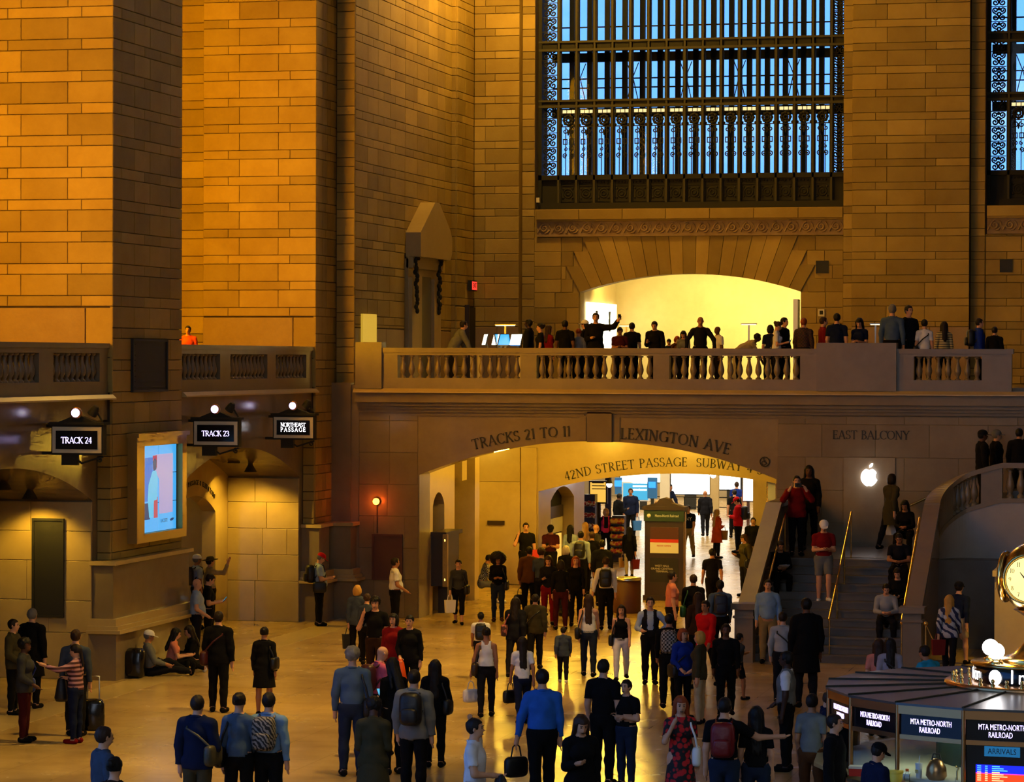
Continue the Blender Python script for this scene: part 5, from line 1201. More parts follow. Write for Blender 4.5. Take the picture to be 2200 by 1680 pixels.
def cone(P, a, b, ra, rb, sy=1.):
    a, b = np.asarray(a, float), np.asarray(b, float)
    D = b-a; L2 = max((D*D).sum(), 1e-9); t = np.clip(((P-a)@D)/L2, 0, 1)
    q = P-(a+t[:, None]*D)
    if sy != 1.: q = q*np.array([1., 1./sy, 1.])
    d = np.sqrt((q*q).sum(1))-(ra+(rb-ra)*t)
    return (d*sy if sy < 1 else d), t
def ellip(P, c, r):
    q = (P-np.asarray(c))/np.asarray(r); k0 = np.sqrt((q*q).sum(1)); q2 = q/np.asarray(r); k1 = np.sqrt((q2*q2).sum(1))
    return k0*(k0-1)/np.maximum(k1, 1e-9)
def nrm(v): v = np.array(v, float); return v/np.linalg.norm(v)
def rx(v, a): c, s = math.cos(a), math.sin(a); return np.array([v[0], v[1]*c-v[2]*s, v[1]*s+v[2]*c])
# pose: upper-arm / forearm directions (x outward, y forward, z up), thigh / shin directions, torso lean, head pitch and turn
DN = ((.16, -.04, -1), (.04, .16, -1))
POSES = {
 'stand': dict(legL=((.05, .10, -1), (.02, .0, -1)), legR=((.04, -.05, -1), (0, -.09, -1)), L=((.18, .05, -1), (.0, .30, -1))), 'stand2': dict(R=((.22, .02, -1), (-.25, .7, -.55))),
 'walk': dict(L=((.14, .35, -1), (.02, .55, -.9)), R=((.14, -.38, -1), (.04, .0, -1)), legL=((.02, -.34, -1), (0, -.42, -1)), legR=((.02, .38, -1), (0, .12, -1)), lean=3),
 'walk2': dict(R=((.14, .35, -1), (.02, .55, -.9)), L=((.14, -.38, -1), (.04, .0, -1)), legR=((.02, -.22, -1), (0, -.30, -1)), legL=((.02, .26, -1), (0, .06, -1)), lean=3),
 'phone': dict(L=((.10, .10, -1), (-.45, .95, .12)), R=((.10, .10, -1), (-.45, .95, .12)), head=28),
 'phone1': dict(R=((.14, .12, -1), (-.35, 1, .25)), head=22),
 'ear': dict(R=((.45, .35, -.85), (-.35, .1, 1)), head=4),
 'face': dict(R=((.25, .45, -.8), (-.45, .25, 1)), L=((.15, -.1, -1), (.1, .1, -1)), head=8),
 'raise': dict(R=((.55, .65, -.05), (.15, .35, 1)), head=-6),
 'reach': dict(L=((.75, .55, -.25), (.35, .7, .3)), R=((.12, .1, -1), (-.6, .9, .1)), head=5),
 'photo': dict(L=((.45, .65, -.55), (-.5, .25, .85)), R=((.45, .65, -.55), (-.5, .25, .85))),
 'selfie': dict(R=((.8, .35, .05), (.35, .5, .45)), L=((.1, .2, -1), (-.5, .9, .1))),
 'selfieL': dict(L=((.8, .35, .05), (.35, .5, .45)), R=((.1, .2, -1), (-.5, .9, .1))),
 'cross': dict(L=((.16, .12, -1), (-.9, .65, .15)), R=((.16, .12, -1), (-.9, .65, .05))),
 'hips': dict(L=((.75, -.2, -.8), (-.75, .25, -.6)), R=((.3, .15, -1), (-.35, .9, -.1))),
 'lean': dict(L=((.25, .45, -.9), (.1, .35, -1)), R=((.25, .45, -.9), (.1, .35, -1)), lean=32, head=-8),
 'railn': dict(L=((.55, .35, -.8), (.12, .25, -1)), R=((.55, .35, -.8), (.12, .25, -1)), lean=6),
 'bend': dict(L=((.1, .5, -.9), (.0, .5, -.9)), R=((.1, .5, -.9), (.0, .5, -.9)), lean=62, head=-10),
 'carry': dict(L=((.14, -.05, -1), (.02, .08, -1)), R=((.20, .05, -1), (-.15, .75, -.5))),
 'hold': dict(L=((.32, .10, -1), (.18, .12, -1)), R=((.14, -.04, -1), (.04, .12, -1)), legL=((.02, -.18, -1), (0, -.26, -1)), legR=((.02, .2, -1), (0, .06, -1))),
 'around': dict(R=((.75, .30, -.45), (.85, .30, .02))),
 'headhand': dict(L=((.9, -.1, .25), (-.75, -.15, .75)), R=((.2, .2, -1), (-.5, .8, -.1)), turn=0),
 'run': dict(L=((.14, .5, -.9), (-.1, .9, .2)), R=((.14, -.6, -.8), (-.1, .3, -.9)), legL=((.02, -.15, -1), (0, -.95, -.45)), legR=((.02, .35, -1), (0, .0, -1)), lean=8),
 'descend': dict(legL=((.02, .42, -1), (0, -.12, -1)), legR=((.02, .02, -1), (0, -.15, -1)), L=((.12, .2, -1), (-.6, .8, .1)), R=((.12, .2, -1), (-.6, .8, .1)), head=18),
 'sitfloor': dict(sit=.13, legL=((.10, .93, .42), (.02, .90, -.45)), legR=((.14, .98, .12), (.03, 1, -.16)), L=((.15, .35, -.95), (-.1, .9, -.25)), R=((.15, .35, -.95), (-.1, .9, -.25)), lean=-4, head=12),
 'sitfloor2': dict(sit=.13, legL=((.35, .90, .25), (-.35, .85, -.40)), legR=((.35, .90, .25), (-.35, .85, -.40)), L=((.15, .5, -.9), (-.3, .95, .1)), R=((.15, .5, -.9), (-.3, .95, .1)), lean=10, head=14),
 'sitstep': dict(sit=.50, legL=((.16, .98, -.10), (.0, -.10, -1)), legR=((.16, .98, -.10), (.0, .12, -1)), L=((.18, .5, -.85), (-.7, .75, -.1)), R=((.18, .5, -.85), (-.7, .75, -.1)), lean=16, head=22),
}
_bodies = {}
def make_body(pose, sex, fat=0.):
    key = (pose, sex, fat)
    if key in _bodies: return _bodies[key]
    p = POSES[pose]; f = sex == 'f'; ch = sex == 'c'
    shw = .158 if f else .182; hip = .095 if f else .088
    la = math.radians(-p.get('lean', 0)); T = lambda v: rx(np.array(v, float), la)   # lean forward = towards +y
    pel = np.zeros(3)
    wa, chs, nb, sh0 = T((0, 0, .14)), T((0, .005, .34)), T((0, -.015, .525)), T((0, -.015, .465))
    ht = math.radians(-p.get('head', 0)); hc = nb+rx(np.array((0, .025, .155)), la*.45+ht*.5)
    HR = lambda v: rx(np.array(v, float), la*.3+ht)
    J = {}; arms = []
    for s, k in ((-1, 'L'), (1, 'R')):
        u, fo = p.get(k, DN); m_ = np.array((s, 1, 1))
        S_ = sh0+T((s*shw, 0, -.022)); u = T(nrm(u)*m_) if p.get('lean', 0) < 20 else nrm(u)*m_; fo = nrm(fo)*m_
        E_ = S_+u*.285; Wr = E_+fo*.25; Hn = Wr+fo*.085; arms.append((s, S_, E_, Wr, Hn, fo)); J['hand'+k] = Hn; J['elbow'+k] = E_; J['sh'+k] = S_
    legs = []
    for s, k in ((-1, 'L'), (1, 'R')):
        th, shn = p.get('leg'+k, ((.02, .0, -1), (0, -.03, -1))); m_ = np.array((s, 1, 1))
        H_ = np.array((s*hip, 0, -.03)); K_ = H_+nrm(th)*m_*.43; A_ = K_+nrm(shn)*m_*.42
        fd = np.array((s*.18, 1., 0.)); fd /= np.linalg.norm(fd)
        down = -.045
        if shn[2] > -.5 and p.get('sit', 9) < .2: fd = np.array((s*.2, .25, .95)); down = .0
        elif shn[2] > -.6: fd = np.array((0, .5, -.85))
        To = A_+fd*.155+np.array((0, 0, down)); He = A_-fd*.035+np.array((0, 0, down*.9)); legs.append((s, H_, K_, A_, To, He))
    low = min(min(l[3][2], l[4][2]+.02, l[5][2]+.02)-.065 for l in legs)
    if 'sit' in p and p['sit'] < .2: low = min(low, -.13)
    sh_ = -low; off = np.array((0, 0, sh_))
    g = 1.+fat
    prims = []   # name, fn
    def add(nm, grp, a, b, ra, rb, sy=1.): prims.append((nm, grp, a+off, b+off, ra, rb, sy))
    hr, cr_, wr_ = (.150, .128, .118) if f else (.140, .150, .132)
    add('hips', 0, pel+np.array((0, -.01, -.02)), wa*.5, hr*g, (hr*.95)*g, .78); add('waist', 0, wa*.5, wa, wr_*1.02*g, wr_*g, .76); add('chest', 0, wa, chs, wr_*g, cr_*g, .74)
    add('chest', 0, chs, T((0, -.01, .43)), cr_*g, .095, .74); [add('shoulder', 0, sh0+T((sg*.03, 0, .025)), sh0+T((sg*shw*.88, 0, -.022)), .052, .060, .95) for sg in (-1, 1)]
    if f: add('chest', 0, chs+T((-.065, .07, .0)), chs+T((.065, .07, 0)), .062, .062)
    if fat > .1: add('waist', 0, wa*.4+np.array((0, .06, 0)), wa+np.array((0, .06, 0)), .13, .12)
    add('neck', 0, nb+T((0, 0, -.05)), hc+HR((0, -.02, -.06)), .056, .050)
    am = .86 if f else 1.
    for s, S_, E_, Wr, Hn, fo in arms:
        k = 1 if s < 0 else 2
        add('uparm', k, S_, E_, .060*am, .045*am); add('forearm', k, E_, Wr, .045*am, .030*am); add('hand', k, Wr, Hn, .030, .034)
    for s, H_, K_, A_, To, He in legs:
        k = 3 if s < 0 else 4
        add('thigh', k, H_, K_, .094*(1+fat*.5), .058); add('shin', k, K_+(A_-K_)*.02, K_+(A_-K_)*.35, .056, .058); add('shin', k, K_+(A_-K_)*.35, A_, .058, .038)
        add('foot', k, He, To, .042, .034)
    hcz = hc+off
    def field(P, want=False):
        tot = None; ds = []; groups = {}
        for nm, grp, a, b, ra, rb, sy in prims:
            d, t = cone(P, a, b, ra, rb, sy); ds.append((nm, d, t))
            groups[grp] = d if grp not in groups else smin(groups[grp], d, .05 if grp == 0 else .025)
        q = (P-hcz); inv = np.stack([HR((1, 0, 0)), HR((0, 1, 0)), HR((0, 0, 1))], 1); q = q@inv
        hd = smin(ellip(q, (0, -.012, .028), (.075, .095, .090)), ellip(q, (0, .022, -.035), (.058, .072, .078)), .03)
        hd = smin(hd, cone(q, (0, .092, -.005), (0, .108, -.028), .009, .014)[0], .012)
        ds.append(('head', hd, q[:, 2]))
        tot = smin(groups[0], hd, .02)
        for k in (1, 2): tot = smin(tot, groups[k], .022)
        lg = smin(groups[3], groups[4], .012); tot = smin(tot, lg, .035)
        if want: return ds
        return tot
    pts = np.array([x for pr in prims for x in (pr[2], pr[3])]); lo, hi = pts.min(0)-.16, pts.max(0)+.17; hi[2] += .08; lo[2] = max(lo[2], -.03)
    V, Q = surface_nets(field, lo, hi, .021)
    ds = field(V, True); D = np.stack([d for _, d, _ in ds], 1); lab = D.argmin(1); names = np.array([n_ for n_, _, _ in ds])[lab]; tt = np.stack([t for _, _, t in ds], 1)[np.arange(len(V)), lab]
    fn_ = np.cross(V[Q[:, 2]]-V[Q[:, 0]], V[Q[:, 3]]-V[Q[:, 1]]); N = np.zeros_like(V)
    for k in range(4): np.add.at(N, Q[:, k], fn_)
    N /= np.maximum(np.linalg.norm(N, axis=1), 1e-9)[:, None]
    # fingers, thumb, ears
    xb = MB()
    for s, S_, E_, Wr, Hn, fo in arms:
        d = nrm(fo); side = nrm(np.cross(d, (0, 0, 1)) if abs(d[2]) < .8 else np.cross(d, (1, 0, 0))); back = np.cross(side, d)
        fl = p.get('head', 0) > 10 or pose in ('photo', 'selfie', 'face', 'headhand')
        for i, (o_, ln) in enumerate(((-.024, .058), (-.008, .068), (.008, .064), (.024, .05))):
            b0 = Hn+off+side*o_+d*.018; cu = .5 if fl else .25
            xb.tube([b0, b0+d*ln*.5+back*ln*.12, b0+d*ln*(1-.25*cu)+back*ln*cu], [.0095, .0085, .006], 5)
        b0 = Wr+off+side*(-.026)+d*.03; xb.tube([b0, b0+side*(-.028)+d*.03, b0+side*(-.032)+d*.062], [.012, .010, .007], 5)
    for s in (-1, 1): c_ = hcz+HR((s*.074, -.005, .0)); xb.ball(tuple(c_), (.014, .022, .032), 6, 5)
    nV = len(V); allV = np.vstack([V, np.array(xb.v)]) ; allF = Q.tolist()+[tuple(i+nV for i in f_) for f_ in xb.f]
    def tomesh(nm, vv, ff):
        me = bpy.data.meshes.new(nm); me.from_pydata([tuple(map(float, q)) for q in vv], [], ff); me.polygons.foreach_set('use_smooth', [True]*len(ff)); me.update(); return me
    body = tomesh('person', allV, allF); body.materials.append(MATS['skin'])
    tz = V[:, 2]-sh_
    isT = np.isin(names, ['hips', 'waist', 'chest', 'shoulder'])
    hipline = {'low': -.02, 'mid': .03, 'long': -.12}
    def garment(nm, mask, o_, collar=None):
        fm = mask[Q].all(1); q = Q[fm]
        if len(q) == 0: return None
        used, inv = np.unique(q, return_inverse=True); q = inv.reshape(-1, 4); u_ = V[used]; fold = .35*np.sin(u_[:, 2]*38+u_[:, 0]*21+u_[:, 1]*9)+.35*np.sin(u_[:, 0]*33-u_[:, 2]*17+u_[:, 1]*26)+.3*np.sin(u_[:, 1]*41+u_[:, 2]*23); vv = u_+N[used]*(o_+(.0065*fold if o_ > .011 else 0))[:, None] if o_ > .011 else u_+N[used]*o_; k = len(used)
        ed = {}
        for f_ in q:
            for i in range(4): ed[(int(f_[i]), int(f_[(i+1) % 4]))] = 1
        rim = [(a, b) for a, b in ed if (b, a) not in ed]; inner = V[used]-N[used]*.004
        bm_ = {}; ex = []; ff = q.tolist()
        for a, b in rim:
            for x in (a, b):
                if x not in bm_: bm_[x] = k+len(ex); ex.append(inner[x])
            ff.append((b, a, bm_[a], bm_[b]))
        vv = np.vstack([vv]+([np.array(ex)] if ex else []))
        if collar:
            cb = MB(); c0 = nb+off; rr_ = .064 if f else .072; n_ = 12; up_ = nrm(hc-nb); fw_ = nrm(np.cross((1, 0, 0), -up_)) if False else nrm(np.array((0, 1, 0))-up_*up_[1]); 
            ring_ = [c0+up_*(collar[1]-.020*math.cos(2*PI*i/n_))+np.array((1, 0, 0))*rr_*math.sin(2*PI*i/n_)*1.02+fw_*(rr_*math.cos(2*PI*i/n_)*1.0+.002) for i in range(n_+1)]
            cb.tube([tuple(q) for q in ring_], collar[0], 6, caps=False)
            k0_ = len(vv); vv = np.vstack([vv, np.array(cb.v)]); ff = ff+[tuple(i+k0_ for i in q) for q in cb.f]
        return tomesh(nm, vv, ff)
    head_up = (names == 'neck') & (tt < .25)
    arm = lambda fu, ff_: ((names == 'uparm') & (tt < fu)) | ((names == 'forearm') & (tt < ff_)) if ff_ > 0 else ((names == 'uparm') & (tt < fu))
    leg = lambda ft, fs: ((names == 'thigh') & (tt < ft)) | ((names == 'shin') & (fs > 0) & (V[:, 2] > -9) & ((sh_+0*V[:, 2]) > -9)) if fs else ((names == 'thigh') & (tt < ft))
    up = tz > .0; thighTop = (names == 'thigh') & (tz > -.10)
    G = {}
    # tops: t = short sleeves, l = long sleeves, v = sleeveless, j = jacket (long, loose, over the hips)
    nk = (names == 'neck') & (tt < .42)
    G['t'] = garment('shirt', (isT & (tz > -.02)) | nk | arm(.72, 0), .013, (.017, -.022))
    G['l'] = garment('shirt', (isT & (tz > -.02)) | nk | arm(2, .93), .013, (.019, -.016))
    G['v'] = garment('shirt', (names == 'waist') | (names == 'chest') | ((names == 'hips') & (tz > -.02)) | ((names == 'shoulder') & (np.abs(V[:, 0]) < shw*.62)), .012)
    G['j'] = garment('jacket', (isT & (tz > -.12)) | nk | ((names == 'thigh') & (tz > -.12)) | arm(2, .97), .026, (.027, -.012))
    G['w'] = garment('waistcoat', (names == 'waist') | ((names == 'chest') & ~((V[:, 1] > .03) & (np.abs(V[:, 0]) < .045))) | ((names == 'hips') & (tz > .0)) | ((names == 'shoulder') & (np.abs(V[:, 0]) < shw*.75)), .026)
    G['p'] = garment('trousers', ((names == 'hips') & (tz < .05)) | (names == 'thigh') | (names == 'shin'), .012 if f else .017)
    G['s'] = garment('shorts', ((names == 'hips') & (tz < .05)) | ((names == 'thigh') & (tt < .85)), .022)
    G['k'] = garment('capri_trousers', ((names == 'hips') & (tz < .05)) | (names == 'thigh') | ((names == 'shin') & (tz > -.70)), .012)
    G['foot'] = garment('shoes', (names == 'foot'), .010)
    fb = MB()
    for s in (-1, 1):
        fb.ball(tuple(hcz+HR((s*.030, .083, .012))), (.013, .008, .008), 6, 4); fb.tube([tuple(hcz+HR((s*.014, .092, .034))), tuple(hcz+HR((s*.046, .080, .034)))], .005, 4)
    fb.tube([tuple(hcz+HR((-.022, .088, -.062))), tuple(hcz+HR((0, .094, -.064))), tuple(hcz+HR((.022, .088, -.062)))], .0055, 4)
    G['face'] = fb.mesh('face_features'); G['face'].materials.append(MATS['eye_dark'])
    res = dict(body=body, G=G, head=hcz, hrot=la*.3+ht, top=float(V[:, 2].max())+.008, hands={k: J[k]+off for k in J if k.startswith('hand')}, sh={k: J[k]+off for k in J if k.startswith('sh')}, lean=la, pel=sh_, chest=chs+off, waist=wa+off, shw=shw)
    _bodies[key] = res; return res
# hair and hats, in head space (z up, y forward)
_hair = {}
def hair_mesh(style):
    if style in _hair: return _hair[style]
    cut = lambda P: np.minimum(P[:, 1]-.040, .052-P[:, 2])                       # face opening (positive inside)
    shell = lambda P: np.maximum(ellip(P, (0, -.014, .030), (.089, .108, .104)), cut(P))
    nape = lambda P, z: np.maximum(shell(P), z-P[:, 2])
    lo, hi, h = (-.14, -.17, -.2), (.14, .14, .17), .014
    if style == 'short': f = lambda P: np.maximum(np.maximum(ellip(P, (0, -.016, .026), (.087, .106, .104)), np.minimum(P[:, 1]-.045, .065-P[:, 2])), np.minimum(P[:, 1]+.012, -.005-P[:, 2]) if True else 0)*1.0 + np.maximum(0, (-.075-P[:, 2]))*1.5
    elif style == 'bob': f = lambda P: smin(nape(P, -.12), np.maximum(ellip(P, (0, -.03, -.03), (.105, .095, .12)), np.minimum(P[:, 1]-.025, .06-P[:, 2])), .03)
    elif style in ('long', 'longer'):
        zl = -.34 if style == 'long' else -.46; lo = (-.18, -.22, zl-.1)
        f = lambda P: smin(smin(shell(P), cone(P, (0, -.075, .02), (0, -.115, zl), .085, .075, .55)[0], .04), np.minimum(cone(P, (-.072, -.02, .02), (-.10, -.03, zl*.75), .035, .028)[0], cone(P, (.072, -.02, .02), (.10, -.03, zl*.75), .035, .028)[0]), .03)
    elif style == 'pony':
        lo = (-.14, -.24, -.36); f = lambda P: smin(np.maximum(nape(P, -.03), np.minimum(P[:, 1]-.0, .01-P[:, 2])), cone(P, (0, -.115, .03), (0, -.14, -.26), .034, .022)[0], .03)
    elif style == 'bun': f = lambda P: smin(np.maximum(nape(P, -.03), np.minimum(P[:, 1]-.0, .01-P[:, 2])), ellip(P, (0, -.115, .06), (.05, .045, .05)), .02)
    elif style == 'curly':
        lo, hi, h = (-.3, -.3, -.3), (.3, .2, .28), .02
        f = lambda P: np.maximum(ellip(P, (0, -.04, .02), (.22, .17, .21)) + .016*np.sin(P[:, 0]*62)*np.sin(P[:, 1]*58)*np.sin(P[:, 2]*60), np.minimum(P[:, 1]-.055, .075-P[:, 2])-.0)
    elif style == 'messy':
        lo, hi, h = (-.16, -.18, -.15), (.16, .15, .2), .013
        f = lambda P: np.maximum(ellip(P, (0, -.016, .045), (.105, .118, .112)) + .010*np.sin(P[:, 0]*80)*np.sin(P[:, 1]*75)*np.sin(P[:, 2]*78), np.minimum(P[:, 1]-.02, .05-P[:, 2]))
    V, Q = surface_nets(f, lo, hi, h)
    if style != 'curly': V = V*(1+.035*np.sin(V[:, :1]*70+V[:, 2:]*20)*np.sin(V[:, 1:2]*60+V[:, 2:]*35)+.02*np.sin(V[:, :1]*130+V[:, 1:2]*110))
    me = bpy.data.meshes.new('hair'); me.from_pydata([tuple(map(float, q)) for q in V], [], Q.tolist()); me.polygons.foreach_set('use_smooth', [True]*len(Q)); me.update(); me.materials.append(MATS['hair'])
    _hair[style] = me; return me
cap_me = MB(); cap_me.lathe([(.100, .030), (.101, .05), (.094, .085), (.07, .118), (.035, .134), (0, .138)], n=18)
cap_me.v = [(x, y*1.12-.010, z) for x, y, z in cap_me.v]
cap_me.prism([(-.085, .06), (-.07, .15), (-.03, .185), (.03, .185), (.07, .15), (.085, .06)], .030, .040, lambda u, w, d: (u, w, d-.16*max(0, w-.06)))
cap_mesh = cap_me.mesh('cap'); cap_mesh.materials.append(MATS['cloth'])
hat_me = MB().lathe([(.20, .045), (.20, .052), (.10, .06), (.095, .10), (.07, .13), (0, .14)], n=20).mesh('hat'); hat_me.materials.append(MATS['cloth'])
def skirt_mesh(z0, z1, r0, r1):
    b = MB(); rings = []
    for i in range(7):
        t = i/6; z = z0+(z1-z0)*t; r = r0+(r1-r0)*t**.8; rings.append((r*(1+.0), z))
    b.lathe(rings, n=20); b.v = [(x, y*.8, z) for x, y, z in b.v]; b.lathe([(rings[-1][0]-.02, rings[-1][1]), (rings[-1][0], rings[-1][1])], n=20)
    return b.mesh('skirt')
_sk = {}
def skirt(kind):
    if kind not in _sk: _sk[kind] = skirt_mesh(*{'dress': (1.12, .52, .135, .225), 'coat': (1.10, .58, .155, .235), 'long': (1.1, .38, .14, .25)}[kind])
    return _sk[kind]
COLS = dict(black=(14, 13, 14), ink=(22, 22, 28), navy=(18, 26, 52), blue=(40, 92, 175), denim=(70, 88, 112), jeans=(30, 38, 56), sky=(112, 142, 178), pale=(150, 166, 190), teal=(30, 140, 180), cyan=(35, 140, 175),
  white=(215, 212, 214), grey=(105, 105, 102), dgrey=(55, 55, 56), lgrey=(150, 150, 150), red=(190, 18, 20), dred=(110, 12, 16), maroon=(60, 16, 20), pink=(190, 85, 110), rose=(210, 45, 80), salmon=(200, 120, 100), orange=(200, 70, 15), brown=(85, 50, 24), dbrown=(48, 30, 18), olive=(62, 56, 36), tan=(150, 115, 70), khaki=(140, 118, 78), beige=(170, 150, 115), green=(30, 80, 45), royal=(22, 45, 130), slate=(60, 68, 82), lilac=(150, 140, 150), gold=(170, 120, 50),
  h_black=(16, 12, 10), h_brown=(50, 30, 18), h_grey=(110, 105, 98), h_white=(190, 180, 160), h_blond=(190, 140, 60), h_red=(140, 60, 25), h_dark=(28, 18, 12),
  s1=(205, 150, 115), s2=(165, 110, 75), s3=(95, 58, 38), s4=(60, 38, 28))
COLS = {k: srgb(*v_) for k, v_ in COLS.items()}
PEOPLE = []
def person(px, ytop, h=1.74, face=0, pose='stand', sex='m', hair='short', hc='h_dark', skin='s1', top='l:black', bot='p:black', label='', feet=None, zg=0., Y=None, fat=0., hat=None, shoes='black', extra=None, at=None, group=None, over=None):
    B = make_body(pose, sex, fat); G = B['G']
    base = 1.75 if not pose.startswith('sit') else 1.75
    rz = YAW-math.radians(face); ca, sa = math.cos(rz), math.sin(rz)
    if at is not None: pos = Vector(at); s = h/1.75
    else:
        if Y is not None: tp = on_y(px, ytop, Y); s = (tp[2]-zg)/B['top']
        elif feet is not None:
            gp = on_z(px, feet, zg); tp = on_y(px, ytop, gp[1]); s = (tp[2]-zg)/B['top']
        else:
            s = h/1.75*(1.07 if (ytop > 1400 and zg == 0 and px < 1740) else 1.03 if (ytop > 1340 and zg == 0) else 1.); tp = on_z(px, ytop, zg+B['top']*s)
        hx, hy = B['head'][0]*s, B['head'][1]*s
        pos = Vector((tp[0]-(hx*ca-hy*sa), tp[1]-(hx*sa+hy*ca), zg))
    o = mk('person', B['body'], None, None, pos, rz, COLS[skin]); o.scale = (s, s, s)
    tag(o, label, 'person', group)
    def part(nm, me, col, mat=None, m_='cloth'):
        if me is None: return None
        if mat:
            key = me.name+mat
            if key not in _hair: me2 = me.copy(); me2.materials.clear(); me2.materials.append(MATS[mat]); _hair[key] = me2
            me = _hair[key]
        elif len(me.materials) == 0: me.materials.append(MATS[m_])
        return mk(nm, me, None, o, None, None, COLS[col] if col in COLS else (1, 1, 1))
    def split(t): k, c = t.split(':'); return k, (c, None) if c in COLS else ('black', c)
    k, (c, mt) = split(top); nm = {'t': 'short_sleeved_shirt', 'l': 'long_sleeved_shirt', 'v': 'sleeveless_top', 'j': 'jacket', 'd': 'dress', 'c': 'coat', 'a': 'shirt'}[k]
    tops = {'t': 't', 'l': 'l', 'v': 'v', 'j': 'j', 'd': 't', 'c': 'j'}[k]
    part(nm, G[tops], c, mt)
    if k in 'dc': part('skirt', skirt('dress' if k == 'd' else 'coat'), c, mt)
    if over: part('waistcoat', G['w'], over)
    k2, (c2, mt2) = split(bot)
    if k2 != 'n': part({'p': 'trousers', 's': 'shorts', 'k': 'capri_trousers'}[k2], G[k2], c2, mt2)
    part('shoes', G['foot'], shoes); ff_ = part('face_features', G['face'], 'black'); ff_['kind'] = 'stuff'
    hp = dict(loc=tuple(B['head']), rot=(B['hrot'], 0, 0))
    if hair != 'bald': mk('hair', hair_mesh(hair), None, o, hp['loc'], hp['rot'], COLS[hc])
    if hat: kind, col = hat.split(':'); mk('cap' if kind == 'cap' else 'hat', cap_mesh if kind == 'cap' else hat_me, None, o, hp['loc'], hp['rot'], COLS[col])
    M_ = Matrix.Translation(pos) @ Matrix.Rotation(rz, 4, 'Z') @ Matrix.Scale(s, 4)
    PEOPLE.append(o)
    for e in (extra or []): accessory(B, M_, rz, s, *e)
    return o, B, M_, rz, s
# ---- bags and other carried things
def rbox(b, x0, x1, y0, y1, z0, z1, r):
    """soft box: rounded outline in x-z, bulged in y"""
    n = 20; out = []
    cx_, cz = (x0+x1)/2, (z0+z1)/2; a, c = (x1-x0)/2, (z1-z0)/2
    for i in range(n):
        t = 2*PI*i/n; ct, st2 = math.cos(t), math.sin(t); e = .45
        out.append((cx_+a*math.copysign(abs(ct)**e, ct), cz+c*math.copysign(abs(st2)**e, st2)))
    rings = [(.72, y0), (.93, y0+(y1-y0)*.14), (1, y0+(y1-y0)*.35), (1, y0+(y1-y0)*.7), (.9, y0+(y1-y0)*.92), (.7, y1)]
    vs = [(cx_+(x-cx_)*k, y, cz+(z-cz)*k) for k, y in rings for x, z in out]
    fs = [(i*n+j, (i+1)*n+j, (i+1)*n+(j+1) % n, i*n+(j+1) % n) for i in range(len(rings)-1) for j in range(n)]
    fs += [tuple(range(n)), tuple(range((len(rings)-1)*n, len(rings)*n))[::-1]]
    return b.add(vs, fs, True)
def _m(name, fn):
    if name not in _hair: b = MB(); fn(b); _hair[name] = b.mesh(name)
    return _hair[name]
bag_backpack = lambda b: rbox(b, -.15, .15, -.20, -.01, -.22, .22, .05)
bag_pocket = lambda b: rbox(b, -.11, .11, -.26, -.18, -.19, .02, .03)
bag_shoulder = lambda b: rbox(b, -.17, .17, -.06, .06, -.27, 0, .04)
bag_tote = lambda b: b.hexa([(-.13, -.05, -.34), (.13, -.05, -.34), (.13, .05, -.34), (-.13, .05, -.34), (-.15, -.06, 0), (.15, -.06, 0), (.15, .06, 0), (-.15, .06, 0)])
def tm(me, mat):
    key = me.name+'|'+mat
    if key not in _hair: m2 = me.copy(); m2.materials.clear(); m2.materials.append(MATS[mat]); _hair[key] = m2
    return _hair[key]
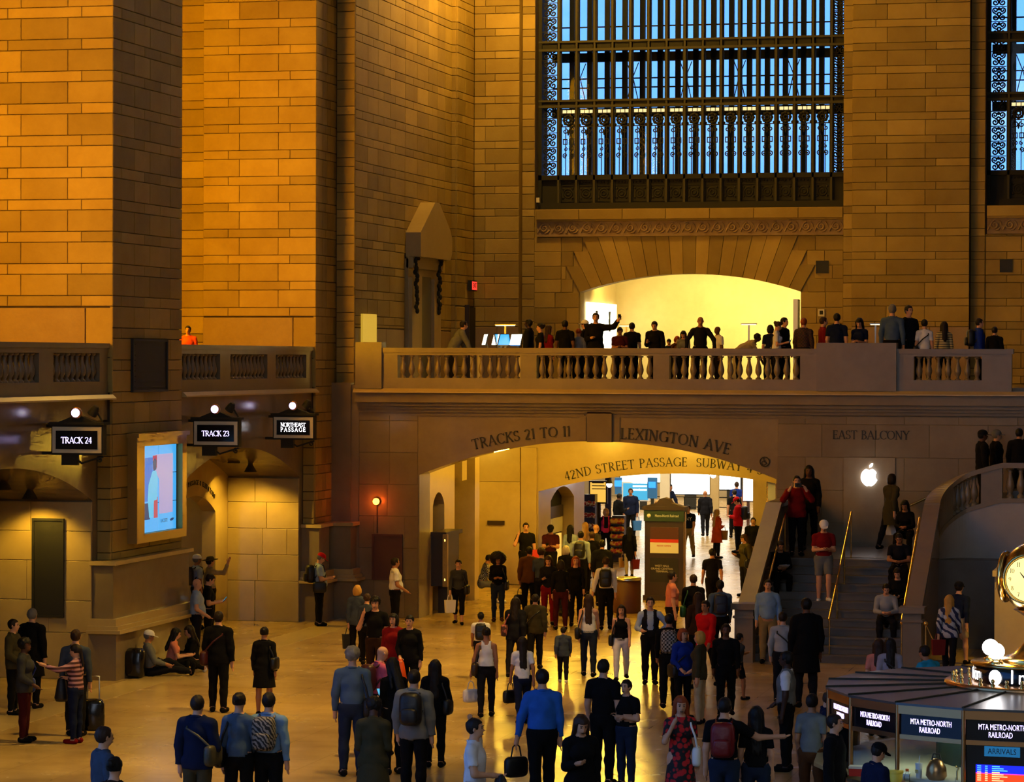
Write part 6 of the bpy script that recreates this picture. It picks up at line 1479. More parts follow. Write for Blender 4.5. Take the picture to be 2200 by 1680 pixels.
def accessory(B, M_, rz, s, kind, col, label, side='R', dz=0.):
    mat, c = ('leather', COLS[col]) if col in COLS else (col, (1, 1, 1))
    def root(nm, local, cat, me, rot=None):
        w = M_ @ Vector(local); o = mk(nm, tm(me, mat), None, None, w, (0, 0, rz) if rot is None else rot, c); o.scale = (s, s, s); tag(o, label, cat); return o
    if kind == 'backpack':
        ch = B['chest']; o = root('backpack', (ch[0], ch[1]-.125, ch[2]-.04), 'backpack', _m('backpack', bag_backpack), (-(-B['lean']), 0, rz)); mk('front_pocket', tm(_m('front_pocket', bag_pocket), mat), None, o, None, None, c)
        st2 = _m('strap%.2f' % B['shw'], lambda b: [b.tube([(sx_*.09, -.01, -.12), (sx_*.135, .05, -.02), (sx_*.13, .24, .05), (sx_*.12, .20, .20), (sx_*.10, .10, .235), (sx_*.09, -.01, .17)], .017, 6) for sx_ in (-1, 1)])
        mk('strap', tm(st2, mat), None, o, None, None, c)
    elif kind in ('shoulder', 'cross'):
        sg = 1 if side == 'R' else -1; hipx = sg*.22; z = B['pel']+.02+dz
        o = root('shoulder_bag', (hipx, -.03, z+.10), 'bag', _m('shoulder_bag', bag_shoulder), (0, 0, rz+PI/2*.9))
        sx0 = (-sg*.10 if kind == 'cross' else sg*.13)
        top_ = (sx0, -.01, B['sh']['shR'][2]+.055); a = Vector((hipx, .06, z+.08)); b2 = Vector((hipx, -.14, z+.08)); tp = Vector(top_)
        ch = B['chest']
        pts = [a, Vector(((a.x+sx0)/2, .145+ch[1], (a.z+tp.z)/2-.02)), Vector((sx0, .11+ch[1], tp.z-.10)), tp, Vector((sx0, -.125+ch[1], tp.z-.10)), Vector(((a.x+sx0)/2, -.155+ch[1], (a.z+tp.z)/2-.02)), b2]
        b = MB().tube([M_ @ q for q in pts], .016*s, 6); so = b.build('strap', tm_dummy(mat), None); so.color = (*c[:3], 1); so.parent = o; so.matrix_parent_inverse = Matrix.Identity(4)
        inv = (Matrix.Translation(o.location) @ o.rotation_euler.to_matrix().to_4x4() @ Matrix.Scale(s, 4)).inverted(); so.matrix_local = inv
    elif kind in ('tote', 'handbag'):
        hp = B['hands']['hand'+side]; o = root('tote_bag' if kind == 'tote' else 'handbag', (hp[0], hp[1], hp[2]-.16+dz), 'bag', _m('tote_bag', bag_tote) if kind == 'tote' else _m('shoulder_bag', bag_shoulder), (0, 0, rz+.5))
        mk('handle', tm(_m('bag_handle', lambda b: b.tube([(-.08, 0, -.02), (-.05, 0, .12), (0, 0, .16), (.05, 0, .12), (.08, 0, -.02)], .010, 6)), mat), None, o, None, None, c)
    elif kind == 'garment':
        hp = B['hands']['hand'+side]; me = _m('held_garment', lambda b: (b.lathe([(.03, .02), (.07, -.04), (.10, -.20), (.13, -.36), (.10, -.42), (0, -.42)], n=10), b.tube([(.05, .02, 0), (.15, .03, -.12), (.16, .02, -.30)], [.04, .05, .03], 7)))
        root('held_garment', (hp[0], hp[1], hp[2]), 'garment', me)
    elif kind == 'phone':
        hp = B['hands']['hand'+side]; b = MB().box(-.036, .036, -.006, .006, -.07, .07); o = root('phone', (hp[0], hp[1]+.05, hp[2]+.05), 'phone', _m('phone', lambda q: q.box(-.036, .036, -.005, .005, -.07, .07)), (-.7, 0, rz))
        mk('screen', tm(_m('phone_screen', lambda q: q.box(-.032, .032, -.0075, -.005, -.062, .062)), 'scr_teal'), None, o)
    elif kind == 'camera':
        hp = (B['hands']['handL']+B['hands']['handR'])/2; o = root('camera', (hp[0], hp[1]+.03, hp[2]+.05), 'camera', _m('camera', lambda q: q.box(-.07, .07, -.03, .03, -.045, .045)))
        mk('lens', tm(_m('camera_lens', lambda q: q.tube([(0, .03, 0), (0, .11, 0)], .035, 10)), 'black_gloss'), None, o)
    elif kind == 'paper':
        hp = (B['hands']['handL']+B['hands']['handR'])/2; root('paper_sheet', (hp[0], hp[1]+.06, hp[2]+.05), 'paper', _m('paper_sheet', lambda q: q.hexa([(-.13, -.09, -.02), (.13, -.09, -.02), (.13, .09, .05), (-.13, .09, .05), (-.13, -.09, -.015), (.13, -.09, -.015), (.13, .09, .055), (-.13, .09, .055)])))
    elif kind == 'folder':
        hp = B['hands']['hand'+side]; root('folder', (hp[0], hp[1]+.04, hp[2]+.10), 'folder', _m('folder', lambda q: q.prism([(-.15, -.11), (.15, -.11), (.15, .13), (-.15, .16)], -.012, .012, lambda u, z, d: (u, d, z))))
def tm_dummy(mat): return mat
# ================================================================ PEOPLE ON THE CONCOURSE FLOOR
P = person
# left edge groups
P(30, 1330, 1.72, 100, 'stand2', 'm', 'short', 'h_dark', 's1', 'j:olive', 'p:black', 'person in dark olive jacket at the picture edge, talking')
P(70, 1307, 1.83, 20, 'stand', 'm', 'short', 'h_grey', 's1', 'c:black', 'p:black', 'tall person with grey hair in a long black coat')
P(54, 1372, None, 95, 'carry', 'f', 'messy', 'h_black', 's3', 'j:dgrey', 'p:maroon', 'person in grey jacket and maroon leggings facing the striped shirt', feet=1594, extra=[('shoulder', 'royal', 'blue bag behind the grey jacket and maroon leggings', 'L')])
P(163, 1352, 1.76, 5, 'stand', 'm', 'short', 'h_brown', 's1', 'l:slate', 'p:ink', 'person in slate jacket seen from behind with a wheeled case')
P(161, 1384, None, 290, 'reach', 'f', 'pony', 'h_dark', 's1', 'l:striped_knit', 'p:navy', 'person in pink and maroon striped shirt raising one hand', feet=1597, shoes='dred', extra=[('garment', 'ink', 'dark jacket draped over the striped sleeve arm', 'R')])
q = on_z(200, 1578); sc2 = empty('wheeled_case', (q[0], q[1], 0), .3); tag(sc2, 'black wheeled case behind the striped shirt', 'suitcase')
rbox(MB(), -.20, .20, -.12, .12, .06, .62, .04).build('body', 'black_gloss', sc2)
MB().tube([(-.1, .08, .6), (-.1, .08, 1.0), (.1, .08, 1.0), (.1, .08, .6)], .012, 6).build('handle', 'steel', sc2)
for x in (-.15, .15): MB().ball((x, .08, .04), (.02, .04, .04), 8, 6).build('wheel', 'black_panel', sc2)
P(225, 1560, 1.78, 60, 'stand', 'm', 'short', 'h_brown', 's1', 'l:slate', 'p:black', 'person in slate shirt cut by the lower picture edge')
P(247, 1626, 1.70, 20, 'stand', 'f', 'bun', 'h_black', 's1', 'l:dbrown', 'p:black', 'person with black hair low at the lower picture edge')
# sitting against the pedestal
def at_floor(px, py): g_ = on_z(px, py); return (g_[0], g_[1], 0.)
P(0, 0, 1.76, 75, 'sitfloor', 'm', 'short', 'h_grey', 's2', 'l:grey', 'p:ink', 'person in white cap sitting on the floor against the pedestal', at=at_floor(322, 1452), hat='cap:white')
P(0, 0, 1.66, 80, 'sitfloor2', 'f', 'long', 'h_black', 's1', 't:salmon', 'p:black', 'person in pink shirt sitting on the floor with long dark hair', at=at_floor(366, 1444), shoes='white')
P(0, 0, 1.66, 250, 'sitfloor2', 'f', 'long', 'h_dark', 's1', 'l:black', 'p:black', 'person in black sitting on the floor beside the pink shirt', at=at_floor(418, 1437))
b_ = rbox(MB(), -.20, .20, -.14, .14, 0, .62, .05); q = on_z(287, 1458); bo_ = b_.build('backpack', 'black_gloss', None, (q[0], q[1]+.1, 0)); tag(bo_, 'black backpack on the floor next to the white cap', 'backpack')
mk('strap', MB().tube([(-.1, .12, .5), (-.12, .22, .35), (-.1, .14, .1)], .02, 6).mesh('strap'), 'black_gloss', bo_)
# by the pier and in the northeast arch
P(424, 1243, 1.74, 85, 'carry', 'm', 'bald', 'h_dark', 's1', 't:pale', 'p:ink', 'bald person in pale blue shirt leaning by the pier', fat=.18)
P(452, 1233, 1.76, 85, 'phone', 'm', 'short', 'h_dark', 's1', 't:black', 'p:black', 'person in black T-shirt looking at a phone by the pier', extra=[('phone', 'black', 'phone held by the pier', 'R')])
P(424, 1191, 1.78, 60, 'stand', 'm', 'short', 'h_grey', 's2', 't:pale', 'p:black', 'person in white cap and backpack in the northeast arch', hat='cap:white', extra=[('backpack', 'black', 'black backpack on the white-capped person in the arch')])
P(452, 1196, 1.72, 60, 'raise', 'm', 'short', 'h_dark', 's1', 'l:beige', 'p:black', 'person raising an arm in the northeast arch', hat='hat:olive')
P(470, 1313, None, 10, 'stand', 'm', 'short', 'h_dark', 's1', 'j:black', 'p:black', 'person in black suit with a brown bag, seen from behind', feet=1530, extra=[('cross', 'maroon', 'brown bag at the hip of the black suit', 'L')])
P(568, 1347, None, 5, 'stand', 'f', 'bun', 'h_black', 's2', 'c:black', 'n:black', 'person in black dress with bare legs and handbag', feet=1538, extra=[('shoulder', 'black', 'black handbag on the arm of the black dress', 'R', .1)])
P(425, 1493, 1.78, 15, 'stand2', 'm', 'short', 'h_dark', 's1', 'j:navy', 'p:olive', 'broad person in navy jacket at the lower edge', extra=[('cross', 'olive', 'olive bag behind the navy jacket', 'R', .08)])
P(514, 1488, 1.76, 8, 'stand2', 'f', 'bun', 'h_dark', 's1', 'l:denim', 'p:black', 'person in blue sweater between navy jacket and zebra backpack', extra=[('shoulder', 'black', 'black bag on the shoulder of the blue sweater', 'L')])
P(578, 1487, 1.76, 12, 'stand', 'm', 'short', 'h_dark', 's1', 'l:sky', 'p:black', 'person in light blue shirt wearing a zebra backpack', extra=[('backpack', 'zebra', 'zebra-striped backpack on the light blue shirt')])
P(690, 1188, None, 75, 'phone', 'm', 'short', 'h_grey', 's1', 't:pale', 'p:black', 'person in red cap looking at a phone by the corner pedestal', feet=1345, hat='cap:red', fat=.12, extra=[('backpack', 'black', 'black backpack on the red-capped person'), ('cross', 'black', 'camera bag on the red-capped person', 'R', .0)])
P(768, 1257, 1.62, 10, 'carry', 'f', 'bob', 'h_blond', 's1', 'j:slate', 'p:black', 'blond person in blue jacket with a dark bag', extra=[('tote', 'ink', 'dark flat bag held by the blue jacket', 'L')])
P(789, 1275, 1.5, 20, 'stand', 'f', 'short', 'h_brown', 's1', 'l:slate', 'p:black', 'short person half hidden beside the blond blue jacket')
P(806, 1283, 1.80, 190, 'ear', 'm', 'messy', 'h_black', 's1', 't:black', 'p:dbrown', 'person in black T-shirt with messy hair lifting a camera')
P(850, 1198, 1.74, 75, 'carry', 'm', 'short', 'h_dark', 's2', 't:white', 'p:black', 'person in white uniform shirt in front of the maroon board', fat=.12)
P(845, 1318, 1.70, 200, 'stand', 'f', 'bob', 'h_black', 's1', 'j:dred', 'p:black', 'person in dark red jacket behind the orange garment')
P(880, 1322, 1.70, 190, 'stand2', 'f', 'bun', 'h_black', 's1', 'j:black', 'p:black', 'person in black jacket holding an orange garment', extra=[('garment', 'orange', 'orange garment hanging from the black jacket arm', 'R', .0)])
P(757, 1391, None, 355, 'stand', 'm', 'messy', 'h_grey', 's1', 'l:denim', 'p:jeans', 'grey-haired person in denim shirt and jeans', feet=1668, extra=[('shoulder', 'black', 'black bag strap on the denim shirt', 'R')])
P(822, 1388, 1.72, 60, 'phone1', 'm', 'bald', 'h_dark', 's1', 'l:pink', 'p:ink', 'balding person in pink shirt in the middle of the group', extra=[('backpack', 'maroon', 'dark strap pack on the pink shirt')])
P(842, 1414, 1.68, 330, 'phone', 'f', 'longer', 'h_black', 's1', 'l:black', 'p:black', 'person with long black hair holding a lit phone', extra=[('phone', 'black', 'lit phone in front of the pink shirt', 'L')])
P(803, 1500, 1.70, 5, 'phone', 'f', 'messy', 'h_black', 's3', 'c:olive', 'p:black', 'person in dark olive parka reading a paper', extra=[('paper', 'paper', 'white paper above the olive parka')])
P(890, 1438, 1.80, 10, 'stand', 'm', 'short', 'h_dark', 's1', 'j:grey', 'p:black', 'person in grey jacket with black backpack', extra=[('backpack', 'black', 'black backpack on the grey jacket')])
P(935, 1417, None, 5, 'stand2', 'f', 'longer', 'h_dark', 's1', 'j:black', 'p:black', 'person with very long brown hair in black', feet=1648, extra=[('shoulder', 'black', 'black handbag of the long brown hair', 'R', .05)])
# middle
P(1070, 1192, None, 180, 'phone', 'f', 'curly', 'h_black', 's2', 'l:black', 'p:jeans', 'person with huge curly hair in ripped jeans', feet=1335, shoes='brown', extra=[('shoulder', 'black', 'black bag of the huge curly hair', 'L')])
P(985, 1202, None, 185, 'walk2', 'f', 'bun', 'h_dark', 's1', 'l:dgrey', 'k:black', 'person in grey sweater walking with a white paper bag', feet=1342, extra=[('tote', 'paper', 'white paper bag carried by the grey sweater', 'R'), ('shoulder', 'black', 'black shoulder bag of the grey sweater', 'L')])
P(0, 0, 1.66, 80, 'sitstep', 'f', 'short', 'h_black', 's2', 'l:dotted', 'p:grey', 'person in patterned top sitting in the passage niche', at=(-19.35, 77.2, .0), shoes='white')
P(1130, 1123, 1.84, 175, 'ear', 'm', 'short', 'h_dark', 's1', 't:black', 'p:black', 'person in black T-shirt telephoning at the passage corner', fat=.1, extra=[('folder', 'red_mat', 'red folder held at the passage corner', 'L')])
P(1033, 1315, 1.35, 0, 'walk', 'c', 'short', 'h_black', 's2', 't:white', 'p:ink', 'child in white shirt with small backpack', extra=[('backpack', 'black', 'small dark backpack on the child in white')])
P(1045, 1348, None, 0, 'hold', 'f', 'bun', 'h_black', 's2', 'v:white', 'p:ink', 'person in white tank top holding a child by the hand', feet=1540, extra=[('shoulder', 'dbrown', 'large dark bag on the white tank top', 'L'), ('handbag', 'white', 'white pouch hanging by the white tank top', 'L', -.1)])
P(1122, 1368, 1.52, 350, 'walk', 'f', 'longer', 'h_dark', 's2', 't:white', 'p:navy', 'girl in white T-shirt and dark dungarees', extra=[('handbag', 'black', 'black jacket bundle carried by the girl in dungarees', 'L')])
P(1165, 1437, 1.86, 355, 'hold', 'm', 'short', 'h_dark', 's1', 'l:blue', 'p:black', 'stout person in bright blue shirt walking away', fat=.16, extra=[('handbag', 'black', 'black bag in the hand of the bright blue shirt', 'L')])
P(1022, 1543, 1.76, 100, 'headhand', 'm', 'short', 'h_dark', 's1', 't:white', 'p:black', 'bearded person in white T-shirt with a hand behind the head', extra=[('garment', 'ink', 'dark jacket on the arm of the white T-shirt', 'R')])
P(1250, 1537, 1.70, 165, 'phone1', 'f', 'longer', 'h_brown', 's1', 'c:black', 'p:black', 'person with long wavy hair in black facing the viewer')
P(1345, 1460, 1.80, 215, 'cross', 'm', 'short', 'h_dark', 's1', 't:black', 'p:jeans', 'person in black polo shirt and jeans with folded arms', fat=.08, feet=1690)
P(1297, 1416, 1.78, 20, 'stand', 'm', 'short', 'h_dark', 's1', 't:black', 'p:black', 'person in black T-shirt with a thin strap behind the polo shirt')
P(1210, 1347, None, 0, 'walk2', 'c', 'short', 'h_dark', 's1', 'j:slate', 'p:ink', 'small child in dark jacket', feet=1466, shoes='white')
P(1150, 1276, None, 5, 'hold', 'm', 'short', 'h_dark', 's1', 'j:olive', 'p:ink', 'person in brown jacket with a crossbody strap leading a child', feet=1438, extra=[('cross', 'black', 'crossbody bag on the brown jacket', 'L')])
P(1108, 1283, 1.64, 10, 'walk', 'f', 'long', 'h_dark', 's1', 'j:ink', 'p:ink', 'person in dark jacket with a flowered bag', extra=[('shoulder', 'floral_pink', 'pink flowered bag beside the brown jacket', 'L', .1)])
P(1265, 1277, None, 3, 'walk2', 'f', 'longer', 'h_brown', 's1', 'v:white', 'p:jeans', 'person with long curly hair in white top and jeans', feet=1453, extra=[('shoulder', 'black', 'black bag of the white top and jeans', 'L')])
P(1335, 1300, None, 185, 'walk', 'f', 'long', 'h_dark', 's1', 'v:black', 'p:white', 'person in black off-shoulder top and white trousers', feet=1462, extra=[('shoulder', 'black', 'black coat and bag of the white trousers', 'R')])
P(1397, 1283, None, 180, 'hips', 'm', 'short', 'h_dark', 's1', 'l:pale', 'p:black', 'person in dark waistcoat over a pale shirt walking forward', feet=1470, over='ink')
P(1445, 1227, 1.80, 80, 'stand', 'm', 'short', 'h_dark', 's1', 't:salmon', 'p:black', 'person in pale pink shirt beside the kiosk', fat=.1)
P(1490, 1234, 1.74, 5, 'walk', 'm', 'short', 'h_brown', 's1', 'l:black', 'p:dbrown', 'person in black with a green bag', extra=[('shoulder', 'green', 'green bag on the black top', 'L')])
P(1530, 1178, None, 355, 'walk', 'm', 'short', 'h_black', 's1', 't:ink', 'p:black', 'person in dark T-shirt walking into the passage', feet=1322)
P(1547, 1246, 1.76, 0, 'walk2', 'm', 'short', 'h_black', 's3', 'l:denim', 'p:black', 'person in dim blue shirt under the dark T-shirt', extra=[('backpack', 'navy', 'dark pack on the dim blue shirt')])
P(1515, 1290, 1.74, 215, 'walk', 'f', 'short', 'h_dark', 's2', 'j:red', 'p:black', 'person in bright red jacket looking aside')
P(1500, 1272, 1.68, 0, 'stand', 'f', 'long', 'h_brown', 's1', 'j:dbrown', 'p:black', 'person with brown hair in brown coat behind the red jacket')
P(1438, 1318, None, 5, 'walk', 'm', 'short', 'h_black', 's2', 'l:black', 'p:black', 'person in black wearing a dotted backpack', feet=1520, extra=[('backpack', 'dotted', 'black and white dotted backpack')])
P(1468, 1350, None, 150, 'carry', 'f', 'bob', 'h_red', 's1', 'j:royal', 'p:black', 'person in royal blue jacket over a cyan top', feet=1545, extra=[('cross', 'black', 'black bag across the royal blue jacket', 'R')])
P(1502, 1356, None, 290, 'carry', 'f', 'bob', 'h_blond', 's1', 'j:olive', 'p:beige', 'person in dark jacket and beige trousers with blond bob', feet=1555)
P(1463, 1496, 1.68, 175, 'face', 'f', 'long', 'h_red', 's1', 'd:floral_red', 'n:black', 'person in red flowered dress covering the mouth', extra=[('shoulder', 'paper', 'white bag of the red flowered dress', 'L')])
P(1557, 1498, 1.78, 10, 'around', 'm', 'short', 'h_dark', 's1', 't:black', 'p:jeans', 'person with red and black backpack hugging a companion', extra=[('backpack', 'dred', 'red and black hiking backpack')])
P(1625, 1517, 1.66, 5, 'stand', 'f', 'longer', 'h_black', 's1', 't:black', 'p:jeans', 'person with long black hair hugged by the red backpack')
P(1590, 1360, None, 60, 'run', 'c', 'short', 'h_black', 's2', 't:dgrey', 's:ink', 'boy in dark shorts running', feet=1503, shoes='ink')
P(1560, 1340, 1.72, 185, 'walk', 'm', 'short', 'h_dark', 's3', 'l:black', 'p:black', 'person in black behind the blond bob')
# right
P(1650, 1245, 1.78, 185, 'stand', 'm', 'short', 'h_dark', 's1', 'l:sky', 'p:khaki', 'person in pale blue shirt and khaki trousers at the foot of the stairs', fat=.16)
P(1682, 1314, 1.72, 10, 'stand', 'm', 'short', 'h_dark', 's1', 'l:lgrey', 'p:ink', 'person in white shirt with a black crossbody strap', extra=[('cross', 'black', 'black strap bag on the white shirt', 'R')])
P(1732, 1284, None, 350, 'stand', 'm', 'short', 'h_black', 's3', 'c:black', 'p:ink', 'very large person in a black coat at the stairs', feet=1520, fat=.2)
P(1688, 1399, 1.82, 285, 'stand2', 'm', 'short', 'h_black', 's4', 't:white', 'p:black', 'person in grey uniform waistcoat with white sleeves', over='grey')
P(1745, 1490, 1.72, 20, 'stand', 'f', 'short', 'h_dark', 's2', 't:grey', 'p:brown', 'person in grey top beside the booth, half hidden')
P(1782, 1486, None, 95, 'phone1', 'm', 'short', 'h_brown', 's1', 'j:navy', 'p:black', 'person in navy jacket looking into the booth window', Y=43.4)
P(1795, 1534, None, 110, 'stand', 'm', 'short', 'h_dark', 's1', 'j:black', 'p:black', 'person in glasses and black coat at the booth', Y=39.4)
P(1888, 1596, None, 60, 'phone1', 'm', 'short', 'h_dark', 's1', 'l:navy', 'p:black', 'person in dark cap at the booth counter', hat='cap:black', Y=37.6)
P(1888, 1372, 1.62, 10, 'stand', 'f', 'long', 'h_brown', 's1', 't:salmon', 'p:ink', 'person in salmon top behind the booth roof')
P(1912, 1370, 1.66, 0, 'stand', 'f', 'long', 'h_dark', 's1', 'l:lilac', 'p:ink', 'person in white blouse behind the booth roof', extra=[('cross', 'black', 'thin strap bag on the white blouse', 'R')])
P(1985, 1386, 1.70, 320, 'lean', 'm', 'short', 'h_dark', 's2', 't:cyan', 'p:ink', 'person in turquoise T-shirt behind the booth roof')
P(1962, 1434, 1.62, 0, 'stand', 'f', 'bun', 'h_black', 's1', 'l:black', 'p:ink', 'dark head just above the booth roof')
P(2061, 1250, 1.78, 30, 'walk', 'm', 'short', 'h_dark', 's1', 'l:navy', 's:beige', 'person in dark cap and navy pullover below the curved wall', hat='cap:ink')
P(2040, 1278, 1.66, 20, 'walk2', 'f', 'longer', 'h_blond', 's1', 'j:sport_panel', 'p:ink', 'long-haired person in a patterned sports jacket', extra=[('tote', 'dred', 'red bag swinging beside the sports jacket', 'L', .15)])
# on the stairs and landing
def stair_at(px, py):
    lo_, hi_ = 60., 72.
    for _ in range(40):
        mid = (lo_+hi_)/2; g_ = on_y(px, py, mid); zz = min(LAND, max(0, (mid-ST_Y)/4.0*LAND))
        if g_[2] > zz: lo_ = mid
        else: hi_ = mid
    return mid, min(LAND, max(0, math.ceil((mid-ST_Y)/TR)*RI))
def seat(px, py): y_, z_ = stair_at(px, py); g_ = on_y(px, py, y_); return (g_[0], y_, max(0, z_-2*RI))
P(0, 0, 1.70, 185, 'sitstep', 'm', 'short', 'h_dark', 's1', 'l:lgrey', 'p:ink', 'person in pale hooded top sitting low on the stairs', at=seat(1903, 1350))
P(0, 0, 1.66, 195, 'sitstep', 'f', 'long', 'h_dark', 's1', 'l:black', 'p:navy', 'dark figure with a phone sitting behind the pale hood', at=seat(1930, 1318), extra=[('phone', 'black', 'glowing phone on the stairs', 'R')])
P(0, 0, 1.70, 190, 'sitstep', 'm', 'short', 'h_black', 's2', 't:ink', 'p:black', 'dark figure sitting high on the stairs', at=seat(1932, 1252))
P(0, 0, 1.66, 170, 'sitstep', 'm', 'short', 'h_dark', 's2', 'l:black', 'p:black', 'person reading a white paper on the stairs by the parapet', at=seat(1672, 1262), extra=[('paper', 'paper', 'white paper held on the stairs')])
y_, z_ = stair_at(1765, 1296)
P(1770, 1118, None, 180, 'descend', 'm', 'short', 'h_grey', 's1', 't:dred', 's:grey', 'person in dark red T-shirt and white cap coming down the stairs', Y=y_, zg=z_-.05, hat='cap:white', shoes='white', fat=.08)
P(1712, 1022, None, 180, 'photo', 'm', 'short', 'h_dark', 's1', 'j:dred', 'p:black', 'person in red hooded top taking a photo from the landing', Y=68.15, zg=LAND, fat=.08, extra=[('camera', 'black', 'camera held by the red hooded top')])
P(1738, 1000, None, 190, 'stand', 'f', 'long', 'h_black', 's3', 'j:black', 'p:black', 'person in black standing behind the red photographer', Y=70.2, zg=LAND)
P(1917, 1018, None, 50, 'walk', 'f', 'bob', 'h_dark', 's1', 'c:olive', 'p:ink', 'person in dark coat passing the glowing apple', Y=71.0, zg=LAND, extra=[('tote', 'paper', 'white plastic bag of the dark coat', 'L')])
P(0, 0, 1.66, 200, 'sitstep', 'f', 'long', 'h_black', 's2', 'l:black', 'p:black', 'dark figure sitting on the landing edge by the parapet', at=(-7.2, 68.9, LAND-.0))
P(2112, 924, None, 80, 'stand', 'm', 'short', 'h_black', 's3', 'j:black', 'p:black', 'person in dark cap on the upper stairs', Y=70.3, zg=2.98, hat='cap:ink')
P(2142, 924, None, 80, 'stand', 'm', 'short', 'h_grey', 's1', 'j:black', 'p:black', 'person in pale cap on the upper stairs', Y=70.9, zg=3.0, hat='cap:grey')
P(2190, 920, None, 20, 'stand', 'm', 'short', 'h_black', 's2', 'j:black', 'p:black', 'dark person at the picture edge on the upper stairs', Y=70.3, zg=3.1)
# ================================================================ IN THE PASSAGE
P(1183, 1128, 1.74, 185, 'phone', 'm', 'short', 'h_dark', 's1', 't:maroon', 'p:black', 'person in black cap and dark polo by the shop window', hat='cap:black', extra=[('phone', 'black', 'phone held by the shop window', 'R')])
P(1137, 1174, 1.74, 0, 'stand', 'm', 'short', 'h_black', 's2', 'j:brown', 'p:black', 'person in rust brown jacket in the passage queue', extra=[('handbag', 'black', 'black bag hanging beside the rust brown jacket', 'L', -.1)])
P(1163, 1178, 1.70, 10, 'stand', 'm', 'messy', 'h_brown', 's1', 'l:slate', 'p:ink', 'person in slate shirt next to the rust brown jacket')
P(1178, 1194, 1.68, 185, 'phone1', 'f', 'long', 'h_brown', 's1', 'l:ink', 'p:dred', 'person facing the viewer in the passage queue')
P(1216, 1172, 1.66, 0, 'stand', 'f', 'bob', 'h_white', 's1', 'l:black', 'p:black', 'white-haired person in the passage queue', extra=[('paper', 'paper', 'white sheet held in the passage queue')])
P(1237, 1195, 1.70, 180, 'walk', 'f', 'long', 'h_red', 's1', 'l:black', 'p:black', 'person with auburn hair walking out of the queue')
P(1302, 1196, 1.74, 5, 'hold', 'm', 'short', 'h_brown', 's1', 'l:white', 'p:black', 'person in white shirt with a black backpack by the litter bin', extra=[('backpack', 'black', 'black backpack on the white shirt by the litter bin')])
P(1272, 1142, 1.74, 0, 'stand', 'm', 'short', 'h_brown', 's1', 'j:black', 'p:black', 'tall person in black near the litter bin, back turned')
P(1248, 1141, 1.76, 10, 'stand', 'm', 'short', 'h_black', 's1', 'l:pale', 'p:black', 'person in pale shirt with a pack, deep in the queue', extra=[('backpack', 'black', 'black pack deep in the queue')])
P(1281, 1126, 1.74, 60, 'stand', 'm', 'bald', 'h_dark', 's1', 'l:dgrey', 'p:black', 'balding person in grey in front of the pink vest')
P(1226, 1128, 1.70, 20, 'stand', 'f', 'long', 'h_black', 's1', 'l:pale', 'p:black', 'person with long black hair beside the shop window')
P(1258, 1122, 1.66, 30, 'stand', 'f', 'long', 'h_blond', 's1', 'l:tan', 'p:black', 'person with long blond hair by the snack rack')
P(1294, 1160, 1.72, 5, 'stand', 'm', 'short', 'h_black', 's1', 'j:ink', 'p:black', 'person in ink dark jacket right behind the white shirt')
P(1205, 1203, 1.66, 0, 'stand', 'f', 'bob', 'h_dark', 's1', 'l:black', 'p:maroon', 'short person in black at the end of the queue')
q = on_z(1212, 1330); sc3 = empty('wheeled_case', (q[0], q[1], 0), .2); tag(sc3, 'black wheeled case in the passage queue', 'suitcase'); rbox(MB(), -.20, .20, -.12, .12, .06, .60, .04).build('body', 'black_gloss', sc3); MB().tube([(-.1, .08, .6), (-.1, .08, 1.0), (.1, .08, 1.0), (.1, .08, .6)], .012, 6).build('handle', 'steel', sc3)
P(1302, 1092, 1.70, 180, 'stand', 'f', 'bob', 'h_blond', 's1', 'l:ink', 'p:black', 'blond person in a bright pink vest', over='rose')
P(1355, 1049, 1.82, 185, 'stand', 'm', 'short', 'h_dark', 's2', 'j:navy', 'p:black', 'bearded person in navy jacket with a blue plastic bag', extra=[('tote', 'blue_plastic', 'blue plastic bag of the navy jacket', 'L')])
P(1331, 1060, 1.72, 60, 'phone1', 'm', 'short', 'h_black', 's3', 'j:black', 'p:black', 'dark figure next to the navy jacket')
P(1352, 1132, None, 0, 'walk', 'f', 'long', 'h_black', 's1', 'c:black', 'p:beige', 'person in black coat carrying a tan bag', feet=1240, extra=[('tote', 'gold', 'tan bag of the black coat', 'L'), ('tote', 'dred', 'small red bag of the black coat', 'R')])
o_ = P(1478, 1085, None, 200, 'walk', 'm', 'short', 'h_dark', 's1', 't:navy', 'p:khaki', 'person in a navy baseball shirt and khaki trousers', feet=1200)
font('emblem', 'NY', .16, 'white_paint', o_[0], (-.06, o_[1]['chest'][1]+.155, o_[1]['chest'][2]+.02), (PI/2, 0, PI))
P(1515, 1054, None, 0, 'walk', 'm', 'bald', 'h_dark', 's2', 'j:ink', 'p:ink', 'bald person in a dark suit walking into the glare', feet=1152)
P(1541, 1094, None, 60, 'reach', 'f', 'longer', 'h_blond', 's1', 'c:orange', 'p:ink', 'blond person in an orange coat', feet=1200, extra=[('tote', 'tan', 'tan bag of the orange coat', 'R')])
P(1583, 1068, None, 290, 'phone', 'm', 'short', 'h_dark', 's1', 'j:red', 'p:black', 'person in red cap and red hooded top', feet=1188, hat='cap:red', fat=.1, extra=[('backpack', 'black', 'black backpack on the red hooded top')])
P(1618, 1112, None, 185, 'stand', 'm', 'short', 'h_dark', 's1', 'j:black', 'p:khaki', 'person in black zip jacket by the parapet', feet=1230)
P(1598, 1148, None, 240, 'phone1', 'f', 'long', 'h_brown', 's1', 'j:olive', 'p:ink', 'person in olive jacket with a big black bag by the parapet', feet=1282, extra=[('shoulder', 'black', 'big black bag by the parapet', 'L')])
P(1583, 1035, 1.80, 20, 'stand', 'm', 'short', 'h_brown', 's1', 't:royal', 'p:ink', 'person in blue T-shirt far down the passage')
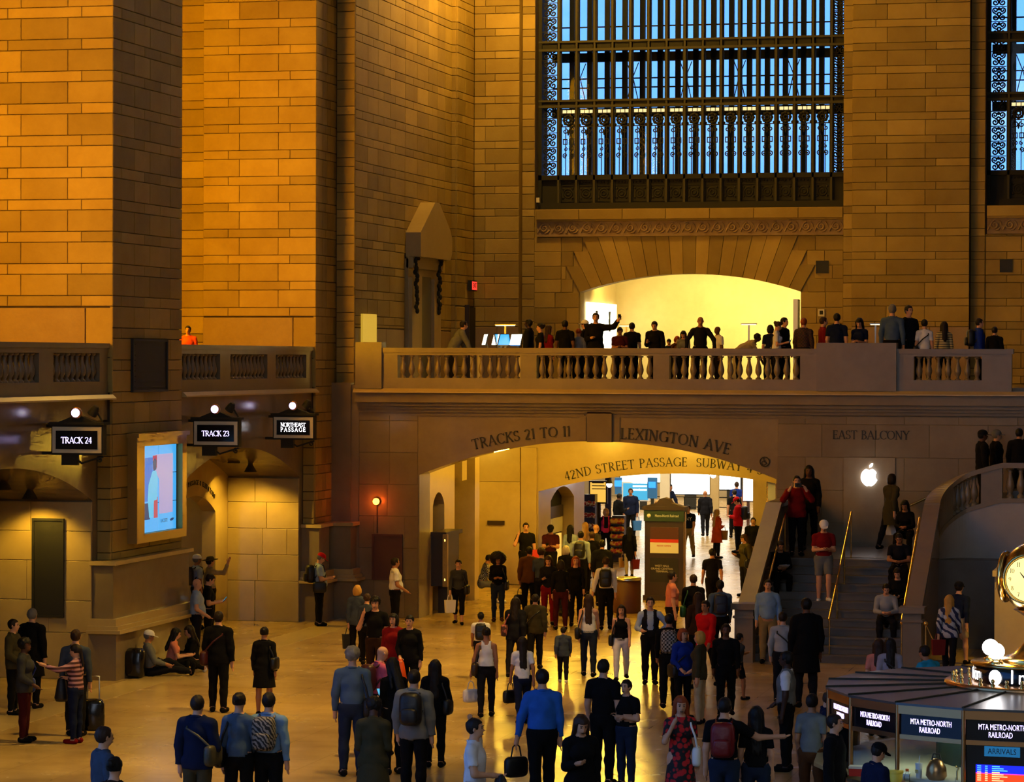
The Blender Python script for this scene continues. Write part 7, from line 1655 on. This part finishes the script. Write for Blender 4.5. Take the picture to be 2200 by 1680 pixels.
P(1578, 1052, 1.74, 0, 'stand', 'm', 'short', 'h_black', 's1', 't:black', 'p:black', 'person in black T-shirt in front of the blue T-shirt')
P(1440, 1040, 1.78, 150, 'lean', 'f', 'bob', 'h_black', 's2', 'j:navy', 'p:ink', 'person in blue jacket behind the kiosk crest')
P(1412, 1075, 1.66, 180, 'stand', 'f', 'long', 'h_blond', 's1', 'l:navy', 'p:tan', 'blond person half hidden by the kiosk')
# ================================================================ ON THE BALCONY
def Bp(px, ytop, Y, face, pose, sex, hair, hc, skin, top, bot, label, **k): return P(px, ytop, None, face, pose, sex, hair, hc, skin, top, bot, label, Y=Y, zg=ZBAL, **k)
Bp(997, 689, 74.6, 75, 'lean', 'm', 'short', 'h_dark', 's1', 'j:grey', 'p:ink', 'person in grey suit leaning over the computers')
Bp(1135, 686, 75.0, 285, 'stand2', 'm', 'short', 'h_black', 's4', 'j:ink', 'p:black', 'person in dark suit across from the grey suit')
Bp(1160, 695, 74.2, 270, 'stand', 'f', 'bun', 'h_dark', 's1', 't:ink', 'p:black', 'curly-haired person watching the computers')
Bp(1180, 699, 75.2, 60, 'stand', 'f', 'long', 'h_brown', 's1', 'l:dred', 'p:black', 'person in dark red top at the rail')
Bp(1214, 688, 73.6, 5, 'stand', 'm', 'short', 'h_black', 's3', 't:black', 'p:black', 'broad person in black T-shirt at the rail', fat=.1)
Bp(1243, 706, 74.0, 350, 'stand', 'f', 'bun', 'h_red', 's1', 'l:lgrey', 'p:ink', 'short red-haired person in pale grey')
Bp(1256, 688, 75.6, 300, 'stand', 'm', 'short', 'h_dark', 's1', 'l:black', 'p:black', 'person in white cap behind the raised phone', hat='cap:white')
Bp(1280, 672, 73.4, 185, 'selfieL', 'm', 'short', 'h_dark', 's1', 'j:black', 'p:ink', 'person in open jacket stretching out an arm with a phone', extra=[('phone', 'black', 'phone held out over the balcony', 'L')])
Bp(1332, 703, 73.6, 180, 'phone', 'm', 'short', 'h_dark', 's2', 't:maroon', 'p:black', 'person bowing over a phone at the rail')
Bp(1358, 693, 74.6, 15, 'stand', 'm', 'short', 'h_black', 's1', 't:ink', 'p:black', 'person with a bright headband seen from behind')
Bp(1406, 690, 74.0, 200, 'phone1', 'm', 'short', 'h_dark', 's1', 'j:black', 'p:black', 'person in black jacket in front of the bright arch')
Bp(1437, 728, 77.5, 200, 'phone', 'f', 'short', 'h_dark', 's1', 'l:navy', 'p:black', 'small bent head in front of the bright arch')
Bp(1455, 722, 77.0, 150, 'phone', 'f', 'bob', 'h_red', 's1', 'l:brown', 'p:black', 'person with reddish hair bent over a table')
Bp(1468, 711, 76.5, 190, 'phone', 'f', 'long', 'h_black', 's1', 'l:grey', 'p:black', 'long-haired person leaning over a table')
Bp(1505, 680, 72.9, 180, 'railn', 'm', 'bald', 'h_dark', 's2', 'l:ink', 'p:black', 'person in dark shirt resting both hands on the rail')
Bp(1541, 701, 75.0, 240, 'stand', 'm', 'bald', 'h_dark', 's3', 't:white', 'p:black', 'person in white T-shirt before the bright arch')
Bp(1628, 716, 76.0, 95, 'bend', 'm', 'short', 'h_black', 's4', 'l:beige', 'p:black', 'person bending low over a table')
Bp(1655, 698, 74.0, 0, 'stand', 'f', 'bob', 'h_black', 's1', 't:navy', 'p:ink', 'person in navy T-shirt with bobbed hair')
Bp(1672, 691, 73.6, 95, 'phone1', 'f', 'bun', 'h_brown', 's1', 't:white', 'p:ink', 'person in white T-shirt with a crossbody strap and phone', extra=[('cross', 'black', 'strap bag on the white T-shirt at the rail', 'L'), ('phone', 'black', 'phone of the white T-shirt at the rail', 'R')])
Bp(1686, 682, 74.6, 120, 'stand', 'm', 'short', 'h_black', 's1', 'l:black', 'p:black', 'taller person behind the white T-shirt at the rail')
Bp(1727, 683, 73.2, 20, 'stand', 'm', 'short', 'h_red', 's1', 'l:plaid_dark', 'p:black', 'heavy person in dark plaid shirt at the rail', fat=.12)
Bp(1770, 681, 75.3, 80, 'stand', 'm', 'short', 'h_brown', 's1', 'l:dred', 'p:black', 'person in dark red beside the plaid shirt')
Bp(1798, 673, 73.4, 5, 'stand', 'm', 'short', 'h_black', 's1', 't:navy', 'p:black', 'person in navy T-shirt behind the tall end block', fat=.08)
Bp(1846, 684, 73.6, 200, 'phone', 'f', 'long', 'h_black', 's1', 't:navy', 'p:black', 'long-haired person looking down behind the end block')
Bp(1917, 654, 72.9, 10, 'stand', 'm', 'short', 'h_grey', 's1', 'l:denim', 'p:black', 'tall person in blue shirt at the end block')
Bp(1953, 656, 73.2, 150, 'stand', 'm', 'short', 'h_dark', 's1', 'l:ink', 'p:black', 'tall bearded person beside the blue shirt')
Bp(1986, 686, 73.2, 5, 'stand', 'f', 'short', 'h_black', 's1', 't:white', 'p:black', 'person in white top with a diagonal black strap', extra=[('cross', 'black', 'diagonal strap bag on the white top', 'L')])
Bp(2028, 691, 73.0, 355, 'stand', 'f', 'long', 'h_dark', 's1', 'l:pale_stripe_knit', 'p:black', 'person in pale striped sweater with long hair')
Bp(2105, 684, 73.2, 90, 'stand', 'm', 'short', 'h_dark', 's1', 'j:royal', 'p:black', 'person in blue jacket with a pack at the far rail', extra=[('backpack', 'black', 'dark pack on the blue jacket at the far rail')])
Bp(2137, 702, 73.0, 20, 'stand', 'm', 'short', 'h_dark', 's1', 'l:black', 'p:black', 'dark person at the end of the balcony rail')
P(404, 700, None, 180, 'stand', 'm', 'short', 'h_black', 's2', 't:orange', 'p:black', 'person looking over the balustrade above the track 23 gate', Y=63.0, zg=5.80)
P(795, 724, None, 180, 'stand', 'm', 'short', 'h_dark', 's1', 'l:black', 'p:black', 'head just showing over the rail end block', Y=75.0, zg=ZBAL)

# ---- lettering set in the built-in face becomes plain mesh
bpy.context.view_layer.update()
_dg = bpy.context.evaluated_depsgraph_get()
for o in FONTS:
    me = bpy.data.meshes.new_from_object(o.evaluated_get(_dg)); nm = o.name; mt = o.data.materials[0]
    n_ = bpy.data.objects.new(nm.split('.')[0], me); COL.objects.link(n_); n_.parent = o.parent; n_.location = o.location; n_.rotation_euler = o.rotation_euler; n_.scale = o.scale
    if len(me.materials) == 0: me.materials.append(mt)
for o in FONTS: bpy.data.objects.remove(o)

# small lit lettering and screens need no light sampling of their own
for m in bpy.data.materials:
    if m.name in ('lit_violet', 'lit_warmtext', 'lit_red', 'lit_blue', 'lit_yellow', 'soft_panel') or m.name.startswith(('scr_', 'arr_')): m.cycles.emission_sampling = 'NONE'
